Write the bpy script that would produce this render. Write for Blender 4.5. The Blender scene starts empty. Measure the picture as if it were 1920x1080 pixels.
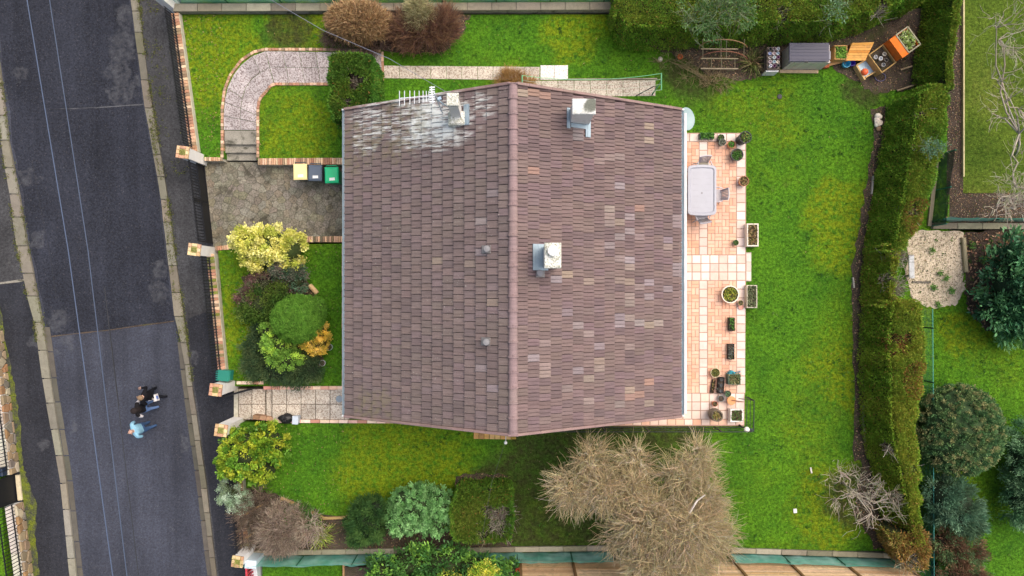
import bpy, math, random
import numpy as np
from mathutils import Vector, Matrix

random.seed(7)
rng = np.random.default_rng(11)
C = bpy.context.scene.collection
PI = math.pi

# ------------------------------------------------------------------ camera, sky, sun, exposure
H = 28.0            # drone height above the lawn, metres
S = 1400.0          # focal length in photograph pixels (1920 wide)
scn = bpy.context.scene
cam = bpy.data.cameras.new('drone_camera')
cam.sensor_width = 36.0
cam.lens = 36.0 * S / 1920.0
cam.clip_start = 0.5
cam.clip_end = 900.0
camo = bpy.data.objects.new('drone_camera', cam)
camo.location = (0, 0, H)
camo.rotation_euler = (0, 0, 0)
C.objects.link(camo)
scn.camera = camo

SUN_EL, SUN_AZ = math.radians(60), math.radians(52)     # azimuth from +Y towards +X
w = bpy.data.worlds.new('World')
scn.world = w
w.use_nodes = True
nt = w.node_tree
nt.nodes.clear()
sky = nt.nodes.new('ShaderNodeTexSky')
sky.sky_type = 'NISHITA'
sky.sun_disc = False
sky.sun_elevation = SUN_EL
sky.sun_rotation = SUN_AZ
sky.air_density = 1.0
sky.dust_density = 8.0
sky.ozone_density = 0.6
bg = nt.nodes.new('ShaderNodeBackground')
bg.inputs['Strength'].default_value = 0.15
wo = nt.nodes.new('ShaderNodeOutputWorld')
nt.links.new(sky.outputs[0], bg.inputs[0])
nt.links.new(bg.outputs[0], wo.inputs[0])

sl = bpy.data.lights.new('sun', 'SUN')
sl.energy = 0.9
sl.angle = math.radians(75)
sl.color = (1.0, 0.95, 0.88)
so = bpy.data.objects.new('sun', sl)
sdir = Vector((math.sin(SUN_AZ) * math.cos(SUN_EL), math.cos(SUN_AZ) * math.cos(SUN_EL), math.sin(SUN_EL)))
so.rotation_euler = sdir.to_track_quat('Z', 'Y').to_euler()
so.location = (10, 10, 40)
C.objects.link(so)
scn.view_settings.view_transform = 'Standard'
scn.view_settings.look = 'None'
scn.view_settings.gamma = 1.0
scn.view_settings.use_curve_mapping = False
scn.view_settings.exposure = 0.42
scn.render.engine = 'CYCLES'
scn.cycles.max_bounces = 5
scn.cycles.transparent_max_bounces = 8


def W(px, py, z=0.0):
    """point of the place seen at photograph pixel (px, py) standing at height z"""
    k = (H - z) / S
    return Vector(((px - 960) * k, (540 - py) * k, z))


def WL(pts, z=0.0):
    return [tuple(W(x, y, z)[:2]) for x, y in pts]


def hexc(r, g, b):
    f = lambda c: ((c / 255.0) / 12.92) if c / 255.0 <= 0.04045 else (((c / 255.0) + 0.055) / 1.055) ** 2.4
    return (f(r), f(g), f(b))


# ------------------------------------------------------------------ materials
def nodes_of(name):
    m = bpy.data.materials.new(name)
    m.use_nodes = True
    t = m.node_tree
    t.nodes.clear()
    return m, t


class NT:
    """small node-tree writer"""
    def __init__(self, t):
        self.t = t
        self.geo = t.nodes.new('ShaderNodeNewGeometry')

    def n(self, kind, **kw):
        nd = self.t.nodes.new(kind)
        for k, v in kw.items():
            setattr(nd, k, v)
        return nd

    def put(self, sock, v):
        if hasattr(v, 'default_value') or isinstance(v, bpy.types.NodeSocket):
            self.t.links.new(v, sock)
        else:
            if isinstance(v, (tuple, list)) and len(v) == 3 and sock.type == 'RGBA':
                v = (*v, 1.0)
            sock.default_value = v

    def noise(self, scale, detail=3.0, rough=0.55, vec=None, dist=0.0):
        nd = self.n('ShaderNodeTexNoise')
        self.put(nd.inputs['Vector'], vec if vec is not None else self.geo.outputs['Position'])
        nd.inputs['Scale'].default_value = scale
        nd.inputs['Detail'].default_value = detail
        nd.inputs['Roughness'].default_value = rough
        nd.inputs['Distortion'].default_value = dist
        return nd.outputs['Fac']

    def ramp(self, v, a, b, c=0.0, d=1.0, smooth=False):
        nd = self.n('ShaderNodeMapRange')
        if smooth:
            nd.interpolation_type = 'SMOOTHSTEP'
        self.put(nd.inputs[0], v)
        for i, x in enumerate((a, b, c, d)):
            nd.inputs[i + 1].default_value = x
        return nd.outputs[0]

    def math(self, op, a, b=0.0):
        nd = self.n('ShaderNodeMath', operation=op)
        self.put(nd.inputs[0], a)
        self.put(nd.inputs[1], b)
        return nd.outputs[0]

    def mix(self, f, a, b, mode='MIX'):
        nd = self.n('ShaderNodeMixRGB', blend_type=mode)
        self.put(nd.inputs[0], f)
        self.put(nd.inputs[1], a)
        self.put(nd.inputs[2], b)
        return nd.outputs[0]

    def scale(self, c, f):
        nd = self.n('ShaderNodeVectorMath', operation='SCALE')
        self.put(nd.inputs[0], c)
        self.put(nd.inputs['Scale'], f)
        return nd.outputs[0]

    def add(self, a, b):
        nd = self.n('ShaderNodeVectorMath', operation='ADD')
        self.put(nd.inputs[0], a)
        self.put(nd.inputs[1], b)
        return nd.outputs[0]

    def spots(self, lst, wob=0.0, wscale=1.2):
        """mask of round-ish spots [(x, y, r)] in world metres, edges broken by noise"""
        out = None
        nz = self.math('MULTIPLY', self.math('SUBTRACT', self.noise(wscale, 4.0), 0.5), wob) if wob else None
        for x, y, r in lst:
            sx = self.n('ShaderNodeVectorMath', operation='MULTIPLY')
            self.put(sx.inputs[0], self.geo.outputs['Position'])
            sx.inputs[1].default_value = (1, 1, 0)
            d = self.n('ShaderNodeVectorMath', operation='DISTANCE')
            self.put(d.inputs[0], sx.outputs[0])
            d.inputs[1].default_value = (x, y, 0)
            dv = d.outputs['Value']
            if nz is not None:
                dv = self.math('ADD', dv, nz)
            mk = self.ramp(dv, r * 0.55, r, 1.0, 0.0, True)
            out = mk if out is None else self.math('MAXIMUM', out, mk)
        return out

    def out(self, color, rough=0.85, spec=0.25, metal=0.0, bump=None, bs=0.3, bd=0.02, trans=0.0, alpha=None, emit=None):
        p = self.n('ShaderNodeBsdfPrincipled')
        self.put(p.inputs['Base Color'], color)
        self.put(p.inputs['Roughness'], rough)
        p.inputs['Specular IOR Level'].default_value = spec
        p.inputs['Metallic'].default_value = metal
        if bump is not None:
            b = self.n('ShaderNodeBump')
            b.inputs['Strength'].default_value = bs
            b.inputs['Distance'].default_value = bd
            self.put(b.inputs['Height'], bump)
            self.t.links.new(b.outputs[0], p.inputs['Normal'])
        sh = p.outputs[0]
        if trans > 0:
            tr = self.n('ShaderNodeBsdfTranslucent')
            self.put(tr.inputs[0], color)
            mx = self.n('ShaderNodeMixShader')
            mx.inputs[0].default_value = trans
            self.t.links.new(sh, mx.inputs[1])
            self.t.links.new(tr.outputs[0], mx.inputs[2])
            sh = mx.outputs[0]
        if alpha is not None:
            tp = self.n('ShaderNodeBsdfTransparent')
            mx = self.n('ShaderNodeMixShader')
            self.put(mx.inputs[0], alpha)
            self.t.links.new(tp.outputs[0], mx.inputs[1])
            self.t.links.new(sh, mx.inputs[2])
            sh = mx.outputs[0]
        o = self.n('ShaderNodeOutputMaterial')
        self.t.links.new(sh, o.inputs[0])

    def piece_color(self):
        a = self.n('ShaderNodeAttribute', attribute_name='tint')
        o = self.n('ShaderNodeObjectInfo')
        return self.add(a.outputs['Color'], o.outputs['Color'])


def mat(name, base=None, rough=0.85, spec=0.25, metal=0.0, var=0.18, vs=3.0, fvar=0.15, fs=45.0, bump=0.25, bs=60.0,
        bd=0.01, dirt=None, dirt_amt=0.0, dirt_scale=2.0, trans=0.0, gain=1.0):
    """base None: the colour comes from each piece (object colour + tint attribute)"""
    m, t = nodes_of(name)
    k = NT(t)
    col = k.piece_color() if base is None else base
    f = k.math('MULTIPLY', k.ramp(k.noise(vs, 4.0), 0.25, 0.75, 1 - var, 1 + var),
               k.ramp(k.noise(fs, 2.0), 0.25, 0.75, (1 - fvar) * gain, (1 + fvar) * gain))
    if base is not None:
        rgb = k.n('ShaderNodeRGB')
        rgb.outputs[0].default_value = (*base, 1)
        col = rgb.outputs[0]
    col = k.scale(col, f)
    if dirt:
        mk = k.ramp(k.noise(dirt_scale, 6.0, 0.65, dist=0.6), 0.5, 0.68, 0.0, dirt_amt, True)
        col = k.mix(mk, col, dirt)
    k.out(col, rough, spec, metal, k.noise(bs, 3.0) if bump else None, bump, bd, trans)
    return m


M = {}
M['piece'] = mat('masonry_pieces', None, 0.9, dirt=(0.10, 0.09, 0.06), dirt_amt=0.35, dirt_scale=3.0)
M['drive'] = mat('mossy_paving', None, 0.92, var=0.25, vs=1.2, fvar=0.5, fs=18, bump=0.7, dirt=(0.045, 0.042, 0.03), dirt_amt=0.8, dirt_scale=1.5)
M['pave'] = mat('terrace_pieces', None, 0.7, var=0.06, fvar=0.05, bump=0.12, dirt=(0.45, 0.27, 0.2), dirt_amt=0.25, dirt_scale=1.1)
M['leaf'] = mat('leaves', None, 0.75, spec=0.2, var=0.12, vs=2.5, fvar=0.0, bump=0.0, trans=0.25, gain=1.95)
M['gloss_leaf'] = mat('glossy_leaves', None, 0.5, spec=0.4, var=0.15, vs=2.5, fvar=0.0, bump=0.0, trans=0.18, gain=1.9)
M['twig'] = mat('bark_and_twigs', None, 0.9, var=0.15, vs=3.0, fvar=0.1, bump=0.0, gain=1.35)
M['paint'] = mat('plain_pieces', None, 0.6, spec=0.35, var=0.06, fvar=0.05, bump=0.06)
M['gloss'] = mat('glossy_pieces', None, 0.4, spec=0.4, var=0.05, fvar=0.03, bump=0.03)
M['soil'] = mat('soil', (0.080, 0.061, 0.046), 0.95, var=0.45, vs=2.0, fvar=0.6, fs=30, bump=0.9, bs=25, bd=0.05,
                dirt=(0.05, 0.07, 0.015), dirt_amt=0.6, dirt_scale=1.5)
M['mulch'] = mat('mulch', (0.075, 0.055, 0.043), 0.95, var=0.3, vs=2.0, fvar=0.8, fs=40, bump=1.0, bs=35, bd=0.05)
M['iron'] = mat('black_iron', (0.012, 0.013, 0.016), 0.55, var=0.1, bump=0.0)
M['zinc'] = mat('zinc', (0.33, 0.42, 0.48), 0.45, metal=0.35, var=0.15, fvar=0.06, bump=0.05)
M['white'] = mat('white_render', (0.84, 0.83, 0.81), 0.85, var=0.06, fvar=0.06, bump=0.15, dirt=(0.4, 0.38, 0.33), dirt_amt=0.2, dirt_scale=1.6)
M['cream'] = mat('cream_render', (0.52, 0.49, 0.40), 0.9, var=0.14, fvar=0.1, bump=0.2, dirt=(0.2, 0.2, 0.11), dirt_amt=0.6, dirt_scale=2.5)
M['concrete'] = mat('old_concrete', (0.27, 0.255, 0.215), 0.92, var=0.25, vs=1.6, fvar=0.35, fs=35, bump=0.35, bs=40,
                    dirt=(0.05, 0.05, 0.035), dirt_amt=0.85, dirt_scale=2.6)
M['skin'] = mat('skin', (0.52, 0.32, 0.24), 0.6, var=0.05, fvar=0.0, bump=0.0)


def asphalt(name, base, speck=0.5, patch=0.25, light=(0.16, 0.16, 0.17), lt=0.66, wear=()):
    m, t = nodes_of(name)
    k = NT(t)
    f = k.math('MULTIPLY', k.ramp(k.noise(0.5, 5.0, 0.6), 0.3, 0.7, 1 - patch, 1 + patch),
               k.ramp(k.noise(13, 4.0, 0.9), 0.32, 0.68, 1 - speck, 1 + speck))
    st = k.n('ShaderNodeVectorMath', operation='MULTIPLY')
    k.put(st.inputs[0], k.geo.outputs['Position'])
    st.inputs[1].default_value = (1.6, 0.12, 1)
    f = k.math('MULTIPLY', f, k.ramp(k.noise(1.3, 3.0, vec=st.outputs[0]), 0.3, 0.7, 0.82, 1.2))
    rgb = k.n('ShaderNodeRGB')
    rgb.outputs[0].default_value = (*base, 1)
    col = k.scale(rgb.outputs[0], f)
    mk = k.math('MULTIPLY', k.ramp(k.noise(0.9, 6.0, 0.7, dist=0.4), lt, lt + 0.1, 0, 0.5, True), k.ramp(k.noise(30, 2), 0.35, 0.6))
    col = k.mix(mk, col, light)
    if wear:
        sp = [(W(x, y, -0.45).x, W(x, y, -0.45).y, r) for x, y, r in wear]
        wm = k.math('MULTIPLY', k.spots(sp, 1.1, 2.6), k.ramp(k.noise(5, 5.0, 0.7), 0.35, 0.65, 0.0, 0.45))
        col = k.mix(wm, col, (0.115, 0.12, 0.13))
    gr = k.ramp(k.noise(30, 1.0), 0.66, 0.75, 0, 0.32)
    col = k.mix(gr, col, (0.24, 0.22, 0.21))
    k.out(col, 0.9, 0.2, 0, k.noise(45, 3.0, 0.7), 0.6, 0.012)
    return m


M['asphalt_new'] = asphalt('dark_asphalt', (0.0225, 0.0255, 0.036), 0.65, 0.24, wear=[(236, 30, 0.5), (232, 70, 0.55), (228, 105, 0.6), (222, 140, 0.6), (235, 170, 0.55), (215, 180, 0.4), (262, 150, 0.3), (300, 505, 0.35), (38, 138, 0.3), (296, 545, 0.5), (110, 600, 0.5), (70, 450, 0.35), (55, 330, 0.4)])
M['asphalt_old'] = asphalt('worn_asphalt', (0.042, 0.047, 0.064), 0.42, 0.2, wear=[(346, 832, 0.3), (136, 800, 0.25), (112, 664, 0.2), (125, 640, 0.35)])
M['asphalt_walk'] = asphalt('footway_asphalt', (0.046, 0.047, 0.050), 0.6, 0.4, (0.14, 0.13, 0.11), 0.6)
M['asphalt_walk_new'] = asphalt('dark_footway_asphalt', (0.024, 0.026, 0.033), 0.45, 0.25, (0.09, 0.09, 0.09), 0.68, wear=[(70, 635, 0.35), (88, 832, 0.25), (366, 664, 0.25), (14, 420, 0.4)])


def gravelly(name, a, b, c, scale=34, joint=None):
    """washed aggregate: pebbles of three tones"""
    m, t = nodes_of(name)
    k = NT(t)
    v = k.n('ShaderNodeTexVoronoi')
    k.put(v.inputs['Vector'], k.geo.outputs['Position'])
    v.inputs['Scale'].default_value = scale
    sep = k.n('ShaderNodeSeparateColor')
    k.put(sep.inputs[0], v.outputs['Color'])
    col = k.mix(k.ramp(sep.outputs[0], 0.42, 0.5), a, b)
    col = k.mix(k.ramp(sep.outputs[1], 0.66, 0.72), col, c)
    col = k.scale(col, k.ramp(k.noise(1.5, 5.0), 0.3, 0.7, 0.78, 1.18))
    o = k.n('ShaderNodeObjectInfo')
    col = k.scale(col, k.ramp(o.outputs['Random'], 0, 1, 0.88, 1.1))
    k.out(col, 0.85, 0.25, 0, v.outputs['Distance'], 0.5, 0.01)
    return m


M['aggregate'] = gravelly('washed_gravel_slab', (0.36, 0.325, 0.32), (0.46, 0.42, 0.415), (0.22, 0.18, 0.175), 30)
M['aggregate_pale'] = gravelly('pale_gravel_slab', (0.46, 0.41, 0.345), (0.56, 0.51, 0.43), (0.31, 0.25, 0.20), 32)
M['aggregate_white'] = gravelly('whitish_gravel_slab', (0.70, 0.67, 0.63), (0.78, 0.75, 0.72), (0.50, 0.46, 0.42), 40)
M['sand'] = gravelly('sandy_rubble', (0.52, 0.44, 0.33), (0.58, 0.50, 0.385), (0.43, 0.36, 0.265), 30)


def grass_mat(name, dry=0.0, mossy=0.0):
    m, t = nodes_of(name)
    k = NT(t)
    deep, bright, yell, brown = (0.042, 0.140, 0.011), (0.098, 0.245, 0.013), (0.195, 0.260, 0.010), (0.095, 0.088, 0.026)
    if dry:
        deep, bright, yell, brown = (0.06, 0.115, 0.012), (0.115, 0.175, 0.02), (0.20, 0.21, 0.045), (0.13, 0.105, 0.045)
    n1 = k.noise(0.55, 5.0, 0.62)
    n2 = k.noise(2.4, 5.0, 0.7)
    n3 = k.noise(9.0, 3.0, 0.7)
    col = k.mix(k.ramp(k.math('ADD', k.math('MULTIPLY', n1, 0.5), k.math('MULTIPLY', n2, 0.5)), 0.36, 0.62), deep, bright)
    big = k.noise(0.23, 3.0, 0.5)
    moss_sp = [(W(400, 90).x, W(0, 90).y, 2.2), (W(560, 60).x, W(0, 60).y, 1.5), (W(760, 900).x, W(0, 900).y, 3.4), (W(420, 600).x, W(0, 600).y, 1.7),
               (W(1590, 420).x, W(0, 420).y, 2.2), (W(1600, 700).x, W(0, 700).y, 2.0), (W(1560, 950).x, W(0, 950).y, 2.0),
               (W(560, 250).x, W(0, 250).y, 1.6), (W(420, 150).x, W(0, 150).y, 1.4), (W(1080, 60).x, W(0, 60).y, 1.5), (W(1800, 620).x, W(0, 620).y, 1.2)]
    ym = k.math('MULTIPLY', k.math('MAXIMUM', k.spots(moss_sp, 3.0, 0.8), k.ramp(big, 0.45, 0.7, 0, 0.6, True)), k.ramp(k.noise(4.0, 5.0, 0.75), 0.38, 0.56))
    col = k.mix(k.math('MULTIPLY', ym, 0.88), col, yell)
    bare_sp = [(W(1010, 900).x, W(0, 900).y, 2.6), (W(1000, 975).x, W(0, 975).y, 1.9), (W(1120, 850).x, W(0, 850).y, 2.6), (W(1250, 840).x, W(0, 840).y, 1.9), (W(1160, 960).x, W(0, 960).y, 3.8),
               (W(545, 55).x, W(0, 55).y, 1.2), (W(1300, 130).x, W(0, 130).y, 1.6), (W(940, 905).x, W(0, 905).y, 1.2), (W(1620, 170).x, W(0, 170).y, 1.0),
               (W(1600, 930).x, W(0, 930).y, 1.5)]
    bm = k.math('MULTIPLY', k.spots(bare_sp, 1.6, 1.1), k.ramp(n2, 0.3, 0.6, 0.35, 1.0))
    col = k.mix(k.math('MULTIPLY', bm, 0.92), col, (0.050, 0.052, 0.020))
    br = k.math('MULTIPLY', k.ramp(k.noise(1.6, 6.0, 0.75), 0.58, 0.72, 0, 1, True), 0.42)
    col = k.mix(br, col, brown)
    ba = k.n('ShaderNodeAttribute', attribute_name='tint')
    col = k.scale(col, k.math('ADD', 1.0, ba.outputs['Fac']))
    col = k.scale(col, k.math('MULTIPLY', k.ramp(n3, 0.28, 0.72, 0.42, 1.6), k.ramp(k.noise(20, 3.0, 0.8), 0.3, 0.7, 0.6, 1.4)))
    k.out(col, 0.9, 0.12, 0, k.noise(28, 4.0, 0.7), 1.0, 0.06)
    return m


M['grass'] = grass_mat('lawn_grass')
M['grass_dry'] = grass_mat('pale_lawn_grass', dry=1)


def roof_mat():
    m, t = nodes_of('concrete_roof_tile')
    k = NT(t)
    col = k.piece_color()
    st = k.n('ShaderNodeVectorMath', operation='MULTIPLY')
    k.put(st.inputs[0], k.geo.outputs['Position'])
    st.inputs[1].default_value = (0.9, 9.0, 0.9)
    f = k.math('MULTIPLY', k.ramp(k.noise(2.2, 4.0, vec=st.outputs[0]), 0.3, 0.7, 0.84, 1.16), k.ramp(k.noise(38, 2.0), 0.25, 0.75, 0.85, 1.15))
    col = k.scale(col, f)
    # old brownish-green growth, thin, on the street slope
    left = k.ramp(W(960, 0).x, 0, 1)
    sx = k.n('ShaderNodeSeparateXYZ')
    k.put(sx.inputs[0], k.geo.outputs['Position'])
    lm = k.ramp(sx.outputs[0], -0.3, 0.1, 1.0, 0.0)
    sp = k.math('MULTIPLY', k.ramp(k.noise(22, 2.0, 0.6), 0.66, 0.73, 0, 0.7), k.ramp(k.noise(0.8, 3.0), 0.4, 0.65))
    col = k.mix(k.math('MULTIPLY', sp, lm), col, (0.5, 0.5, 0.46))
    pts = [(700, 215, 1.0, 4.0), (760, 210, 1.1, 4.4), (800, 225, 1.3, 4.8), (830, 240, 0.9, 5.0), (680, 250, 0.7, 3.7), (780, 255, 0.8, 4.6),
           (905, 190, 0.45, 5.8), (820, 205, 1.0, 4.9), (860, 225, 0.7, 5.2)]
    sl_ = [(W(x, y, z).x, W(x, y, z).y, r) for x, y, r, z in pts]
    st2 = k.n('ShaderNodeVectorMath', operation='MULTIPLY')
    k.put(st2.inputs[0], k.geo.outputs['Position'])
    st2.inputs[1].default_value = (0.55, 4.4, 0.55)
    nz = k.noise(2.6, 6.0, 0.75, vec=st2.outputs[0])
    lich = k.math('MULTIPLY', k.spots(sl_, 1.0, 1.5), k.ramp(nz, 0.48, 0.58, 0, 0.75))
    core = k.math('MULTIPLY', k.spots([(W(790, 238, 4.7).x, W(0, 236, 4.7).y, 0.55), (W(826, 234, 4.9).x, W(0, 234, 4.9).y, 0.62), (W(800, 206, 4.7).x, W(0, 206, 4.7).y, 0.5)], 0.5, 3.0), k.ramp(nz, 0.38, 0.50, 0, 0.95))
    col = k.mix(k.math('MAXIMUM', lich, core), col, (0.66, 0.70, 0.68))
    grn = k.math('MULTIPLY', k.spots([(W(745, 235, 4.4).x, W(0, 235, 4.4).y, 1.4), (W(660, 280, 3.4).x, W(0, 280, 3.4).y, 1.2), (W(700, 760, 4).x, W(0, 765, 4).y, 0.9)], 1.2, 1.5), k.ramp(k.noise(4, 4.0), 0.42, 0.6, 0, 0.45))
    col = k.mix(grn, col, (0.19, 0.17, 0.09))
    k.out(col, 0.8, 0.25, 0, k.noise(70, 2.0), 0.2, 0.006)
    return m


M['roof'] = roof_mat()


def net_mat():
    m, t = nodes_of('green_wind_net')
    k = NT(t)
    rgb = k.mix(k.ramp(k.noise(1.3, 5.0), 0.35, 0.65), (0.10, 0.38, 0.31), (0.32, 0.58, 0.54))
    k.out(rgb, 0.8, 0.2, alpha=k.ramp(k.noise(2.0, 5.0), 0.3, 0.7, 0.55, 0.92))
    return m


M['net'] = net_mat()
m_, t_ = nodes_of('dark_green_net')
k_ = NT(t_)
k_.out(k_.mix(k_.ramp(k_.noise(1.5, 5.0), 0.35, 0.65), (0.018, 0.05, 0.05), (0.04, 0.10, 0.095)), 0.8, 0.2, alpha=k_.ramp(k_.noise(2.0, 5.0), 0.3, 0.7, 0.7, 0.95))
M['net_dark'] = m_
m_, t_ = nodes_of('verge_moss')
k_ = NT(t_)
k_.out(k_.scale(k_.mix(k_.ramp(k_.noise(3.0, 6.0, 0.7), 0.4, 0.6), (0.055, 0.058, 0.05), (0.13, 0.16, 0.02)), k_.ramp(k_.noise(20, 3), .3, .7, .6, 1.4)), 0.95, 0.1, 0, k_.noise(30, 3), 0.8, 0.03)
M['moss'] = m_


# ------------------------------------------------------------------ mesh builders
class MB:
    def __init__(self):
        self.v, self.f, self.c, self.mi = [], [], [], []

    def add(self, vs, fs, tone=(0, 0, 0), mi=0):
        o = len(self.v)
        self.v += [tuple(p) for p in vs]
        self.c += [tuple(tone)] * len(vs)
        self.f += [[i + o for i in q] for q in fs]
        self.mi += [mi] * len(fs)
        return self

    def box(self, c, s, rz=0.0, tone=(0, 0, 0), rot=None, mi=0, ch=0.0):
        hx, hy, hz = s[0] / 2, s[1] / 2, s[2] / 2
        if ch:
            a, b = hx - ch, hy - ch
            p = [(-hx, -hy, -hz), (hx, -hy, -hz), (hx, hy, -hz), (-hx, hy, -hz),
                 (-hx, -hy, hz - ch), (hx, -hy, hz - ch), (hx, hy, hz - ch), (-hx, hy, hz - ch),
                 (-a, -b, hz), (a, -b, hz), (a, b, hz), (-a, b, hz)]
            q = [[3, 2, 1, 0], [8, 9, 10, 11]]
            for k in range(4):
                n = (k + 1) % 4
                q += [[k, n, 4 + n, 4 + k], [4 + k, 4 + n, 8 + n, 8 + k]]
        else:
            p = [(-hx, -hy, -hz), (hx, -hy, -hz), (hx, hy, -hz), (-hx, hy, -hz), (-hx, -hy, hz), (hx, -hy, hz), (hx, hy, hz), (-hx, hy, hz)]
            q = [[3, 2, 1, 0], [4, 5, 6, 7], [0, 1, 5, 4], [1, 2, 6, 5], [2, 3, 7, 6], [3, 0, 4, 7]]
        R = rot if rot is not None else Matrix.Rotation(rz, 3, 'Z')
        return self.add([R @ Vector(x) + Vector(c) for x in p], q, tone, mi)

    def prism(self, poly, z0, z1, tone=(0, 0, 0), ch=0.0, mi=0):
        """vertical prism on a polygon of world (x, y); top edge chamfered by ch (convex outlines)"""
        a = sum(poly[i][0] * poly[(i + 1) % len(poly)][1] - poly[(i + 1) % len(poly)][0] * poly[i][1] for i in range(len(poly)))
        if a < 0:
            poly = poly[::-1]
        n = len(poly)
        cx, cy = sum(p[0] for p in poly) / n, sum(p[1] for p in poly) / n
        vs = [(x, y, z0) for x, y in poly]
        if ch:
            vs += [(x, y, z1 - ch) for x, y in poly]
            ins = []
            for x, y in poly:
                d = math.hypot(x - cx, y - cy) or 1
                k = max(0.5, 1 - 1.3 * ch / d)
                ins.append((cx + (x - cx) * k, cy + (y - cy) * k, z1))
            vs += ins
            fs = [list(range(n))[::-1], list(range(2 * n, 3 * n))]
            for i in range(n):
                j = (i + 1) % n
                fs += [[i, j, n + j, n + i], [n + i, n + j, 2 * n + j, 2 * n + i]]
        else:
            vs += [(x, y, z1) for x, y in poly]
            fs = [list(range(n))[::-1], list(range(n, 2 * n))] + [[i, (i + 1) % n, n + (i + 1) % n, n + i] for i in range(n)]
        return self.add(vs, fs, tone, mi)

    def lathe(self, prof, c=(0, 0, 0), n=20, tone=(0, 0, 0), mi=0, sx=1.0, sy=1.0):
        """profile [(r, z)] turned round the vertical through c; ends closed where r > 0"""
        vs, fs = [], []
        for r, z in prof:
            for i in range(n):
                t = 2 * PI * i / n
                vs.append((c[0] + r * sx * math.cos(t), c[1] + r * sy * math.sin(t), c[2] + z))
        for k in range(len(prof) - 1):
            for i in range(n):
                j = (i + 1) % n
                fs.append([k * n + i, k * n + j, (k + 1) * n + j, (k + 1) * n + i])
        if prof[0][0] > 0:
            fs.append(list(range(n))[::-1])
        if prof[-1][0] > 0:
            fs.append([(len(prof) - 1) * n + i for i in range(n)])
        return self.add(vs, fs, tone, mi)

    def tube(self, pts, r, n=6, tone=(0, 0, 0), mi=0):
        pts = [Vector(p) for p in pts]
        rs = r if isinstance(r, (list, tuple)) else [r] * len(pts)
        vs, fs = [], []
        for k, p in enumerate(pts):
            d = (pts[min(k + 1, len(pts) - 1)] - pts[max(k - 1, 0)])
            d = d.normalized() if d.length > 1e-9 else Vector((0, 0, 1))
            a = d.cross(Vector((0, 0, 1)) if abs(d.z) < 0.9 else Vector((1, 0, 0))).normalized()
            b = d.cross(a)
            for i in range(n):
                t = 2 * PI * i / n
                vs.append(p + (a * math.cos(t) + b * math.sin(t)) * rs[k])
        for k in range(len(pts) - 1):
            for i in range(n):
                j = (i + 1) % n
                fs.append([k * n + i, k * n + j, (k + 1) * n + j, (k + 1) * n + i])
        fs.append(list(range(n))[::-1])
        fs.append([(len(pts) - 1) * n + i for i in range(n)])
        return self.add(vs, fs, tone, mi)

    def ellipsoid(self, c, r, n=12, m=8, tone=(0, 0, 0), mi=0, z_from=-1.0):
        prof = []
        t0 = math.asin(max(-1, z_from))
        for k in range(m + 1):
            t = t0 + (PI / 2 - t0) * k / m
            prof.append((max(1e-4, math.cos(t)), math.sin(t)))
        vs, fs = [], []
        for a, z in prof:
            for i in range(n):
                t = 2 * PI * i / n
                vs.append((c[0] + r[0] * a * math.cos(t), c[1] + r[1] * a * math.sin(t), c[2] + r[2] * z))
        for k in range(m):
            for i in range(n):
                j = (i + 1) % n
                fs.append([k * n + i, k * n + j, (k + 1) * n + j, (k + 1) * n + i])
        fs.append(list(range(n))[::-1])
        return self.add(vs, fs, tone, mi)

    def build(self, name, m, parent=None, smooth=False, local=False, loc=None):
        """link as ONE object; with a parent the world vertices become local to it (unless local)"""
        me = bpy.data.meshes.new(name)
        off = Vector((0, 0, 0))
        if parent is not None and not local:
            off = wloc(parent)
        if loc is not None:
            off = Vector(loc)
        vs = [(a[0] - off.x, a[1] - off.y, a[2] - off.z) for a in self.v]
        me.from_pydata(vs, [], self.f)
        ms = m if isinstance(m, (list, tuple)) else [m]
        for x in ms:
            me.materials.append(x)
        if len(ms) > 1:
            me.polygons.foreach_set('material_index', self.mi)
        at = me.attributes.new('tint', 'FLOAT_COLOR', 'POINT')
        arr = np.ones((len(self.v), 4), np.float32)
        arr[:, :3] = np.array(self.c, np.float32)
        at.data.foreach_set('color', arr.ravel())
        if smooth:
            me.polygons.foreach_set('use_smooth', [True] * len(me.polygons))
        me.update()
        return link(name, me, parent, None if loc is None else Vector(loc) - (wloc(parent) if parent else Vector((0, 0, 0))))


def wloc(o):
    p = Vector(o.location)
    while o.parent is not None:
        o = o.parent
        p = p + Vector(o.location)
    return p


def link(name, me, parent=None, loc=None):
    o = bpy.data.objects.new(name, me)
    o.color = (0, 0, 0, 1)
    C.objects.link(o)
    if parent is not None:
        o.parent = parent
    if loc is not None:
        o.location = loc
    return o


def thing(name, label, cat, loc, group=None, rz=0.0):
    o = bpy.data.objects.new(name, None)
    o.empty_display_size = 0.2
    o.location = loc
    o.rotation_euler = (0, 0, rz)
    C.objects.link(o)
    return tag(o, label, cat, group)


def tag(o, label=None, cat=None, group=None, kind=None):
    if label: o['label'] = label
    if cat: o['category'] = cat
    if group: o['group'] = group
    if kind: o['kind'] = kind
    return o


def struct(o, label=None):
    o['kind'] = 'structure'
    if label: o['label'] = label
    return o


def stuff(o):
    o['kind'] = 'stuff'
    return o


def tint(o, c):
    o.color = (c[0], c[1], c[2], 1)
    return o


def jit(c, a=0.12, hue=0.04):
    k = 1 + random.uniform(-a, a)
    return tuple(max(0.0, x * k * (1 + random.uniform(-hue, hue))) for x in c)


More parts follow.
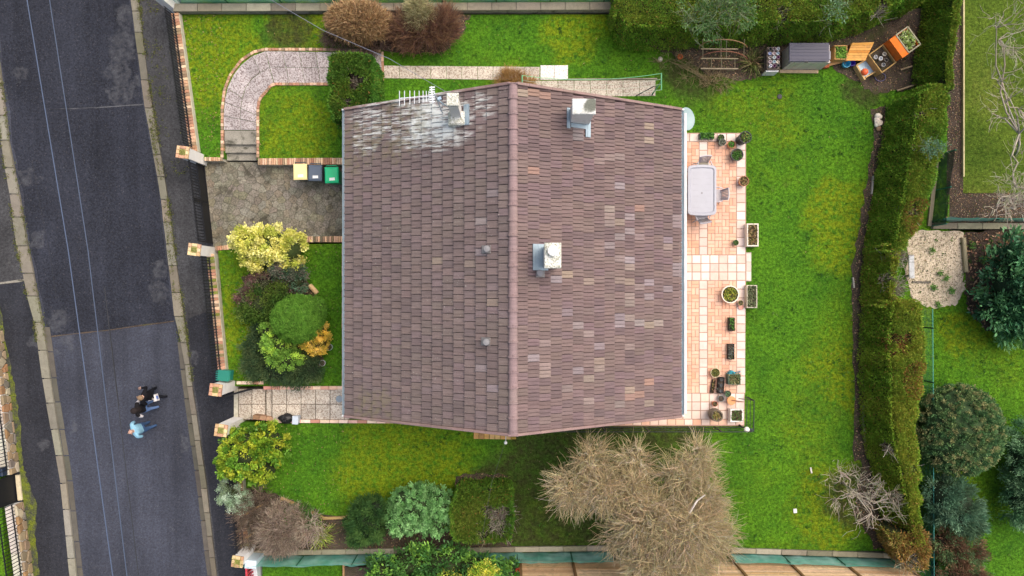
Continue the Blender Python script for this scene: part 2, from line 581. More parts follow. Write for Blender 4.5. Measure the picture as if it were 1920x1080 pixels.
def np_mesh(name, V, loops, starts, totals, cols, m, parent=None):
    """numpy mesh: V (n,3) world, per-vertex colours"""
    me = bpy.data.meshes.new(name)
    off = np.array(wloc(parent)) if parent is not None else np.zeros(3)
    V = (V - off).astype(np.float32)
    me.vertices.add(len(V))
    me.vertices.foreach_set('co', V.ravel())
    me.loops.add(len(loops))
    me.loops.foreach_set('vertex_index', loops.astype(np.int32))
    me.polygons.add(len(starts))
    me.polygons.foreach_set('loop_start', starts.astype(np.int32))
    try:
        me.polygons.foreach_set('loop_total', totals.astype(np.int32))
    except Exception:
        pass
    me.materials.append(m)
    at = me.attributes.new('tint', 'FLOAT_COLOR', 'POINT')
    arr = np.ones((len(V), 4), np.float32)
    arr[:, :3] = cols
    at.data.foreach_set('color', arr.ravel())
    me.update(calc_edges=True)
    me.validate()
    return link(name, me, parent)


def unit(a):
    return a / np.maximum(np.linalg.norm(a, axis=1, keepdims=True), 1e-9)


def leaf_mesh(name, P, D, L, Wd, cols, m, parent=None, flat=0.0):
    """diamond leaves at P along D, length L, width Wd (arrays)"""
    n = len(P)
    R = unit(rng.normal(size=(n, 3)))
    if flat:
        R = unit(R * (1 - flat) + np.array([0, 0, 1.0]) * flat)
        Sd = unit(np.cross(D, R))
    else:
        Sd = unit(np.cross(D, R))
    L = np.broadcast_to(np.asarray(L, float), (n,))[:, None]
    Wd = np.broadcast_to(np.asarray(Wd, float), (n,))[:, None]
    V = np.empty((n, 4, 3))
    V[:, 0] = P
    V[:, 1] = P + D * L * 0.5 + Sd * Wd * 0.5
    V[:, 2] = P + D * L
    V[:, 3] = P + D * L * 0.5 - Sd * Wd * 0.5
    cc = np.repeat(cols, 4, axis=0)
    return np_mesh(name, V.reshape(-1, 3), np.arange(n * 4), np.arange(n) * 4, np.full(n, 4), cc, m, parent)


def seg_mesh(name, A, B, ra, rb, cols, m, parent=None, sides=3):
    """many straight tapered twigs A -> B"""
    n = len(A)
    D = unit(B - A)
    ref = np.where(np.abs(D[:, 2:3]) < 0.9, np.array([[0, 0, 1.0]]), np.array([[1.0, 0, 0]]))
    U = unit(np.cross(D, ref))
    Vv = np.cross(D, U)
    ra = np.broadcast_to(np.asarray(ra, float), (n,))[:, None]
    rb = np.broadcast_to(np.asarray(rb, float), (n,))[:, None]
    vs = np.empty((n, 2 * sides, 3))
    for i in range(sides):
        t = 2 * PI * i / sides
        o = U * math.cos(t) + Vv * math.sin(t)
        vs[:, i] = A + o * ra
        vs[:, sides + i] = B + o * rb
    base = (np.arange(n) * 2 * sides)[:, None]
    lp = []
    for i in range(sides):
        j = (i + 1) % sides
        lp.append(np.concatenate([base + i, base + j, base + sides + j, base + sides + i], axis=1))
    loops = np.stack(lp, axis=1).reshape(-1)
    nf = n * sides
    return np_mesh(name, vs.reshape(-1, 3), loops, np.arange(nf) * 4, np.full(nf, 4), np.repeat(cols, 2 * sides, axis=0), m, parent)


def in_poly(P, poly):
    x, y = P[:, 0], P[:, 1]
    r = np.zeros(len(P), bool)
    n = len(poly)
    for i in range(n):
        x1, y1 = poly[i]
        x2, y2 = poly[(i + 1) % n]
        c = ((y1 > y) != (y2 > y)) & (x < (x2 - x1) * (y - y1) / ((y2 - y1) + 1e-12) + x1)
        r ^= c
    return r


def pal_cols(n, pal, idx=None, j=0.18):
    pal = np.array(pal)
    if idx is None:
        idx = rng.integers(0, len(pal), n)
    c = pal[idx] * (1 + rng.uniform(-j, j, (n, 1))) * (1 + rng.uniform(-0.08, 0.08, (n, 3)))
    return np.clip(c, 0, 1)


def lerp_table(tab, s):
    xs = np.array([t[0] for t in tab], float)
    return [np.interp(s, xs, np.array([t[k] for t in tab], float)) for k in range(1, len(tab[0]))]


def clip_poly(poly, px, py, nx, ny):
    """keep the side where (p - point) . n <= 0"""
    out = []
    for i in range(len(poly)):
        a, b = poly[i], poly[(i + 1) % len(poly)]
        da = (a[0] - px) * nx + (a[1] - py) * ny
        db = (b[0] - px) * nx + (b[1] - py) * ny
        if da <= 0:
            out.append(a)
        if da * db < 0:
            t = da / (da - db)
            out.append((a[0] + (b[0] - a[0]) * t, a[1] + (b[1] - a[1]) * t))
    return out


def voronoi_cells(poly, seeds, gap):
    cells = []
    for i, s in enumerate(seeds):
        c = list(poly)
        for j, t in enumerate(seeds):
            if i == j:
                continue
            dx, dy = t[0] - s[0], t[1] - s[1]
            d = math.hypot(dx, dy)
            if d > 3.0 or d < 1e-6:
                continue
            mx, my = (s[0] + t[0]) / 2 - dx / d * gap / 2, (s[1] + t[1]) / 2 - dy / d * gap / 2
            c = clip_poly(c, mx, my, dx / d, dy / d)
            if len(c) < 3:
                break
        if len(c) >= 3:
            cells.append(c)
    return cells

# ================================================================== SETTING
ZS = -0.45          # street level; the garden lawns lie at 0


def X(tab, y):
    return float(np.interp(y, [t[0] for t in tab], [t[1] for t in tab]))


RK_L = [(-300, 204), (0, 247), (133, 264), (200, 273), (360, 302), (460, 313), (603, 330), (720, 343), (900, 368), (1080, 390), (1400, 432)]
RK_R = [(-300, 220), (0, 262), (133, 277), (200, 288), (360, 315), (460, 328), (603, 348), (720, 362), (900, 388), (1080, 408), (1400, 448)]
LK_L = [(-300, -72), (0, -29), (200, -1), (270, 4), (360, 20), (460, 33), (560, 55), (610, 68), (720, 83), (900, 115), (1080, 133), (1400, 180)]
LK_R = [(-300, -58), (0, -17), (200, 11), (270, 18), (360, 37), (460, 53), (560, 73), (610, 82), (720, 97), (900, 125), (1080, 145), (1400, 192)]


def resample_px(pts, n):
    d = [0]
    for i in range(1, len(pts)):
        d.append(d[-1] + math.hypot(pts[i][0] - pts[i - 1][0], pts[i][1] - pts[i - 1][1]))
    s = np.linspace(0, d[-1], n)
    return list(zip(np.interp(s, d, [p[0] for p in pts]), np.interp(s, d, [p[1] for p in pts])))


def band(fa, fb, y0, y1, z, step=20):
    ys = np.arange(y0, y1 + 0.1, (y1 - y0) / max(1, round((y1 - y0) / step)))
    a = [W(fa(y), y, z) for y in ys]
    b = [W(fb(y), y, z) for y in ys]
    vs = a + b
    n = len(ys)
    return vs, [[i, i + 1, n + i + 1, n + i][::-1] for i in range(n - 1)]


mb = MB()
mb.box((0, 0, -1.0), (500, 500, 0.5))
struct(mb.build('ground', M['grass']))

# carriageway: dark resurfaced length above, worn grey length below
jy = lambda x: 632 - (x - 85) * 0.118
mb = MB()
vs, fs = band(lambda y: X(LK_R, y) - 2, lambda y: X(RK_L, y) + 2, -300, 1400, ZS)
mb.add(vs, fs)
struct(mb.build('road', M['asphalt_old']))
mb = MB()
vs, fs = band(lambda y: X(LK_R, y) + 3, lambda y: X(RK_L, y) - 1, -300, 640, ZS + 0.004, 10)
pl = []
for y in range(-300, 600, 30):
    pl.append((X(LK_R, y) + 5 + random.uniform(-2, 3), y))
left_end = (X(LK_R, 626) + 5, 628)
poly = pl + [left_end] + [(x, jy(x) + random.uniform(-1.5, 1.5)) for x in range(95, 325, 12)] + [(X(RK_L, 596) - 3, 599)]
poly += [(X(RK_L, y) - 4 + random.uniform(-2, 1), y) for y in range(590, -301, -30)]
mb = MB()
mb.add([W(x, y, ZS + 0.004) for x, y in poly], [list(range(len(poly)))[::-1]])
struct(mb.build('road_patch', M['asphalt_new']), 'darker resurfaced length of the road')

# worn pale wheel track beside the kerb, trench seams
m_, t_ = nodes_of('scuffed_asphalt')
k_ = NT(t_)
cc_ = k_.scale(k_.mix(k_.ramp(k_.noise(2.0, 5.0, 0.7), 0.35, 0.65), (0.05, 0.052, 0.06), (0.125, 0.13, 0.14)), k_.ramp(k_.noise(30, 2.0), 0.3, 0.7, 0.7, 1.3))
k_.out(cc_, 0.9, 0.2, 0, k_.noise(45, 3.0), 0.5, 0.01)
M['scuff'] = m_


def ragged(pts, j=2.0, sub=4):
    out = []
    for i in range(len(pts)):
        a, b = pts[i], pts[(i + 1) % len(pts)]
        for s in range(sub):
            t = s / sub
            out.append((a[0] + (b[0] - a[0]) * t + random.uniform(-j, j), a[1] + (b[1] - a[1]) * t + random.uniform(-j, j)))
    return out


def sheet(name, pts, z, m, j=2.0, sub=4, lbl=None):
    p = ragged(pts, j, sub)
    b = MB()
    b.add([W(x, y, z) for x, y in p], [list(range(len(p)))[::-1]])
    o = b.build(name, m)
    a = sum(p[i][0] * p[(i + 1) % len(p)][1] - p[(i + 1) % len(p)][0] * p[i][1] for i in range(len(p)))
    if a < 0:
        o.data.flip_normals()
    return struct(o, lbl)


sheet('road_seam', [(92, 205), (150, 202), (200, 200), (274, 194), (274, 196.5), (200, 202), (150, 203.5), (92, 206)], ZS + 0.012, M['scuff'], 0.7, 5)
sheet('road_seam', [(85, 631), (200, 618), (326, 601), (326, 603), (200, 620), (85, 633)], ZS + 0.012, M['soil'], 0.7, 6)
for pl in ([(150, 642), (163, 632), (174, 627), (186, 625)], [(86, 660), (110, 652), (140, 655), (172, 648)], [(205, 612), (211, 660), (218, 720), (224, 760)], [(330, 610), (341, 690), (352, 780)], [(60, 300), (74, 380), (92, 470), (106, 560)], [(292, 330), (303, 420), (318, 520)]):
    b = MB()
    pts = resample_px(pl, 16)
    L_ = [(x + random.uniform(-.5, .5), y + random.uniform(-.5, .5)) for x, y in pts]
    vs = [W(x - .35, y - .15, ZS + 0.008) for x, y in L_] + [W(x + .35, y + .15, ZS + 0.008) for x, y in L_]
    n = len(L_)
    b.add(vs, [[i, i + 1, n + i + 1, n + i] for i in range(n - 1)], (0.02, 0.02, 0.022))
    struct(b.build('road_crack', M['paint']))

# footways
mb = MB()
vs, fs = band(lambda y: X(RK_R, y) - 1, lambda y: 385 + (y - 305) * 0.122, -300, 1400, ZS + 0.088)
mb.add(vs, fs)
struct(mb.build('pavement', M['asphalt_walk']))
sheet('pavement_patch', [(352, 600), (372, 590), (388, 585), (400, 590), (430, 700), (442, 780), (470, 1000), (500, 1390), (452, 1400), (410, 1080), (390, 900), (364, 720)], ZS + 0.094, M['asphalt_walk_new'], 0.8, 6)
mb = MB()
vs, fs = band(lambda y: X(LK_L, y) - 140, lambda y: X(LK_L, y) + 1, -300, 1400, ZS + 0.088)
mb.add(vs, fs)
struct(mb.build('pavement', M['asphalt_walk_new']))
sheet('pavement_patch', [(-60, 250), (3, 268), (18, 360), (31, 460), (50, 524), (0, 532), (-80, 540)], ZS + 0.094, M['asphalt_walk'], 0.8, 6)
sheet('road_seam', [(-30, 533), (50, 522), (50, 527), (-30, 538)], ZS + 0.099, M['concrete'], 1, 5)

# kerb stones and gutter stones: pieces of the kerbs
def kerb(name, fa, fb, y0, y1, pitch, z1, tones, lbl, skew=0.0):
    root = bpy.data.objects.new(name, None)
    C.objects.link(root)
    struct(root, lbl)
    y = y0
    while y < y1:
        yn = y + pitch * random.uniform(0.85, 1.15)
        q = [(fa(y + .8), y + .8), (fb(y + .8), y + .8 - skew), (fb(yn), yn - skew), (fa(yn), yn)]
        q = [(x + random.uniform(-.5, .5), yy) for x, yy in q]
        b = MB()
        b.prism(WL(q, ZS), ZS - 0.1, z1 + random.uniform(-0.006, 0.008), ch=0.02)
        o = b.build('kerb_stone', M['piece'], root)
        tint(o, jit(random.choice(tones), 0.12))
        y = yn
    return root


kt = [(0.165, 0.152, 0.117), (0.19, 0.175, 0.137), (0.15, 0.138, 0.10), (0.205, 0.19, 0.15)]
kd = [(0.105, 0.098, 0.08), (0.09, 0.085, 0.072)]
kerb('kerb', lambda y: X(RK_L, y) + (0 if y < 600 else 9.5 * min(1, (y - 600) / 60)), lambda y: X(RK_R, y), -250, 1300, 46, ZS + 0.10, kt, 'pale kerb stones along the house side of the road')
kerb('gutter', lambda y: X(RK_L, y) - 1, lambda y: X(RK_L, y) + 8.5, 640, 1300, 50, ZS + 0.012, kd, 'grey gutter stones along the house side of the road')
kerb('kerb', lambda y: X(LK_L, y), lambda y: X(LK_R, y) + 1, -250, 1300, 48, ZS + 0.10, [(0.215, 0.20, 0.158), (0.19, 0.175, 0.135), (0.255, 0.24, 0.195), (0.22, 0.205, 0.16)], 'pale kerb stones along the far side of the road')
kerb('gutter', lambda y: X(LK_R, y) + 1.5, lambda y: X(LK_R, y) + 11, 612, 1300, 50, ZS + 0.012, kd, 'grey gutter stones along the far side of the road')

MOSS_LINES = []
for tab, off, ya, yb, cnt in ((RK_R, 1, -50, 720, 900), (RK_L, 6, 180, 640, 260), (LK_L, 0, 150, 640, 420), (LK_R, 2, -50, 640, 420), (RK_R, 22, -20, 330, 240)):
    for i in range(cnt):
        y = random.uniform(ya, yb)
        if math.sin(y * 0.031 + off) + math.sin(y * 0.083) < random.uniform(-1.2, 1.4):
            continue
        MOSS_LINES.append((X(tab, y) + off + random.gauss(0, 1.6 if off < 10 else 9), y))

# ------------------------------------------------------------------ lawns (raised 0.45 m above the street)
LAWNS = [
    [(339, 27), (419, 27), (419, 250), (420, 297), (376, 297)],
    [(419, 27), (482, 27), (482, 244), (419, 244)],
    [(482, 27), (1780, 27), (1780, 300), (482, 300)],
    [(655, 300), (1780, 300), (1780, 1033), (655, 1033)],
    [(408, 461), (641, 457), (641, 724), (430, 724)],
    [(424, 794), (655, 794), (655, 1033), (458, 1033)],
]
for i, L in enumerate(LAWNS):
    b = MB()
    b.prism(WL(L), -0.7, 0.0)
    struct(b.build('lawn', M['grass']))
NEIGH = [
    ([(1806, -200), (2300, -200), (2300, 362), (1806, 362)], 'grass_dry'),
    ([(1745, 436), (2300, 436), (2300, 1400), (1745, 1400)], 'grass'),
    ([(492, 1051), (1760, 1051), (1760, 1400), (492, 1400)], 'grass'),
    ([(-300, 560), (-24, 560), (-8, 760), (0, 900), (12, 1080), (40, 1400), (-300, 1400)], 'grass'),
    ([(340, -300), (1760, -300), (1760, 5), (340, 5)], 'grass'),
]
for L, mm in NEIGH:
    b = MB()
    b.prism(WL(L), -0.7, -0.002)
    struct(b.build('lawn', M[mm], None))
sheet('soil_path', [(1778, -200), (1806, -200), (1804, 365), (1775, 365)], 0.002, M['mulch'], 1.0, 6, 'bare mulch strip along the pale lawn')
b = MB(); b.prism(WL([(1778, -200), (1806, -200), (1806, 365), (1778, 365)]), -0.7, -0.004); struct(b.build('ground', M['mulch']))
b = MB(); b.prism(WL([(1772, 362.5), (2300, 362.5), (2300, 418), (1772, 418)]), -0.7, -0.001); struct(b.build('flower_bed', M['mulch'], None), 'bare mulched bed behind the green net fence')
b = MB(); b.prism(WL([(1690, 426), (1745, 436), (1745, 1060), (1690, 1060)]), -0.7, -0.006); struct(b.build('ground', M['soil']))
sheet('gravel_yard', [(1700, 432), (1758, 430), (1806, 436), (1811, 470), (1806, 520), (1810, 545), (1790, 572), (1760, 578), (1716, 570), (1700, 520)], 0.008, M['sand'], 3, 6, 'patch of sandy rubble behind the right hedge')
sheet('flower_bed', [(1806, 434), (1900, 430), (1990, 440), (1990, 600), (1850, 618), (1815, 580), (1808, 540)], 0.006, M['mulch'], 4, 6, 'leaf littered bed under the laurel')

# flower beds and worn strips
BEDS = [
    [(602, 30), (640, 80), (700, 92), (760, 100), (830, 98), (870, 60), (880, 28)],
    [(1170, 60), (1230, 92), (1290, 112), (1330, 140), (1400, 150), (1440, 140), (1440, 70)],
    [(1440, 62), (1440, 128), (1560, 124), (1600, 150), (1640, 175), (1700, 168), (1770, 160), (1775, 10), (1690, 20), (1600, 40)],
    [(1634, 205), (1664, 196), (1658, 260), (1642, 330), (1630, 400), (1618, 480), (1622, 560), (1622, 700), (1626, 860), (1602, 862), (1601, 700), (1594, 560), (1601, 480), (1615, 400), (1626, 330), (1640, 260)],
    [(418, 905), (470, 915), (530, 932), (580, 952), (610, 968), (700, 968), (840, 990), (960, 1005), (960, 1032), (462, 1032)],
    [(450, 520), (520, 505), (572, 520), (598, 560), (612, 650), (600, 690), (560, 715), (480, 700), (470, 640), (520, 600), (480, 570)],
    [(855, 892), (900, 886), (958, 892), (962, 1008), (850, 1012)],
    [(1620, 840), (1690, 850), (1720, 1030), (1640, 1028), (1600, 960)],
]
for i, B in enumerate(BEDS):
    sheet('flower_bed', B, 0.010 + 0.001 * i, M['soil'], 4, 7)
sheet('moss_verge', [(-2, 560), (10, 640), (22, 700), (30, 740), (38, 800), (44, 870), (52, 900), (70, 950), (66, 1000), (74, 1080), (60, 1080), (46, 960), (36, 880), (28, 820), (10, 700), (-12, 640)], ZS + 0.102, M['moss'], 2, 8, 'mossy verge at the foot of the stone wall')

# ------------------------------------------------------------------ garden path of washed-gravel slabs
def slab_strip(root, A, B, z1, m, rows=1, gap=0.8, name='slab', tone=None):
    """slabs between two pixel polylines of equal length"""
    for i in range(len(A) - 1):
        for r in range(rows):
            f0, f1 = r / rows, (r + 1) / rows
            l = lambda p, q, t: (p[0] + (q[0] - p[0]) * t, p[1] + (q[1] - p[1]) * t)
            q = [l(A[i], B[i], f0), l(A[i + 1], B[i + 1], f0), l(A[i + 1], B[i + 1], f1), l(A[i], B[i], f1)]
            cx, cy = sum(p[0] for p in q) / 4, sum(p[1] for p in q) / 4
            q = [(x - gap * 0.35 * (1 if x > cx else -1), y - gap * 0.35 * (1 if y > cy else -1)) for x, y in q]
            b = MB()
            b.prism(WL(q), 0.0 - 0.08, z1 + random.uniform(-0.004, 0.004), ch=0.008)
            b.build(name, m, root)


def resample(pts, n):
    d = [0]
    for i in range(1, len(pts)):
        d.append(d[-1] + math.hypot(pts[i][0] - pts[i - 1][0], pts[i][1] - pts[i - 1][1]))
    s = np.linspace(0, d[-1], n)
    return list(zip(np.interp(s, d, [p[0] for p in pts]), np.interp(s, d, [p[1] for p in pts])))


path = bpy.data.objects.new('path', None); C.objects.link(path); struct(path, 'curved path of washed gravel slabs from the drive steps')
OUT = [(420, 244), (419, 205), (424, 172), (434, 146), (455, 118), (478, 102), (498, 96)]
INN = [(481, 244), (482, 205), (484, 188), (488, 180), (496, 172), (505, 165), (514, 158)]
oo, ii = resample(OUT, 8), resample(INN, 8)
slab_strip(path, oo, ii, 0.022, M['aggregate'], 2)
xs = list(np.linspace(0, 1, 8))
oo = [(498 + (717 - 498) * t, 96 + 3 * t) for t in xs]
ii = [(514 + (717 - 514) * t, 156) for t in xs]
slab_strip(path, oo, ii, 0.022, M['aggregate'], 2)
xs = np.arange(720, 1013, 29.2)
slab_strip(path, [(x, 123 + (x - 720) * 0.008) for x in xs], [(x, 147 + (x - 720) * 0.014) for x in xs], 0.02, M['aggregate_pale'], 1)
xs = [1013, 1039, 1065]
slab_strip(path, [(x, 122.5) for x in xs], [(x, 150) for x in xs], 0.03, M['aggregate_white'], 1)
xs = np.arange(985, 1232, 30.5)
slab_strip(path, [(x, 151.5 - (x - 985) * 0.006) for x in xs], [(x, 183 - (x - 985) * 0.012) for x in xs], 0.02, M['aggregate_pale'], 1)

# brick edgings: rows of small bricks
BRK = [hexc(196, 158, 128), hexc(208, 172, 142), hexc(178, 136, 108), hexc(216, 186, 156), hexc(168, 126, 104), hexc(150, 128, 104)]
PNK = [hexc(232, 190, 170), hexc(238, 208, 186), hexc(205, 150, 132), hexc(240, 216, 196), hexc(220, 170, 150)]


def brick_row(mbx, a, b, wid, z0, z1, pitch, tones, gap=0.012):
    """bricks laid side by side from a to b (world xy), wid across"""
    A, B = Vector((a[0], a[1], 0)), Vector((b[0], b[1], 0))
    L = (B - A).length
    n = max(1, round(L / pitch))
    rz = math.atan2(B.y - A.y, B.x - A.x)
    for i in range(n):
        c = A + (B - A) * ((i + 0.5) / n)
        dz = random.uniform(-0.005, 0.005)
        mbx.box((c.x, c.y, (z0 + z1) / 2 + dz), (L / n - gap, wid + random.uniform(-.01, .01), z1 - z0), rz + random.uniform(-.02, .02), jit(random.choice(tones), 0.14), ch=0.008)


edge = bpy.data.objects.new('path_edging', None); C.objects.link(edge); struct(edge, 'brick edging of the curved path')
mb = MB()
E1 = [(417, 296), (417, 205), (421, 170), (431, 143), (452, 114), (476, 98), (497, 93), (560, 93), (612, 93), (660, 95), (714, 96)]
E2 = [(484, 296), (484, 205), (486, 190), (490, 182), (498, 174), (508, 161), (516, 158), (620, 158)]
for E in (E1, E2):
    for i in range(len(E) - 1):
        brick_row(mb, W(*E[i])[:2], W(*E[i + 1])[:2], 0.10, -0.1, 0.05, 0.13, BRK)
brick_row(mb, W(717, 97)[:2], W(718, 152)[:2], 0.08, -0.1, 0.04, 0.2, BRK)
stuff(mb.build('brick', M['piece'], edge))
mb = MB()
brick_row(mb, W(1063, 149.2)[:2], W(1232, 148)[:2], 0.05, -0.1, 0.06, 0.55, [(0.3, 0.27, 0.21), (0.25, 0.22, 0.17)])
stuff(mb.build('edging_strip', M['piece'], path))

# steps down to the drive
ZD = -0.345
steps = bpy.data.objects.new('steps', None); C.objects.link(steps); struct(steps, 'three worn concrete steps from the path down to the drive')
for (ya, yb, z) in ((244.5, 271, 0.0), (271.3, 286.5, -0.15), (286.8, 301, -0.30)):
    b = MB()
    b.prism(WL([(420.5, ya), (481.5, ya), (481.5, yb), (420.5, yb)], z), -0.7, z, ch=0.015)
    b.build('step', M['concrete'], steps)

# ------------------------------------------------------------------ drive of broken paving
drive = bpy.data.objects.new('driveway', None); C.objects.link(drive); struct(drive, 'drive of mossy crazy paving behind the double gate')
DP = WL([(383, 303), (470, 304), (700, 309), (700, 445), (580, 446), (400, 463)], ZD)
b = MB(); b.prism(DP, -0.7, ZD - 0.012, (0.10, 0.095, 0.075)); b.build('joint_bed', M['drive'], drive)
random.seed(21)
seeds = []
x0, x1 = min(p[0] for p in DP), max(p[0] for p in DP)
y0, y1 = min(p[1] for p in DP), max(p[1] for p in DP)
tries = 0
while len(seeds) < 295 and tries < 16000:
    tries += 1
    p = (random.uniform(x0, x1), random.uniform(y0, y1))
    if all(math.hypot(p[0] - q[0], p[1] - q[1]) > 0.205 for q in seeds):
        seeds.append(p)
DT = [hexc(122, 118, 106), hexc(118, 114, 102), hexc(127, 123, 111), hexc(114, 110, 98), hexc(120, 115, 99)]
for c in voronoi_cells(DP, seeds, 0.011):
    n = len(c)
    cx, cy = sum(p[0] for p in c) / n, sum(p[1] for p in c) / n
    b = MB()
    b.prism(c, ZD - 0.06, ZD + random.uniform(-0.006, 0.003), ch=0.006)
    o = b.build('paving_stone', M['drive'], drive)
    tint(o, jit(random.choice(DT), 0.08))
random.seed(5)

# low brick walls retaining the lawns round the drive
def low_wall(name, lbl, runs, cat='wall', tones=BRK, pitch=0.085, z1=0.06):
    a = runs[0][0]
    t = thing(name, lbl, cat, W(*a, 0))
    body, top = MB(), MB()
    for p, q, wid in runs:
        P, Q = W(*p), W(*q)
        c = (P + Q) / 2
        L = (Q - P).length
        rz = math.atan2(Q.y - P.y, Q.x - P.x)
        body.box((c.x, c.y, (-0.7 + z1 - 0.06) / 2), (L, wid - 0.03, 0.7 + z1 - 0.06), rz)
        brick_row(top, P[:2], Q[:2], wid, z1 - 0.06, z1, pitch, tones)
    body.build('wall_body', M['cream'], t)
    stuff(top.build('brick', M['piece'], t))
    return t


low_wall('brick_wall', 'low brick topped wall between the upper lawn and the drive, behind the wheelie bins', [((484, 303.5), (652, 302.5), 0.25)])
low_wall('brick_wall', 'short brick topped wall from the upper gatepost to the steps', [((384, 298.5), (418, 299), 0.14)])
low_wall('brick_wall', 'low mossy brick topped wall along the drive from the middle gatepost past the yellow shrub', [((404, 466), (560, 452), 0.17), ((562, 449), (652, 448.5), 0.22)],
         tones=BRK + [hexc(110, 104, 84), hexc(126, 108, 80)])
mb = MB()
brick_row(mb, W(644, 459)[:2], W(644, 724)[:2], 0.11, -0.2, 0.03, 0.20, PNK + BRK)
stuff(struct(mb.build('brick_edging', M['piece'])))
bpy.data.objects['brick_edging']['kind'] = 'stuff'

# ------------------------------------------------------------------ entrance path below the front lawn
ent = bpy.data.objects.new('entrance_path', None); C.objects.link(ent); struct(ent, 'pale slab path from the small gate to the house')
b = MB(); b.prism(WL([(441, 727), (499, 727), (499, 788), (443, 788)], -0.30), -0.7, -0.33); b.build('joint_bed', M['soil'], ent)
b = MB(); b.prism(WL([(510, 727), (700, 727), (700, 790), (510, 790)]), -0.7, -0.03); b.build('joint_bed', M['soil'], ent)


def rect_slab(root, x0, y0, x1, y1, zb, z1, m, g=0.5, name='slab', ch=0.008):
    b = MB()
    b.prism(WL([(x0 + g, y0 + g), (x1 - g, y0 + g), (x1 - g, y1 - g), (x0 + g, y1 - g)], z1), zb, z1, ch=ch)
    return b.build(name, m, root)


rect_slab(ent, 438, 728, 447, 788, -0.5, -0.30, M['cream'], name='threshold')
for x0, x1 in ((447, 472), (472, 498)):
    for y0, y1 in ((729, 758), (758, 787)):
        rect_slab(ent, x0, y0, x1, y1, -0.5, -0.30, M['aggregate_pale'])
rect_slab(ent, 499, 728, 510, 787, -0.5, -0.15, M['aggregate_pale'], name='step')
for i, x0 in enumerate(list(np.arange(510, 680, 27.2))):
    for y0, y1 in ((728, 758), (758, 787)):
        rect_slab(ent, x0, y0, x0 + 27.2, y1, -0.2, 0.0, M['aggregate_pale'])


def long_bricks(root, a, b, wid, z1, pitch, tones, z0=-0.5):
    A, B = W(*a), W(*b)
    n = max(1, round((B - A).length / pitch))
    rz = math.atan2(B.y - A.y, B.x - A.x)
    for i in range(n):
        c = A + (B - A) * ((i + .5) / n)
        m_ = MB()
        m_.box((0, 0, (z0 + z1) / 2), ((B - A).length / n - 0.012, wid, z1 - z0), rz, ch=0.012)
        o = m_.build('brick', M['piece'], root, local=True)
        o.location = (c.x - root.location.x, c.y - root.location.y, random.uniform(-.006, .006) - root.location.z)
        tint(o, jit(random.choice(tones), 0.1))


pe = thing('brick_kerb', 'pink and cream brick kerb between the front lawn and the entrance path', 'kerb', W(446, 718))
long_bricks(pe, (444, 717.5), (495, 717.5), 0.12, 0.06, 0.22, PNK)
long_bricks(pe, (494, 727), (648, 727), 0.13, 0.05, 0.30, PNK)
pe = thing('brick_kerb', 'pale brick kerb along the lower side of the entrance path beside the black bag', 'kerb', W(560, 790))
long_bricks(pe, (474, 782), (512, 786), 0.16, 0.04, 0.25, [hexc(178, 140, 112), hexc(150, 118, 92)])
long_bricks(pe, (512, 789.5), (900, 791.5), 0.12, 0.045, 0.36, PNK)

# ------------------------------------------------------------------ terrace
ZT = 0.12
ter = bpy.data.objects.new('terrace', None); C.objects.link(ter); struct(ter, 'terrace of pale square tiles and salmon basket-weave bricks')
T = lambda x, y: tuple(W(x, y, ZT)[:2])
b = MB()
b.prism([T(1255, 249), T(1399, 249), T(1399, 474), T(1399, 526), T(1396, 799), T(1040, 799), T(1040, 770), T(1255, 770)], -0.7, ZT - 0.012, (0.40, 0.26, 0.20))
b.build('screed', M['pave'], ter)
b = MB(); b.prism([T(1399.3, 473), T(1409, 473), T(1409, 527), T(1399.3, 527)], -0.5, ZT - 0.02); b.build('screed', M['cream'], ter)
WT = [hexc(222, 206, 196), hexc(217, 198, 187), hexc(225, 212, 204), hexc(216, 192, 179)]
WT2 = [hexc(225, 199, 185), hexc(222, 193, 179), hexc(228, 208, 196)]
ST = [hexc(224, 179, 153), hexc(221, 173, 146), hexc(226, 186, 162), hexc(217, 165, 137), hexc(225, 182, 157)]


def ttile(x0, y0, x1, y1, tones, name='tile', g=0.75):
    b = MB()
    q = [T(x0 + g, y0 + g), T(x1 - g, y0 + g), T(x1 - g, y1 - g), T(x0 + g, y1 - g)]
    b.prism(q, ZT - 0.05, ZT + random.uniform(-0.003, 0.003), ch=0.006)
    o = b.build(name, M['pave'], ter)
    tint(o, jit(random.choice(tones), 0.045, 0.02))
    return o


def rng_steps(a, b, pitch):
    n = max(1, round((b - a) / pitch))
    return [(a + (b - a) * i / n, a + (b - a) * (i + 1) / n) for i in range(n)]


for x0, x1 in rng_steps(1258, 1397, 16.4):
    ttile(x0, 250, x1, 265.5, WT)
for y0, y1 in rng_steps(265.5, 478, 16.4) + rng_steps(526, 737.5, 16.4):
    ttile(1381, y0, 1398, y1, WT)
    ttile(1311, y0, 1326.5, y1, WT)
for x0, x1 in rng_steps(1264, 1398, 16.4):
    for y0, y1 in rng_steps(478, 526, 16):
        ttile(x0, y0, x1, y1, WT)
for y0, y1 in rng_steps(474, 526, 16):
    ttile(1398.6, y0, 1408.6, y1, WT)
for x0, x1 in rng_steps(1264, 1396, 16.4):
    for y0, y1 in rng_steps(737.5, 786, 16.2):
        ttile(x0, y0, x1, y1, WT2 + WT)
for x0, x1 in rng_steps(1042, 1395.5, 16.4):
    ttile(x0, 786, x1, 797.5, WT2 + ST)
for x0, x1 in rng_steps(1042, 1264, 16.4):
    ttile(x0, 771, x1, 785.6, WT2)
cells = []
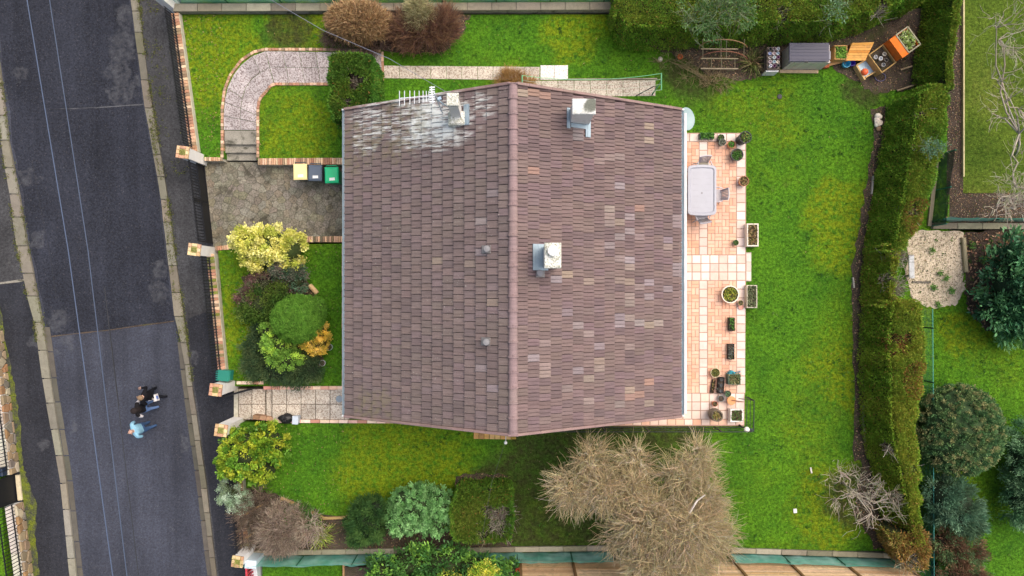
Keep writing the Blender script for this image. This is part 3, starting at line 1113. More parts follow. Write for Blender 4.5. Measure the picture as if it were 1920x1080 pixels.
for xa, xb, nx in ((1269, 1310.6, 3), (1327, 1380.6, 4)):
    for ya, yb in ((266, 477.5), (526.5, 737)):
        ny = round((yb - ya) / 13.4)
        for i in range(nx):
            for j in range(ny):
                cells.append((xa + (xb - xa) * i / nx, ya + (yb - ya) * j / ny, xa + (xb - xa) * (i + 1) / nx, ya + (yb - ya) * (j + 1) / ny, (i + j) % 2))
bricks = []
for (a, c, b_, d, k) in cells:
    if k:
        m0 = (a + b_) / 2
        bricks += [(a, c, m0, d), (m0, c, b_, d)]
    else:
        m0 = (c + d) / 2
        bricks += [(a, c, b_, m0), (a, m0, b_, d)]
vis = [q for q in bricks if q[0] > 1279]
hid = [q for q in bricks if q[0] <= 1279]
random.shuffle(vis)
for q in vis[:300]:
    ttile(*q, ST, 'paving_brick', 0.42)
mb = MB()
for q in vis[300:] + hid:
    g = 0.42
    mb.prism([T(q[0] + g, q[1] + g), T(q[2] - g, q[1] + g), T(q[2] - g, q[3] - g), T(q[0] + g, q[3] - g)], ZT - 0.05, ZT + random.uniform(-.003, .003), tone=jit(random.choice(ST), 0.05), ch=0.006)
if mb.v:
    stuff(mb.build('paving_brick', M['pave'], ter))

b = MB(); b.prism(WL([(641.3, 452), (720, 452), (720, 726), (641.3, 726)]), -0.7, -0.012, (0.2, 0.19, 0.17)); struct(b.build('path', M['piece']), 'narrow concrete strip along the street side house wall')
# ================================================================== HOUSE
EZ, RZ = 3.0, 6.2
XL, XR, XC = -5.571, 5.64, 0.03
Y0, Y1 = -4.24, 5.93
house = thing('house', 'white gabled house with a brown tiled roof in the middle of the garden', 'house', (0, 0.8, 0))
b = MB()
ow = 0.42
pl = [(XL + ow, Y0 + 0.25), (XR - ow, Y0 + 0.25), (XR - ow, Y1 - 0.25), (XL + ow, Y1 - 0.25)]
b.prism(pl, -0.7, 3.12)
for yy in (Y0 + 0.25, Y1 - 0.25 - 0.2):
    b.add([(XL + ow, yy, 3.12), (XR - ow, yy, 3.12), (XC, yy, 5.9), (XL + ow, yy + 0.2, 3.12), (XR - ow, yy + 0.2, 3.12), (XC, yy + 0.2, 5.9)],
          [[0, 1, 2], [5, 4, 3], [1, 4, 5, 2], [0, 2, 5, 3]])
wall_o = b.build('wall', M['white'], house)


def window(c, wdt, hgt, axis, out, door=False, name='window'):
    fr = MB()
    d = 0.07
    ax = Vector((0, 1, 0)) if axis == 'y' else Vector((1, 0, 0))
    nrm = Vector((out, 0, 0)) if axis == 'y' else Vector((0, out, 0))
    cc = Vector(c) + nrm * 0.03
    def bx(off, w_, h_, th):
        s = (th, w_, h_) if axis == 'y' else (w_, th, h_)
        fr.box(cc + off, s, tone=(0.75, 0.75, 0.73))
    up = Vector((0, 0, 1))
    bx(up * (hgt / 2 - d / 2), wdt, d, 0.1)
    bx(-up * (hgt / 2 - d / 2), wdt, d, 0.1)
    for s in (-1, 1):
        bx(ax * s * (wdt / 2 - d / 2), d, hgt - 2 * d, 0.1)
    bx(Vector((0, 0, 0)), d, hgt - 2 * d, 0.09)
    o = fr.build(name, M['paint'], house)
    g = MB()
    s = (0.03, wdt - 2 * d, hgt - 2 * d) if axis == 'y' else (wdt - 2 * d, 0.03, hgt - 2 * d)
    g.box(cc, s, tone=(0.03, 0.04, 0.045))
    g.build('pane', M['gloss'], o)


for yy in (-2.6, 0.4, 3.4):
    window((XR - ow, yy, 1.5), 1.6, 2.0, 'y', 1)
for yy in (-2.8, 0.0):
    window((XL + ow, yy, 1.75), 1.3, 1.2, 'y', -1)
for xx in (-2.6, 2.6):
    window((xx, Y0 + 0.25, 1.7), 1.2, 1.2, 'x', -1)
    window((xx, Y1 - 0.25, 1.7), 1.2, 1.2, 'x', 1)
g = MB(); g.box((XL + ow - 0.02, 3.2, 0.75), (0.06, 2.4, 2.3), tone=(0.5, 0.5, 0.48))
g.build('garage_door', M['paint'], house)

# roof deck, then tiles
roof = MB()
sx = math.hypot(XC - XL, RZ - EZ)
th = 0.09
for xe in (XL, XR):
    s = -1 if xe < 0 else 1
    dz = -0.07
    roof.add([(xe - s * 0.03, Y0 + .02, EZ + dz), (XC, Y0 + .02, RZ + dz), (XC, Y1 - .02, RZ + dz), (xe - s * 0.03, Y1 - .02, EZ + dz),
              (xe - s * 0.03, Y0 + .02, EZ + dz - th), (XC, Y0 + .02, RZ + dz - th), (XC, Y1 - .02, RZ + dz - th), (xe - s * 0.03, Y1 - .02, EZ + dz - th)],
             [[0, 1, 2, 3], [7, 6, 5, 4], [0, 4, 5, 1], [2, 6, 7, 3], [3, 7, 4, 0]])
roof_o = roof.build('roof', M['soil'], house)

NT_, NC = 44, 16
PROF = [(0.0, 0.004), (0.03, 0.020), (0.13, 0.027), (0.22, 0.020), (0.26, 0.004), (0.30, 0.004), (0.60, 0.006), (0.94, 0.004), (0.955, -0.03), (0.992, -0.03)]
PROF_R = [(0.0, 0.004), (0.03, 0.020), (0.10, 0.025), (0.19, 0.018), (0.40, 0.008), (0.45, 0.002), (0.456, -0.025), (0.476, -0.025), (0.49, 0.016), (0.60, 0.020), (0.70, 0.014), (0.94, 0.004), (0.962, -0.03), (0.99, -0.03)]
GREYB = [hexc(116, 103, 100), hexc(112, 99, 97), hexc(119, 105, 102), hexc(114, 102, 98), hexc(108, 96, 95), hexc(117, 103, 103)]
MAUVE = [hexc(112, 96, 95), hexc(108, 92, 91), hexc(116, 99, 97), hexc(111, 96, 93), hexc(104, 89, 90), hexc(113, 96, 98), hexc(117, 101, 98)]
ODD = [hexc(170, 164, 163), hexc(166, 154, 144), hexc(156, 144, 138), hexc(164, 149, 130), hexc(156, 148, 154), hexc(166, 132, 116)]


def tile_geo(side, course, yc, wd, w2=None):
    """one interlocking tile: world vertices and faces"""
    xe = XL if side == 'l' else XR
    s = Vector((XC - xe, 0, RZ - EZ)).normalized()          # up the slope
    nrm = Vector((-s.z, 0, s.x)) if s.x > 0 else Vector((s.z, 0, -s.x))
    g = (sx - 0.06) / NC
    base = Vector((xe, 0, EZ)) + s * (g * course)
    Lg = g + 0.06
    if course == NC - 1:
        Lg = g
    prof = PROF if side == 'l' else PROF_R
    sgn = 1
    lo, hi, un = [], [], []
    tail, head = 0.052, 0.002
    for u, h in prof:
        y = yc + (u - 0.5) * wd * sgn
        lo.append(base + nrm * (tail + h) + Vector((0, y, 0)))
        hi.append(base + s * Lg + nrm * (head + h) + Vector((0, y, 0)))
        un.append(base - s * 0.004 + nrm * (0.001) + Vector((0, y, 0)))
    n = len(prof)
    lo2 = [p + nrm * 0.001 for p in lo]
    vs = lo + hi + un + lo2                      # lo2 and un carry the shadow line painted along the tail edge
    skip = [i for i in range(n - 1) if prof[i][1] < 0 and prof[i + 1][1] < 0]
    fs = [[i, i + 1, n + i + 1, n + i] for i in range(n - 1) if i not in skip] + [[2 * n + i, 2 * n + i + 1, 3 * n + i + 1, 3 * n + i] for i in range(n - 1)]
    fs += [[2 * n, 0, n], [3 * n - 1, 2 * n - 1, n - 1]]
    if s.x > 0:
        fs = [f[::-1] for f in fs]
    return vs, fs, n


random.seed(3)
pale = {}
ODD_PX = [(1085, 240, 0), (1085, 255, 0), (1090, 207, 5), (1138, 395, 1), (1138, 410, 1), (1138, 425, 2), (1155, 412, 3), (1172, 405, 0), (1172, 428, 4), (1190, 440, 2),
          (1248, 445, 4), (1155, 450, 4), (1135, 455, 4), (1155, 490, 2), (1172, 500, 1), (1155, 520, 3), (1172, 525, 3), (1172, 560, 1), (1172, 573, 2), (1172, 590, 1),
          (1155, 588, 4), (1210, 562, 4), (1192, 600, 0), (1075, 605, 0), (1096, 622, 1), (1230, 610, 1), (1015, 680, 1), (1015, 695, 1), (1115, 678, 3), (1117, 690, 1),
          (1096, 710, 1), (1096, 750, 1), (1154, 752, 2), (1210, 752, 3), (1050, 730, 2), (1130, 300, 2), (1155, 295, 2), (1078, 312, 5), (1098, 527, 3), (1055, 583, 4),
          (1265, 415, 4), (1265, 505, 4), (1015, 640, 2), (1075, 690, 4), (1175, 650, 2), (1250, 545, 4), (910, 478, 4), (888, 492, 3), (828, 486, 3), (930, 563, 3),
          (910, 408, 0), (908, 685, 4), (932, 368, 4), (996, 176, 5), (1015, 178, 5), (1250, 462, 1), (1232, 605, 2), (1115, 655, 4), (935, 735, 4), (1190, 540, 2)]
cand = []
pit = (Y1 - Y0) / NT_
for side in 'lr':
    for cidx in range(NC):
        fo = (0.5 if cidx % 2 else 0.0) if side == 'l' else (0.0, 0.27, 0.10, 0.36)[cidx % 4]
        for k in range(NT_ + (1 if fo else 0)):
            yc = Y0 + (k + 0.5 - fo) * pit
            wd = pit
            if yc - wd / 2 < Y0 - 1e-6:
                wd = pit * (1 - fo); yc = Y0 + wd / 2
            if yc + wd / 2 > Y1 + 1e-6:
                wd = pit * fo; yc = Y1 - wd / 2
            xe = XL if side == 'l' else XR
            f = (cidx + 0.5) / NC
            z = EZ + (RZ - EZ) * f
            x = xe + (XC - xe) * f
            px, py = 960 + x * S / (H - z), 540 - yc * S / (H - z)
            tone = jit(random.choice(GREYB if side == 'l' else MAUVE), 0.05, 0.015)
            for (ox, oy, oi) in ODD_PX:
                if abs(px - ox) < 10.5 and abs(py - oy) < 7.0:
                    kk_ = 0.33 if oi != 5 else (0.5 if oy < 190 else 0.15)
                    tone = tuple(kk_ * p_ + (1 - kk_) * q_ for p_, q_ in zip(jit(ODD[oi], 0.06), tone))
            if side == 'r' and random.random() < 0.03:
                tone = jit(random.choice(ODD[3:]), 0.08); tone = tuple(0.5 * a + 0.5 * b for a, b in zip(tone, MAUVE[0]))
            cand.append((-z + random.uniform(0, .01), side, cidx, yc, wd, tone))
cand.sort(key=lambda q: q[0])
rest = MB()
for i, (zz, side, cidx, yc, wd, tone) in enumerate(cand):
    vs, fs, n_p = tile_geo(side, cidx, yc, wd)
    dk = tuple(-0.62 * q for q in tone)  # darkens the tail edge to paint in the shade below each course
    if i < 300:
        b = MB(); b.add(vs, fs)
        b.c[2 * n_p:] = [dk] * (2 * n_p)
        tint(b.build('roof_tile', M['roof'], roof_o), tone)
    else:
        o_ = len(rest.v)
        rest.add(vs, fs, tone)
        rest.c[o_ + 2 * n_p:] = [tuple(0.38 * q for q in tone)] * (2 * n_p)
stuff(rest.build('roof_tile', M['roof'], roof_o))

# ridge: half-round tiles with raised collars
nr = 23
rp = (Y1 - Y0 + 0.06) / nr
for i in range(nr):
    y = Y0 - 0.03 + i * rp
    b = MB()
    n = 9
    def ring(yy, r, dz):
        return [(XC + r * math.cos(PI * (0.02 + 0.96 * k / (n - 1))), yy, RZ - 0.045 + dz + r * 0.85 * math.sin(PI * (0.02 + 0.96 * k / (n - 1)))) for k in range(n)]
    rings = [ring(y, 0.165, 0.0), ring(y + 0.045, 0.165, 0.0), ring(y + 0.05, 0.142, 0.0), ring(y + rp + 0.02, 0.132, -0.008)]
    vs = sum(rings, [])
    fs = []
    for a in range(3):
        for k in range(n - 1):
            fs.append([a * n + k, a * n + k + 1, (a + 1) * n + k + 1, (a + 1) * n + k])
    fs.append(list(range(n)))
    b.add(vs, fs)
    b.lathe([(0.012, 0), (0.012, 0.012), (0.004, 0.016)], (XC, y + 0.075, RZ + 0.073), 6, tone=(-0.12, -0.1, -0.1))
    o = b.build('ridge_tile', M['roof'], roof_o)
    tint(o, jit(hexc(138, 119, 119), 0.05, 0.02))
b = MB(); b.box((XC, Y1 + 0.035, RZ - 0.02), (0.29, 0.04, 0.22), ch=0.02); tint(b.build('ridge_end_cap', M['roof'], roof_o), hexc(150, 126, 126))
b = MB(); b.box((XC, Y0 - 0.06, RZ - 0.02), (0.30, 0.05, 0.22), ch=0.02); tint(b.build('ridge_end_cap', M['roof'], roof_o), hexc(150, 126, 126))

# verge tiles on the four gable edges
for side in 'lr':
    xe = XL if side == 'l' else XR
    s = Vector((XC - xe, 0, RZ - EZ)).normalized()
    g = (sx - 0.1) / NC
    ang = math.atan2(s.z, s.x) if s.x > 0 else math.atan2(-s.z, -s.x)
    for yy, o_ in ((Y0 - 0.045, -1), (Y1 + 0.045, 1)):
        for c in range(NC):
            p = Vector((xe, yy, EZ)) + s * (g * (c + 0.5))
            b = MB()
            R = Matrix.Rotation(-ang, 3, 'Y') @ Matrix.Rotation(math.radians(1.6) * (1 if s.x > 0 else 1), 3, 'Y')
            b.box(p + Vector((0, 0, 0.005)), (g + 0.015, 0.085, 0.20), rot=R, ch=0.012)
            tint(b.build('verge_tile', M['roof'], roof_o), jit(hexc(140, 118, 114), 0.07, 0.02))

# gutters
def gutter(name, x, s, rim):
    b = MB()
    n = 7
    r = 0.065
    cs = [(math.cos(PI + PI * k / (n - 1)) * r, math.sin(PI + PI * k / (n - 1)) * r) for k in range(n)]
    ci = [(a * 0.86, c_ * 0.86) for a, c_ in cs]
    ys = (Y0 - 0.02, Y1 + 0.02)
    vs = [(x + a, yy, EZ - 0.03 + c_) for yy in ys for a, c_ in cs] + [(x + a, yy, EZ - 0.03 + c_) for yy in ys for a, c_ in ci]
    fs = [[k, k + 1, n + k + 1, n + k] for k in range(n - 1)] + [[2 * n + k + 1, 2 * n + k, 3 * n + k, 3 * n + k + 1] for k in range(n - 1)]
    fs += [[0, n, 3 * n, 2 * n], [n - 1, 3 * n - 1, 4 * n - 1, 2 * n - 1][::-1]]
    b.add(vs, fs)
    o = b.build(name, M['zinc'], house)
    if rim:
        f = MB()
        f.box((x + s * 0.112, (Y0 + Y1) / 2 - 0.02, EZ - 0.045), (0.085, Y1 - Y0 - 0.1, 0.10), tone=(0.8, 0.8, 0.78), ch=0.015)
        f.build('gutter_board', M['paint'], house)
    for yy in (Y0 - 0.04, Y1 + 0.04):
        e = MB(); e.box((x, yy, EZ - 0.045), (0.15, 0.05, 0.13), tone=(0.72, 0.74, 0.74), ch=0.01)
        e.build('gutter_stop', M['paint'], house)


gutter('gutter', XL - 0.055, -1, False)
gutter('gutter', XR + 0.055, 1, True)
for yy in (Y0 + 0.25, Y1 - 0.3):
    b = MB(); b.tube([(XL + 0.30, yy, EZ - .1), (XL + 0.36, yy, EZ - 0.5), (XL + 0.36, yy, -0.3)], 0.04, 8, (0.3, 0.33, 0.35)); b.build('downpipe', M['paint'], house)

zr = lambda x: RZ - abs(x - XC) * (RZ - EZ) / (5.6)


def chimney(lbl, cx, cy, wx, wy, ztop, capx, capy, body_tone, cap_m, flash):
    t = MB()
    zb = zr(cx) - 0.6
    t.box((cx, cy, (zb + ztop - 0.12) / 2), (wx, wy, ztop - 0.12 - zb), tone=body_tone)
    ch = t.build('chimney', M['chim_body'], roof_o)
    c = MB(); c.box((cx, cy, ztop - 0.06), (capx, capy, 0.12), tone=(0, 0, 0), ch=0.02)
    c.build('chimney_cap', cap_m, ch)
    for (fx, fy, fw, fd) in flash:
        f = MB()
        s = -1 if fx < XC else 1
        ang = math.atan2(RZ - EZ, 5.6) * (1 if fx > XC else -1)
        R = Matrix.Rotation(ang, 3, 'Y')
        for q in range(3):
            xo = (q - 1) * fw / 3
            f.box((fx + xo, fy, zr(fx + xo) + 0.085 + (0.012 if q == 1 else 0)), (fw / 3 / math.cos(ang), fd, 0.025), rot=R)
        f.build('flashing', M['zinc'], ch)
    return ch


m_, t_ = nodes_of('weathered_chimney_cap')
k_ = NT(t_)
cc_ = k_.mix(k_.ramp(k_.noise(1.9, 6.0, 0.7), 0.52, 0.64), (0.74, 0.75, 0.73), (0.40, 0.41, 0.36))
cc_ = k_.mix(k_.spots([(W(1108, 195, 6.4).x, W(0, 197, 6.4).y, 0.26)], 0.25, 5), cc_, (0.16, 0.17, 0.14))
k_.out(k_.scale(cc_, k_.ramp(k_.noise(25, 3), 0.3, 0.7, 0.85, 1.12)), 0.9, 0.2, 0, k_.noise(40, 3), 0.3, 0.01)
M['cap'] = m_
M['cap_rough'] = gravelly('lichened_cap', (0.55, 0.56, 0.49), (0.70, 0.71, 0.66), (0.36, 0.37, 0.30), 26)
M['chim_body'] = mat('chimney_render', (0.78, 0.76, 0.72), 0.9, var=0.06, dirt=(0.45, 0.40, 0.3), dirt_amt=0.3, dirt_scale=3)
p = W(848.5, 186, 7.0)
ch1 = chimney('', p.x, p.y, 0.28, 0.30, 7.0, 0.34, 0.36, (0, 0, 0), M['cap_rough'], [(p.x + 0.30, p.y - 0.08, 0.17, 0.62)])
b = MB(); b.box((p.x, p.y - 0.18, zr(p.x) + 0.12), (0.52, 0.42, 0.30), ch=0.05); b.build('chimney_base', M['cap_rough'], ch1)
p = W(1095, 198, 6.45)
ch2 = chimney('', p.x, p.y - 0.02, 0.60, 0.40, 6.45, 0.68, 0.45, (0, 0, 0), M['cap'], [(p.x - 0.36, p.y - 0.1, 0.10, 0.62), (p.x + 0.27, p.y - 0.36, 0.16, 0.5)])
f = MB(); f.box((p.x - 0.02, p.y - 0.30, zr(p.x) + 0.08), (0.62, 0.13, 0.05), rot=Matrix.Rotation(math.atan2(RZ - EZ, 5.6), 3, 'Y')); f.build('flashing', M['zinc'], ch2)
p = W(1036.5, 479, 7.0)
ch3 = chimney('', p.x, p.y, 0.42, 0.62, 7.0, 0.48, 0.72, (0, 0, 0), M['cap_rough'], [(p.x - 0.30, p.y, 0.46, 0.78)])
b = MB()
cw = (p.x + 0.005, p.y + 0.13, 7.0)
n = 24
prof = [(0.10, 0.0), (0.10, 0.10), (0.15, 0.10), (0.15, 0.14), (0.02, 0.18)]
b.lathe(prof, cw, n, (0.80, 0.80, 0.78))
for k in range(10):
    a = 2 * PI * k / 10
    b.box((cw[0] + 0.08 * math.cos(a), cw[1] + 0.08 * math.sin(a), cw[2] + 0.163), (0.14, 0.006, 0.012), a, (0.6, 0.6, 0.58))
b.build('chimney_cowl', M['paint'], ch3)
for px, py in ((912.5, 466.5), (911.5, 641.5), (1012.5, 512)):
    x = W(px, py, 6.2).x
    z = zr(x) + 0.36
    q = W(px, py, z)
    b = MB()
    b.lathe([(0.07, -0.45), (0.07, -0.02), (0.098, -0.03), (0.102, 0.0), (0.09, 0.035), (0.03, 0.05)], q, 16, (0.22, 0.22, 0.23))
    v = b.build('vent', M['paint'], roof_o, smooth=False)
    f = MB(); s = -1 if q.x < XC else 1
    f.box((q.x + s * 0.02, q.y, zr(q.x) + 0.06), (0.3, 0.24, 0.03), rot=Matrix.Rotation(math.atan2(RZ - EZ, 5.6) * s, 3, 'Y'), tone=(0.20, 0.19, 0.19))
    f.build('flashing', M['paint'], v)

# ================================================================== WALLS, GATEPOSTS, RAILINGS, GATES
ZW = 0.30           # top of the low front walls
ZP = 1.40           # top of the gateposts


def front_wall(lbl, fl, y0, y1, wid=0.30, mossy=False):
    """low front wall along the footway: rendered body, brick coping of many small bricks"""
    a, c = W(fl(y0), y0, ZW), W(fl(y1), y1, ZW)
    t = thing('front_wall', lbl, 'wall', (a.x, a.y, ZS), 'low front walls along the pavement')
    mid = (a + c) / 2
    L = (c - a).length
    rz = math.atan2(c.y - a.y, c.x - a.x)
    b = MB(); b.box((mid.x, mid.y, (-0.8 + ZW - 0.05) / 2), (L, wid, ZW - 0.05 + 0.8), rz); b.build('wall_body', M['cream'], t)
    b = MB()
    tones = BRK if not mossy else BRK + [hexc(122, 128, 60), hexc(110, 116, 62), hexc(140, 128, 90)]
    brick_row(b, (a.x, a.y), (c.x, c.y), wid - 0.03, ZW - 0.05, ZW, 0.115, tones)
    stuff(b.build('brick', M['piece'], t))
    return t


fA = lambda y: 327.5 + (y - 27) * 0.1365
fB = lambda y: 394.5 + (y - 485) * 0.099
fC = lambda y: 449 + (y - 930) * 0.100
front_wall('brick coped front wall of the upper lawn, above the double gate', fA, 24, 284)
front_wall('brick coped front wall between the double gate and the green mailbox', fB, 476, 716, mossy=True)
front_wall('moss covered front wall at the brown bed, lowest in the photo', fC, 800, 1048, 0.34, True)


def railing(lbl, fl, y0, y1, pitch=0.105, ztop=1.16):
    a, c = W(fl(y0), y0, ZW), W(fl(y1), y1, ZW)
    sh = (c - a).normalized().cross(Vector((0, 0, 1))) * 0.04
    t = thing('railing', lbl, 'railing', (a.x, a.y, ZW), 'black railings on the front walls')
    d = c - a
    rz = math.atan2(d.y, d.x)
    for z in (ZW + 0.12, ztop - 0.10):
        b = MB(); m0 = (a + c) / 2; b.box((m0.x, m0.y, z), (d.length, 0.04, 0.025), rz); b.build('rail', M['iron'], t)
    bar = MB(); bar.box((0, 0, (ztop - ZW - 0.03) / 2 + 0.03), (0.022, 0.022, ztop - ZW - 0.03)); bar.add([(-.02, 0, ztop - ZW - .02), (.02, 0, ztop - ZW - .02), (0, .02, ztop - ZW - .02), (0, -.02, ztop - ZW - .02), (0, 0, ztop - ZW + .06)], [[0, 2, 4], [2, 1, 4], [1, 3, 4], [3, 0, 4]])
    n = int(d.length / pitch)
    first = None
    for i in range(n + 1):
        p = d * (i / n)
        if first is None:
            first = bar.build('bar', M['iron'], t, local=True)
            o = first
        else:
            o = first.copy(); C.objects.link(o); o.parent = t
        o.location = (p.x, p.y, 0)
    return t


railing('long black spiked railing on the brick wall of the upper lawn', fA, 28, 276)
railing('black spiked railing on the wall between the double gate and the green mailbox', fB, 484, 692)
railing('short black railing on the mossy wall by the brown bed', fC, 815, 1036)


def gatepost(lbl, cx, cy, size=0.44, moss=1.0, rz=-0.13, zb=-0.7):
    p = W(cx, cy, ZP)
    t = thing('gatepost', lbl, 'gatepost', (p.x, p.y, ZS), 'white gateposts along the pavement')
    b = MB(); b.box((p.x, p.y, (zb + ZP - 0.1) / 2), (size - 0.07, size - 0.07, ZP - 0.1 - zb), rz); b.build('shaft', M['white'], t)
    R = Matrix.Rotation(rz, 3, 'Z')
    k = 0
    for (ox, oy, sx_, sy_) in ((-1, 0, 1, 0), (1, 0, 1, 0), (0, -1, 0, 1), (0, 1, 0, 1)):
        half = size / 2 - 0.055
        n = 2 if sx_ else 3
        for i in range(3):
            f = (i - 1) * size / 3
            if sx_:
                off = Vector((ox * half, f, 0)); sz = (0.11, size / 3 - 0.012, 0.09)
            else:
                if i != 1: continue
                off = Vector((0, oy * half, 0)); sz = (size - 0.235, 0.11, 0.09)
            b = MB(); b.box(Vector((p.x, p.y, ZP - 0.045 + random.uniform(-.006, .006))) + R @ off, sz, rz, ch=0.012)
            tint(b.build('cap_brick', M['piece'], t), jit(random.choice([hexc(214, 184, 142), hexc(200, 168, 128), hexc(220, 196, 152), hexc(196, 152, 124)]), 0.08))
    b = MB(); b.box((p.x, p.y, ZP - 0.055), (size - 0.22, size - 0.22, 0.09), rz, ch=0.02)
    tint(b.build('cap_centre', M['piece'], t), hexc(168, 164, 104) if moss < 1.5 else hexc(134, 140, 62))
    n = int(260 * moss)
    q = rng.uniform(-1, 1, (n, 2)) * (size / 2 - 0.13 if moss < 1.5 else size / 2 - .02)
    P = np.column_stack([p.x + q[:, 0], p.y + q[:, 1], np.full(n, ZP - 0.005)])
    leaf_mesh('moss', P, unit(rng.normal(size=(n, 3)) * [1, 1, .5] + [0, 0, .4]), 0.03, 0.02, pal_cols(n, [(0.17, 0.18, 0.05), (0.12, 0.15, 0.03), (0.22, 0.2, 0.09)]), M['leaf'], t)
    return t


gatepost('white gatepost at the top corner of the upper lawn', 292, -16)
gatepost('white gatepost with a tan brick cap above the double gate', 341.5, 285)
gatepost('white gatepost with a mossy square cap below the double gate', 363.5, 468)
gatepost('white gatepost beside the green mailbox, above the small gate', 403.5, 731.5)
gatepost('white gatepost with a brick cap by the bright yellow green shrub', 413.5, 807.5)
gatepost('white gatepost with a moss covered cap at the net fence by the red railing', 444.5, 1054, 0.40, 2.6)

# double gate
ga, gc = W(383, 305, ZS), W(401, 458, ZS)
gate = thing('double_gate', 'black iron double gate with solid lower panels across the drive', 'gate', (ga.x, ga.y, ZS))
d = gc - ga
rz = math.atan2(d.y, d.x)
u = d.normalized()
for h in range(2):
    s0, s1 = (0.005, 0.495) if h == 0 else (0.505, 0.995)
    A, B = ga + d * s0, ga + d * s1
    mid, L = (A + B) / 2, (B - A).length
    lf = MB()
    for z in (0.08, 0.72, 1.38):
        lf.box((mid.x, mid.y, ZS + z), (L, 0.045, 0.05), rz)
    for q in (A + u * .025, B - u * .025):
        lf.box((q.x, q.y, ZS + 0.75), (0.05, 0.05, 1.40), rz)
    leafo = lf.build('gate_leaf', M['iron'], gate)
    pn = MB(); pn.box((mid.x, mid.y, ZS + 0.40), (L - 0.1, 0.02, 0.58), rz); pn.build('panel', M['iron'], leafo)
    nb = 13
    first = None
    for i in range(nb):
        q = A + u * (0.1 + (L - 0.2) * i / (nb - 1))
        if first is None:
            b = MB(); b.box((0, 0, 0.40), (0.022, 0.022, 0.80)); first = b.build('bar', M['iron'], leafo, local=True); o = first
        else:
            o = first.copy(); C.objects.link(o); o.parent = leafo
        o.location = Vector((q.x, q.y, ZS + 0.70)) - Vector(ga[:2] + (ZS,)) if False else (q.x - ga.x, q.y - ga.y, 0.70)

# small ornamental gate standing open
sa, sc = W(424, 741, ZS + .0), W(490, 722.5, -0.30)
sg = thing('small_gate', 'black wrought iron gate standing open over the entrance path', 'gate', (sa.x, sa.y, -0.3))
A = Vector((W(432, 739, -0.3).x, W(432, 739, -0.3).y, 0)); B = Vector((W(490, 722.5, -0.3).x, W(490, 722.5, -0.3).y, 0))
d2 = B - A; rz2 = math.atan2(d2.y, d2.x); u2 = d2.normalized(); L2 = d2.length
b = MB()
m0 = (A + B) / 2
for z in (-0.2, 0.25, 0.92):
    b.box((m0.x, m0.y, z), (L2, 0.035, 0.04), rz2)
for q in (A, B):
    b.box((q.x, q.y, 0.38), (0.045, 0.045, 1.2), rz2)
b.build('gate_frame', M['iron'], sg)
b = MB(); b.box((m0.x, m0.y, 0.02), (L2 - 0.06, 0.015, 0.40), rz2); b.build('panel', M['iron'], sg)
for i in range(7):
    q = A + u2 * (L2 * (i + 0.5) / 7)
    pts = [q + u2 * (0.05 * math.cos(t)) + Vector((0, 0, 0.58 + 0.27 * math.sin(t))) for t in np.linspace(0, 2 * PI, 11)]
    b = MB(); b.tube(pts, 0.009, 4); b.build('scroll', M['iron'], sg)

# green mailbox on the railing
p = W(421, 704, 0.75)
mbx = thing('mailbox', 'green metal mailbox fixed to the railing beside the gatepost', 'mailbox', (p.x, p.y, 0.45))
G = hexc(38, 128, 110)
b = MB(); b.box((p.x + 0.05, p.y, 0.62), (0.32, 0.36, 0.34), -0.1, G, ch=0.02); b.build('box', M['gloss'], mbx)
b = MB(); b.box((p.x - 0.02, p.y, 0.81), (0.42, 0.40, 0.03), -0.1, jit(G, 0.1), ch=0.01); b.build('lid', M['gloss'], mbx)
for i in range(5):
    b = MB(); b.box((p.x - 0.24, p.y - 0.16 + i * 0.08, 0.76), (0.14, 0.035, 0.05), -0.1, hexc(30, 120, 112)); b.build('louvre', M['gloss'], mbx)

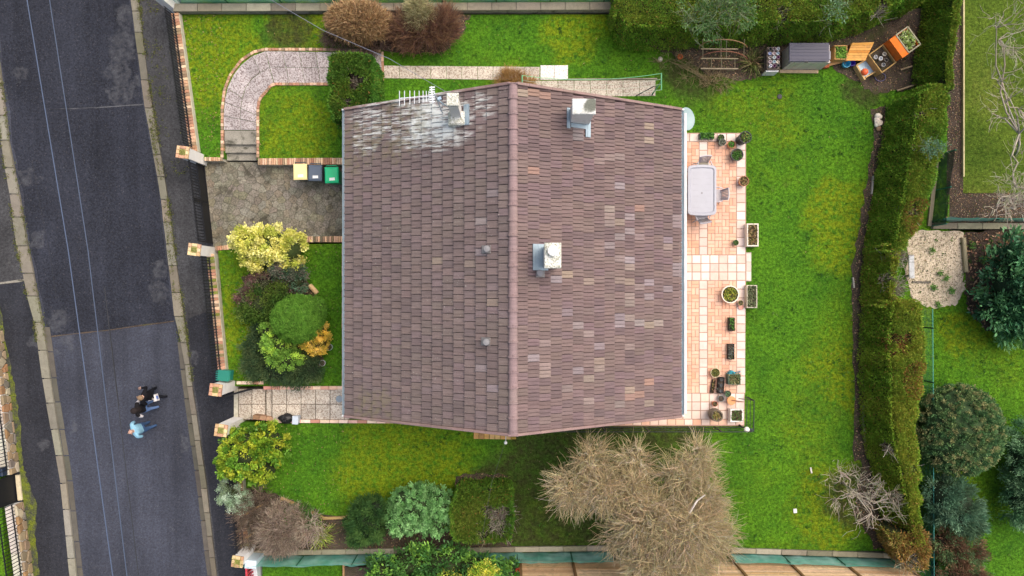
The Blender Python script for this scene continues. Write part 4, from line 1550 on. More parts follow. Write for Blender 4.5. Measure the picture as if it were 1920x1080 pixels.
# ------------------------------------------------------------------ boundary walls with green wind net
def boundary(lbl, nlbl, a, c, zw, wid, zn, out, blocks=0, net=True, post=2.0, ragged_top=False):
    A, B = W(*a), W(*c)
    d = B - A
    L = d.length
    rz = math.atan2(d.y, d.x)
    n_ = Vector((-math.sin(rz), math.cos(rz), 0)) * out
    m0 = (A + B) / 2 + n_ * wid / 2
    t = thing('boundary_wall', lbl, 'wall', A)
    b = MB(); b.box((m0.x, m0.y, (zw - 0.6) / 2), (L, wid, zw + 0.6), rz, ch=0.02); b.build('wall_body', M['concrete'], t)
    nb = int(L / 0.9)
    for i in range(nb):
        q = A + d * ((i + .5) / nb) + n_ * wid / 2
        b = MB(); b.box((q.x, q.y, zw + 0.02), (L / nb - 0.015, wid + 0.03, 0.05), rz, ch=0.012)
        tint(b.build('coping_stone', M['piece'], t), jit(random.choice([hexc(140, 135, 118), hexc(124, 119, 102), hexc(150, 145, 130)]), 0.12))
    if not net:
        return t
    f = thing('net_fence', nlbl, 'fence', A + n_ * (wid + 0.06))
    off = n_ * (wid + 0.08)
    k = max(8, int(L / 0.25))
    vs, fs = [], []
    for i in range(k + 1):
        q = A + d * (i / k) + off + n_ * 0.03 * math.sin(i * 1.7) * random.uniform(0, 1)
        zt = zn + 0.03 * math.sin(i * 0.9) + (random.uniform(-0.06, 0.06) if ragged_top else 0)
        for j, z in enumerate((-0.05, zn * 0.5, zt)):
            qq = q + n_ * (0.02 * random.uniform(-1, 1) + (0.05 if j == 2 else 0))
            vs.append((qq.x, qq.y, z))
    for i in range(k):
        for j in range(2):
            fs.append([3 * i + j, 3 * i + 3 + j, 3 * i + 4 + j, 3 * i + 1 + j])
    b = MB(); b.add(vs, fs); b.build('net', M['net'], f)
    for i in range(int(L / post) + 1):
        q = A + u_along(d) * min(L, i * post) + off
        b = MB(); b.lathe([(0.022, -0.1), (0.022, zn + 0.04), (0.001, zn + .06)], (q.x, q.y, 0), 6, hexc(30, 92, 70)); b.build('post', M['paint'], f)
    for z in (zn - 0.02, zn * .5):
        b = MB(); b.tube([tuple(A + off + n_ * 0.03)[:2] + (z,), tuple(B + off + n_ * 0.03)[:2] + (z,)], 0.006, 4, hexc(60, 150, 130)); b.build('wire', M['paint'], f)
    return t


def u_along(d):
    return d.normalized()


boundary('mottled concrete boundary wall along the top of the garden', 'green net fence behind the top boundary wall', (331, 26.5), (1195, 23), 0.28, 0.26, 0.95, 1)
boundary('concrete boundary wall along the bottom of the garden, left of the big tan tree', 'green net fence under the laurel along the bottom boundary', (470, 1031), (1145, 1022), 0.10, 0.16, 0.95, -1)
boundary('concrete boundary wall along the bottom right lawn', 'pale green net fence behind the bottom right lawn', (1368, 1026), (1700, 1037), 0.10, 0.16, 0.75, -1)
boundary('pale concrete wall under the green net fence above the sandy rubble', 'green net fence above the sandy rubble, top right garden', (1745, 429), (2300, 431), 0.12, 0.2, 0.85, 1)
A_ = W(1746, 424); B_ = W(1762, 290)
f = thing('net_fence', 'dark green net fence between the hedge and the mulch strip', 'fence', A_)
vs, fs = [], []
k = 20
for i in range(k + 1):
    q = A_ + (B_ - A_) * (i / k)
    for z in (-0.1, 0.5, 0.95):
        vs.append((q.x + random.uniform(-.02, .02), q.y, z))
for i in range(k):
    for j in range(2):
        fs.append([3 * i + j, 3 * i + 3 + j, 3 * i + 4 + j, 3 * i + 1 + j])
b = MB(); b.add(vs, fs); b.build('net', M['net_dark'] if 'net_dark' in M else M['net'], f)
for i in range(3):
    q = A_ + (B_ - A_) * (i / 2)
    b = MB(); b.lathe([(0.025, -0.1), (0.025, 1.0), (0.001, 1.02)], (q.x, q.y, 0), 6, hexc(40, 120, 105)); b.build('post', M['paint'], f)
b = MB(); b.box(((A_.x + B_.x) / 2 - .12, (A_.y + B_.y) / 2, 0.0), (0.14, (B_ - A_).length, 0.2), -0.11, hexc(150, 140, 118)); b.build('kerb_board', M['piece'], f)
A_ = W(1805, 332); B_ = W(1803, -160)
b = MB(); b.box(((A_.x + B_.x) / 2, (A_.y + B_.y) / 2, 0.05), (0.05, (B_ - A_).length, 0.14), 0.0, hexc(196, 184, 140))
tag(b.build('lawn_edging', M['piece']), 'pale edging board between the mulch strip and the pale lawn', 'edging')

# wire mesh fence on the right boundary (real wires)
A_, B_ = W(1722, 578), W(1726, 1300)
wf = thing('wire_fence', 'green wire mesh fence along the right side of the long hedge', 'fence', A_)
d = B_ - A_
L = d.length
mw = MB()
zt = 0.95
for i in range(11):
    z = 0.03 + i * 0.092
    mw.tube([(A_.x, A_.y, z), (B_.x, B_.y, z)], 0.004, 3, hexc(34, 104, 96))
for i in range(int(L / 0.12)):
    q = A_ + d * (i * 0.12 / L)
    mw.tube([(q.x, q.y, 0), (q.x, q.y, zt)], 0.003, 3, hexc(34, 104, 96))
mw.build('mesh', M['paint'], wf)
b = MB(); b.tube([(A_.x, A_.y, zt), (B_.x, B_.y, zt)], 0.012, 5, hexc(80, 160, 150)); b.build('top_wire', M['paint'], wf)
for i in range(7):
    q = A_ + d * ((i + 0.35) / 7.3)
    b = MB(); b.lathe([(0.025, -0.1), (0.025, zt + .03), (0.001, zt + 0.05)], (q.x, q.y, 0), 6, hexc(28, 70, 58)); b.build('post', M['paint'], wf)

# ------------------------------------------------------------------ timber fence (bottom): posts and boards one by one
tf = thing('timber_fence', 'tan timber fence of horizontal boards and brown posts along the bottom edge', 'fence', W(1300, 1052))
WOODT = [hexc(224, 188, 148), hexc(230, 197, 160), hexc(214, 176, 136), hexc(234, 203, 168), hexc(208, 170, 130)]
bases = [(976, 1051), (1073, 1051), (1173, 1051.5), (1275, 1052), (1376, 1053), (1478, 1054), (1581, 1055.5), (1690, 1058)]
for i, (px, py) in enumerate(bases):
    q = W(px, py)
    b = MB(); b.box((q.x, q.y + 0.02, 0.95), (0.09, 0.09, 2.0), 0, ch=0.01)
    tint(b.build('post', M['piece'], tf), jit(hexc(134, 102, 68), 0.1))
    if i + 1 < len(bases):
        q2 = W(*bases[i + 1])
        c = (q + q2) / 2
        L = (q2 - q).length - 0.10
        rz = math.atan2(q2.y - q.y, q2.x - q.x)
        for k in range(13):
            b = MB(); b.box((c.x, c.y + random.uniform(-.006, .006), 0.12 + k * 0.145), (L, 0.028, 0.128), rz, ch=0.006)
            tint(b.build('board', M['wood'] if 'wood' in M else M['piece'], tf), jit(random.choice(WOODT), 0.08))

# ------------------------------------------------------------------ stone wall across the road (left edge)
swl = [(640, 4), (700, 10), (820, 28), (886, 36), (960, 46), (1080, 60), (1300, 92)]
def stone_wall(lbl, y0, y1):
    z0, z1 = ZS + 0.05, ZS + 0.55
    a, c = W(X(swl, y0), y0, z0), W(X(swl, y1), y1, z0)
    d = c - a
    L = d.length
    rz = math.atan2(d.y, d.x)
    n_ = Vector((-d.y, d.x, 0)).normalized()
    if n_.x < 0: n_ = -n_
    t = thing('stone_wall', lbl, 'wall', (a.x, a.y, ZS), 'stone faced garden walls across the road')
    mid = (a + c) / 2 - n_ * 0.17
    b = MB(); b.box((mid.x, mid.y, (z0 - 0.3 + z1) / 2), (L, 0.30, z1 - z0 + 0.3), rz); b.build('wall_body', M['white'], t)
    nb = max(1, int(L / 0.8))
    for i in range(nb):
        q = a + d * ((i + .5) / nb) - n_ * 0.19
        b = MB(); b.box((q.x, q.y, z1 + 0.03), (L / nb - 0.012, 0.30, 0.06), rz, ch=0.015)
        tint(b.build('coping_stone', M['piece'], t), jit(hexc(206, 200, 186), 0.08))
    # irregular face stones
    rs = random.Random(int(y0))
    poly = [(0, 0), (L, 0), (L, z1 - z0), (0, z1 - z0)]
    seeds, tr = [], 0
    while tr < 3000:
        tr += 1
        p = (rs.uniform(0, L), rs.uniform(0, z1 - z0))
        if all(math.hypot((p[0] - q[0]) * 0.8, p[1] - q[1]) > 0.24 for q in seeds):
            seeds.append(p)
    ud = d.normalized()
    for cell in voronoi_cells(poly, seeds, 0.045):
        b = MB()
        k = len(cell)
        dep = rs.uniform(0.035, 0.09)
        cx, cy = sum(p[0] for p in cell) / k, sum(p[1] for p in cell) / k
        o = lambda p, e: tuple(a + ud * p[0] + n_ * e + Vector((0, 0, p[1])))
        back = [o(p, -0.03) for p in cell]
        mid_ = [o(p, dep * .7) for p in cell]
        fr = [o((cx + (p[0] - cx) * .86, cy + (p[1] - cy) * .86), dep) for p in cell]
        fs = [[i, (i + 1) % k, k + (i + 1) % k, k + i] for i in range(k)] + [[k + i, k + (i + 1) % k, 2 * k + (i + 1) % k, 2 * k + i] for i in range(k)] + [list(range(2 * k, 3 * k))]
        b.add(back + mid_ + fr, fs)
        ob = b.build('face_stone', M['piece'], t)
        tint(ob, jit(rs.choice([hexc(152, 132, 104), hexc(166, 148, 120), hexc(140, 124, 102), hexc(182, 170, 148), hexc(128, 122, 112), hexc(156, 122, 88)]), 0.12))
    return t


stone_wall('tan stone faced wall across the road, above the little black gate', 620, 884)
stone_wall('tan stone faced wall across the road, below the little black gate', 940, 1290)
for lbl, ya, yb in (('black railing on the stone wall below the little black gate', 945, 1290), ('black railing on the stone wall above the little black gate', 640, 880)):
    fl = lambda y: X(swl, y) - 19
    a, c = W(fl(ya), ya, ZS + .6), W(fl(yb), yb, ZS + .6)
    t = thing('railing', lbl, 'railing', a, 'black railings across the road')
    d = c - a; rz = math.atan2(d.y, d.x); m0 = (a + c) / 2
    for z in (ZS + .7, ZS + 1.45):
        b = MB(); b.box((m0.x, m0.y, z), (d.length, 0.035, 0.03), rz); b.build('rail', M['iron'], t)
    first = None
    n = int(d.length / 0.13)
    for i in range(n + 1):
        if first is None:
            b = MB(); b.box((0, 0, 0.45), (0.02, 0.02, 0.92)); first = b.build('bar', M['iron'], t, local=True); o = first
        else:
            o = first.copy(); C.objects.link(o); o.parent = t
        q = d * (i / n); o.location = (q.x, q.y, 0)
p0, p1 = W(33, 889, ZS), W(38, 936, ZS)
t = thing('garden_gate', 'little solid black gate in the stone wall across the road', 'gate', p0)
d = p1 - p0; rz = math.atan2(d.y, d.x); m0 = (p0 + p1) / 2
b = MB(); b.box((m0.x - .06, m0.y, ZS + 0.62), (d.length - .06, 0.04, 1.0), rz, ch=0.01); b.build('panel', M['iron'], t)
for q in (p0, p1):
    b = MB(); b.box((q.x - .06, q.y, ZS + 0.7), (0.07, 0.07, 1.4), rz); b.build('gate_frame', M['iron'], t)
b = MB(); b.box((m0.x + .09, m0.y, ZS + 0.12), (d.length, 0.16, 0.08), rz, hexc(200, 188, 158)); struct(b.build('threshold', M['piece']))
b = MB(); b.box((W(2, 893, ZS + 0.7).x, W(0, 884, ZS + 0.7).y, ZS + 0.7), (0.32, 0.34, 0.4), rz, hexc(36, 50, 70), ch=0.03)
tag(b.build('letterbox', M['gloss']), 'dark blue letterbox behind the stone wall at the left edge', 'letterbox')

# neighbour's red railing and white posts at the bottom left corner
p = W(470, 1057, 0.9)
t = thing('neighbour_wall', 'pale blue white wall end with a red railing at the bottom left corner', 'wall', (p.x, p.y, 0))
b = MB(); b.box((p.x, p.y - 0.02, 0.3), (0.42, 0.3, 1.3), -0.05, hexc(196, 214, 224), ch=0.02); b.build('post', M['paint'], t)
b = MB(); q = W(482, 1075, 0.3); b.box((q.x, q.y - 1.5, 0.0), (0.24, 3.6, 0.6), 0.08, hexc(198, 204, 208), ch=0.02); b.build('wall_body', M['paint'], t)
q = W(466, 1066, 0.7)
for i in range(14):
    b = MB(); b.box((q.x + 0.03 * i * .3, q.y - i * 0.13, 0.45), (0.05, 0.06, 1.0), 0, hexc(190, 58, 70)); b.build('bar', M['gloss'], t)
for z in (0.15, 0.9):
    b = MB(); b.box((q.x + .05, q.y - 0.85, z), (0.06, 1.9, 0.05), 0.07, hexc(196, 70, 84)); b.build('rail', M['gloss'], t)

# ------------------------------------------------------------------ terrace railing with globe lamp
tr = thing('terrace_railing', 'black iron railing along the lower edge of the terrace and round its corner', 'railing', W(1396, 799, ZT))
zr0, zr1 = ZT, ZT + 0.95
a, c = W(1000, 800.5, ZT), W(1396, 800.5, ZT)
for z, r in ((zr1, 0.018), (zr0 + 0.55, 0.010), (zr0 + 0.14, 0.014)):
    b = MB(); b.tube([(a.x, a.y, z), (c.x, c.y, z)], r, 6, (0.03, 0.035, 0.035)); b.build('rail', M['paint'], tr)
for px in (1010, 1050, 1130, 1209, 1291, 1340, 1394):
    q = W(px, 800.5, ZT)
    b = MB(); b.box((q.x, q.y, (zr0 + zr1) / 2), (0.035, 0.035, zr1 - zr0), 0, (0.03, 0.03, 0.03)); b.build('post', M['paint'], tr)
c2 = W(1397, 744, ZT)
for z, r in ((zr1, 0.018), (zr0 + 0.55, 0.010), (zr0 + 0.14, 0.014)):
    b = MB(); b.tube([(c.x + .03, c.y, z), (c2.x + .03, c2.y, z)], r, 6, (0.03, 0.035, 0.035)); b.build('rail', M['paint'], tr)
b = MB(); b.box((c2.x + .03, c2.y, (zr0 + zr1) / 2), (0.04, 0.04, zr1 - zr0), 0, (0.03, 0.03, 0.03)); b.build('post', M['paint'], tr)
b = MB(); b.tube([(c2.x + .03, c2.y, zr1 - .1), (c2.x - 0.32, c2.y - .03, zr0 + .25)], 0.012, 5, (0.05, 0.04, 0.035)); b.build('brace', M['paint'], tr)
q = W(1400, 805.5, 0.95)
t = thing('globe_lamp', 'round white globe lamp at the corner of the terrace railing', 'lamp', (q.x, q.y, ZT))
b = MB(); b.lathe([(0.05, 0), (0.025, 0.05), (0.02, 0.72), (0.05, 0.76)], (q.x, q.y, ZT), 10, (0.03, 0.03, 0.03)); b.build('pole', M['paint'], t)
b = MB(); b.ellipsoid((q.x, q.y, 0.96), (0.105, 0.105, 0.105), 18, 12, (0.82, 0.84, 0.72)); b.build('globe', M['gloss'], t, smooth=True)
b = MB(); b.ellipsoid((q.x + .17, q.y - .01, 0.94), (0.07, 0.06, 0.06), 10, 6, (0.06, 0.07, 0.09)); b.box((q.x + .1, q.y, 0.93), (0.1, 0.03, 0.03), 0, (0.04, 0.04, 0.05)); b.build('spotlight', M['gloss'], t)

# second small lamp fixed under the ridge end
q = W(948, 830, 2.2)
t = thing('wall_lamp', 'small white wall lamp below the lower gable end', 'lamp', (q.x, q.y, 2.2))
b = MB(); b.ellipsoid((q.x, q.y, 2.2), (0.06, 0.06, 0.06), 12, 8, (0.8, 0.82, 0.78)); b.build('globe', M['gloss'], t, smooth=True)
b = MB(); b.tube([(q.x, q.y, 2.2), (q.x + .05, Y0 + 0.2, 2.35)], 0.015, 6, (0.5, 0.5, 0.48)); b.build('bracket', M['paint'], t)
b = MB()
brick_row(b, W(888, 814, 0)[:2], W(968, 815, 0)[:2], 0.34, -0.3, 0.05, 0.2, [hexc(190, 150, 92), hexc(170, 130, 84), hexc(150, 130, 60), hexc(200, 168, 112)])
struct(b.build('doorstep', M['piece']))

# ================================================================== PLANTS
def blob_pts(blobs, n, clusters, sig, shell=(0.78, 1.04), inner=0.15, zmin=-0.55):
    """leaf anchor points on lumpy ellipsoids: clump centres on the surface, leaves scattered round each.
    blobs: (px, py, rx_px, ry_px, zc, rz)"""
    bl = []
    for px, py, rx, ry, zc, rz_ in blobs:
        k = (H - zc) / S
        c = W(px, py, zc)
        bl.append((c.x, c.y, zc, rx * k, ry * k, rz_))
    bl = np.array(bl)
    wts = bl[:, 3] * bl[:, 4]
    wts = wts / wts.sum()
    ci = rng.choice(len(bl), clusters, p=wts)
    D = unit(rng.normal(size=(clusters, 3)))
    D[:, 2] = np.where(D[:, 2] < zmin, -D[:, 2], D[:, 2])
    rad = rng.uniform(shell[0], shell[1], clusters)
    inn = rng.random(clusters) < inner
    rad = np.where(inn, rng.uniform(0.35, 0.8, clusters), rad)
    cen = bl[ci, :3] + D * bl[ci, 3:6] * rad[:, None]
    k = rng.integers(0, clusters, n)
    P = cen[k] + rng.normal(size=(n, 3)) * sig
    N = unit(D[k] / np.maximum(bl[ci][k, 3:6], 1e-3) * bl[ci][k, 3:6].mean(axis=1, keepdims=True))
    P[:, 2] = np.maximum(P[:, 2], 0.02)
    return P, N, k


def shrub(name, lbl, cat, blobs, n, L, Wd, pal, clusters=120, sig=0.07, out=0.7, rnd=0.8, up=0.35, group=None, m='leaf', stems=18, flat=0.0,
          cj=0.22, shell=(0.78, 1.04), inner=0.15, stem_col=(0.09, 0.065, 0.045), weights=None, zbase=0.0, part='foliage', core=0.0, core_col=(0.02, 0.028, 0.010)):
    px = sum(b[0] for b in blobs) / len(blobs)
    py = sum(b[1] for b in blobs) / len(blobs)
    base = W(px, py, zbase)
    t = thing(name, lbl, cat, base, group)
    P, N, k = blob_pts(blobs, n, clusters, sig, shell, inner)
    D = unit(N * out + rng.normal(size=(n, 3)) * rnd * 0.6 + np.array([0, 0, up]))
    pi = rng.choice(len(pal), clusters, p=weights)
    ct = 1 + rng.uniform(-cj, cj, clusters)
    cols = np.clip(np.array(pal)[pi[k]] * ct[k][:, None] * (1 + rng.uniform(-.15, .15, (n, 1))), 0, 1)
    leaf_mesh(part, P, D, L * rng.uniform(.7, 1.3, n), Wd * rng.uniform(.75, 1.25, n), cols, M[m], t, flat)
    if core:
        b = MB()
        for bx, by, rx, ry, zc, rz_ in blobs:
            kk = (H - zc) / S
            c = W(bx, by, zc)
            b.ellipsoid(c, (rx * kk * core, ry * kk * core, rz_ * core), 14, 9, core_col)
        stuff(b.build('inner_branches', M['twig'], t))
    if stems:
        bl = blobs
        A, B = [], []
        for i in range(stems):
            bx = bl[i % len(bl)]
            c = W(bx[0], bx[1], bx[4])
            kk = (H - bx[4]) / S
            d = unit(rng.normal(size=(1, 3)))[0]
            d[2] = abs(d[2])
            e = np.array(c) + d * np.array([bx[2] * kk, bx[3] * kk, bx[5]]) * 0.85
            e[2] = max(e[2], 0.05)
            s = np.array(W(bx[0], bx[1], 0)) + rng.normal(size=3) * [0.05, 0.05, 0]
            s[2] = zbase - 0.02
            A.append(s); B.append(e)
        seg_mesh('stem', np.array(A), np.array(B), 0.022, 0.006, pal_cols(stems, [stem_col]), M['twig'], t, 5)
    return t


def twig_plant(name, lbl, cat, base_px, blobs, n1, n2, n3, n4, pal, r0=0.09, zbase=0.0, up=0.35, tw=(0.35, 0.7), shell=(0.55, 1.03), group=None, tr=(0.008, 0.003),
               limb_col=None, curl=0.10, zmin=-0.45, trunk=True, spread=0.45):
    """leafless plant: trunk, limbs, branches and a cloud of fine twigs filling the given ellipsoids"""
    base = np.array(W(*base_px, zbase))
    t = thing(name, lbl, cat, base, group)
    bl = []
    for px, py, rx, ry, zc, rz_ in blobs:
        k = (H - zc) / S
        c = W(px, py, zc)
        bl.append((c.x, c.y, zc, rx * k, ry * k, rz_))
    bl = np.array(bl)
    wts = bl[:, 3] * bl[:, 4] * bl[:, 5]
    wts = wts / wts.sum()

    def sample(n, lo, hi):
        i = rng.choice(len(bl), n, p=wts)
        d = unit(rng.normal(size=(n, 3)))
        d[:, 2] = np.where(d[:, 2] < zmin, -d[:, 2], d[:, 2])
        r = rng.uniform(lo ** 2, hi ** 2, n) ** 0.5
        p = bl[i, :3] + d * bl[i, 3:6] * r[:, None]
        p[:, 2] = np.maximum(p[:, 2], zbase + 0.03)
        return p, d

    def nearest(Q, R):
        out = np.empty(len(Q), int)
        for s in range(0, len(Q), 2000):
            dd = ((Q[s:s + 2000, None, :] - R[None]) ** 2).sum(2)
            out[s:s + 2000] = dd.argmin(1)
        return out

    cen = (bl[:, :3] * wts[:, None]).sum(0)
    fork = base + (cen - base) * 0.35
    fork[2] = zbase + (cen[2] - zbase) * 0.45
    A, B, RA, RB, LV = [], [], [], [], []

    def conn(P0, P1, ra, rb, lv, bend):
        ln_ = np.linalg.norm(P1 - P0, axis=1, keepdims=True)
        c1 = P0 + (P1 - P0) * 0.35 + rng.normal(size=P0.shape) * bend * ln_
        c2 = P0 + (P1 - P0) * 0.7 + rng.normal(size=P0.shape) * bend * ln_ * 0.8
        c1[:, 2] += 0.10 * ln_[:, 0]; c2[:, 2] += 0.08 * ln_[:, 0]
        k_n = 5 if lv < 2 else 3
        pr = P0
        for q_ in range(1, k_n + 1):
            u_ = q_ / k_n
            nx = P0 * (1 - u_) ** 3 + c1 * 3 * u_ * (1 - u_) ** 2 + c2 * 3 * u_ ** 2 * (1 - u_) + P1 * u_ ** 3
            if 0 < q_ < k_n:
                nx = nx + rng.normal(size=P0.shape) * 0.02 * ln_
            ra_, rb_ = ra + (rb - ra) * (q_ - 1) / k_n, ra + (rb - ra) * u_
            A.append(pr); B.append(nx); RA.append(np.full(len(pr), ra_)); RB.append(np.full(len(pr), rb_)); LV.append(np.full(len(pr), lv))
            pr = nx
    if trunk:
        conn(base[None] - [[0, 0, .05]], fork[None], r0, r0 * 0.8, 0, 0.03)
    p1, _ = sample(n1, 0.25, 0.5)
    p1[:, 2] = zbase + (p1[:, 2] - zbase) * 0.85
    conn(np.repeat(fork[None] if trunk else base[None], n1, 0), p1, r0 * 0.6, r0 * 0.35, 0, curl)
    p2, _ = sample(n2, 0.4, 0.8)
    conn(p1[nearest(p2, p1)], p2, r0 * 0.32, r0 * 0.16, 1, curl)
    p3, d3 = sample(n3, shell[0], shell[1] * 0.95)
    conn(p2[nearest(p3, p2)], p3, r0 * 0.15, r0 * 0.07, 2, curl)
    limbs = (np.concatenate(A), np.concatenate(B), np.concatenate(RA), np.concatenate(RB))
    lc = limb_col or [pal[0]]
    seg_mesh('limb', *limbs, pal_cols(len(limbs[0]), lc), M['twig'], t, 5)
    if n4:
        i4 = rng.integers(0, n3, n4)
        p0 = p3[i4] + rng.normal(size=(n4, 3)) * 0.05
        dr = unit(d3[i4] * 0.75 + rng.normal(size=(n4, 3)) * spread + np.array([0, 0, up]))
        ln = rng.uniform(tw[0], tw[1], n4)[:, None]
        m1 = p0 + dr * ln * 0.5 + rng.normal(size=(n4, 3)) * 0.03
        e = m1 + unit(dr + rng.normal(size=(n4, 3)) * 0.25 + np.array([0, 0, up * .4])) * ln * 0.5
        for q in (p0, m1, e):
            q[:, 2] = np.maximum(q[:, 2], zbase + 0.02)
        cc = pal_cols(n4, pal, None, 0.25)
        rm = (tr[0] + tr[1]) / 2
        tw_ = seg_mesh('twigs', np.concatenate([p0, m1]), np.concatenate([m1, e]), np.concatenate([np.full(n4, tr[0]), np.full(n4, rm)]),
                 np.concatenate([np.full(n4, rm), np.full(n4, tr[1])]), np.concatenate([cc, cc]), M['twig'], t, 3)
        stuff(tw_)
    return t


def hedge(name, lbl, axis, st, ztop, n, L, Wd, pal, holes=(), grey=(), lump=0.07, zlow=0.1, weights=None, up=0.25, base_in=0.12, side_bias=0.5, brown=0.04, core_col=(0.02, 0.026, 0.009), face='', bz_amt=0.45, batter=0.0):
    """clipped conifer hedge along pixel axis 'x' or 'y'; st: [(s, a, b)] edges seen at the top"""
    # sides that face the drone are measured at their foot in the photograph: carry them up to the top
    up_ = (H - 0.25) / (H - ztop)
    st2_ = []
    for s_, a_, b_ in st:
        cc_ = 960 if axis == 'y' else 540
        so_ = 540 if axis == 'y' else 960
        if 'a' in face: a_ = cc_ + (a_ - cc_) * up_
        if 'b' in face: b_ = cc_ + (b_ - cc_) * up_
        if 's' in face and s_ == st[0][0]: s_ = so_ + (s_ - so_) * up_
        st2_.append((s_, a_, b_))
    if 's' in face:
        st2_ = [q for i_, q in enumerate(st2_) if i_ == 0 or q[0] > st2_[0][0]]
    st = st2_
    s0, s1 = st[0][0], st[-1][0]
    sm = (s0 + s1) / 2
    am, bm = lerp_table(st, [sm])
    mid = (am[0] + bm[0]) / 2
    base = W(mid, sm) if axis == 'y' else W(sm, mid)
    t = thing(name, lbl, 'hedge', base)
    kz = (H - ztop) / S

    def world(s, a):
        """pixel pair at hedge-top height -> world xy"""
        if axis == 'y':
            return np.column_stack([(a - 960) * kz, (540 - s) * kz])
        return np.column_stack([(s - 960) * kz, (540 - a) * kz])

    def lumps(P):
        return (np.sin(P[:, 0] * 3.1 + P[:, 1] * 2.3 + 1) * np.sin(P[:, 1] * 4.3 - P[:, 0] * 1.7) + 0.6 * np.sin(P[:, 0] * 9.1 + 2 * P[:, 2]) * np.sin(P[:, 1] * 8.3 + 1 + 3 * P[:, 2])) * lump
    s = rng.uniform(s0, s1, n)
    a, b = lerp_table(st, s)
    wd = (b - a) * kz
    q = rng.random(n)
    ptop = wd / (wd + 2 * side_bias * ztop)
    top = q < ptop
    left = (~top) & (rng.random(n) < 0.5)
    f = np.where(top, rng.random(n), np.where(left, 0.0, 1.0))
    z = np.where(top, ztop, zlow + (ztop - zlow) * rng.random(n) ** 0.8)
    f = np.clip(f, 0, 1)
    P = np.column_stack([world(s, a + (b - a) * f), z])
    # round the shoulders, pull the foot in
    N = np.zeros((n, 3))
    ax = np.array([1.0, 0, 0]) if axis == 'y' else np.array([0, -1.0, 0])
    e = np.where(top, np.maximum(0, np.abs(f - 0.5) * 2 - 0.75) / 0.25, 1.0)
    sgn = np.where(f > 0.5, 1.0, -1.0)
    N += ax[None] * (sgn * np.where(top, e * 0.6, 1.0))[:, None]
    N[:, 2] = np.where(top, 1.0, 0.15)
    P[:, 2] -= np.where(top, e ** 2 * 0.16, 0)
    P -= ax[None] * (sgn * np.where(top, 0, (0.0 if face else base_in) * (1 - z / ztop) - 0.02))[:, None]
    if batter:            # the clipped face leans back: foot where it was, shoulder drawn in
        fs_ = np.where(f < 0.5, 1.0 if 'a' in face else 0.0, 1.0 if 'b' in face else 0.0)
        near = np.clip(1 - np.where(f < 0.5, f, 1 - f) * wd / max(batter, 1e-3) * 0.5, 0, 1)
        P -= ax[None] * (sgn * fs_ * batter * np.where(top, near, z / ztop))[:, None]
        N[:, 2] += np.where(~top, 0.55 * fs_, 0)
    # ends
    endm = rng.random(n) < (0.16 if 's' in face else 0.05)
    se = np.where(rng.random(n) < 0.5, s0, s1)
    zz = zlow + (ztop - zlow) * rng.random(n)
    ff = rng.random(n)
    ae, be = lerp_table(st, se)
    Pe = np.column_stack([world(se, ae + (be - ae) * ff), zz])
    P = np.where(endm[:, None], Pe, P)
    ea = (np.array([0, 1.0, 0]) if axis == 'y' else np.array([-1.0, 0, 0]))[None] * np.where(se == s0, 1, -1)[:, None]
    N = np.where(endm[:, None], ea + np.array([0, 0, .2]), N)
    N = unit(N)
    lu = lumps(P)
    P = P + N * (lu + rng.normal(size=n) * 0.022)[:, None]
    P[:, 2] = np.maximum(P[:, 2], 0.03)
    D = unit(N * 0.6 + rng.normal(size=(n, 3)) * 0.55 + np.array([0, 0, up]))
    # colour: patches by a slow sine field plus sprays
    fld = 0.5 + 0.5 * np.sin(P[:, 0] * 2.1 + np.sin(P[:, 1] * 1.3) * 2) * np.sin(P[:, 1] * 1.9 + 1.3)
    idx = np.minimum(len(pal) - 1, ((fld * 0.65 + rng.random(n) * 0.5) * len(pal) * 0.87).astype(int))
    cols = pal_cols(n, pal, idx, 0.2)
    cl = np.sin(P[:, 0] * 17) * np.sin(P[:, 1] * 19) * np.sin(P[:, 2] * 15 + 1)
    cols *= (1 + 0.22 * cl)[:, None]
    if face:
        cols[~top] *= np.array([0.90, 1.08, 0.92])
    bz = (np.sin(P[:, 0] * 1.3 + 5) * np.sin(P[:, 1] * 1.1 + 2) > 0.72) & (rng.random(n) < bz_amt)
    dead = bz | (rng.random(n) < brown)
    cols[dead] = pal_cols(int(dead.sum()), [(0.16, 0.075, 0.02), (0.20, 0.12, 0.04), (0.11, 0.09, 0.02)], None, 0.2)
    keep = np.ones(n, bool)
    for (hx, hy, hr) in list(holes) + [g[:3] for g in grey]:
        c = W(hx, hy, ztop)
        r = hr * kz
        d = np.hypot(P[:, 0] - c.x, P[:, 1] - c.y) + rng.normal(size=n) * r * 0.12
        wob = 1 + 0.3 * np.sin(np.arctan2(P[:, 1] - c.y, P[:, 0] - c.x) * 3 + hx)
        keep &= ~((d < r * wob) & (P[:, 2] > ztop * 0.55) & (rng.random(n) < 0.93))
    leaf_mesh('foliage', P[keep], D[keep], L * rng.uniform(.7, 1.35, keep.sum()), Wd * rng.uniform(.7, 1.3, keep.sum()), np.clip(cols[keep], 0, 1), M['leaf'], t)
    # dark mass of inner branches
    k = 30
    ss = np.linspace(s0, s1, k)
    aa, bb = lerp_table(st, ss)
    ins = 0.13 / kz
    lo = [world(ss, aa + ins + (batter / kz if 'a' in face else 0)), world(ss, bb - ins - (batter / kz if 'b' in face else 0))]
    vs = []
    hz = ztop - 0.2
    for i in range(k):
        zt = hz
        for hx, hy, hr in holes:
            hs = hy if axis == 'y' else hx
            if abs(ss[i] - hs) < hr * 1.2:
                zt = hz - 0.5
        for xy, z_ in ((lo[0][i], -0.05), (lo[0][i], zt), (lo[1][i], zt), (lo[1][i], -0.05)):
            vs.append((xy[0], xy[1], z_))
    fs = []
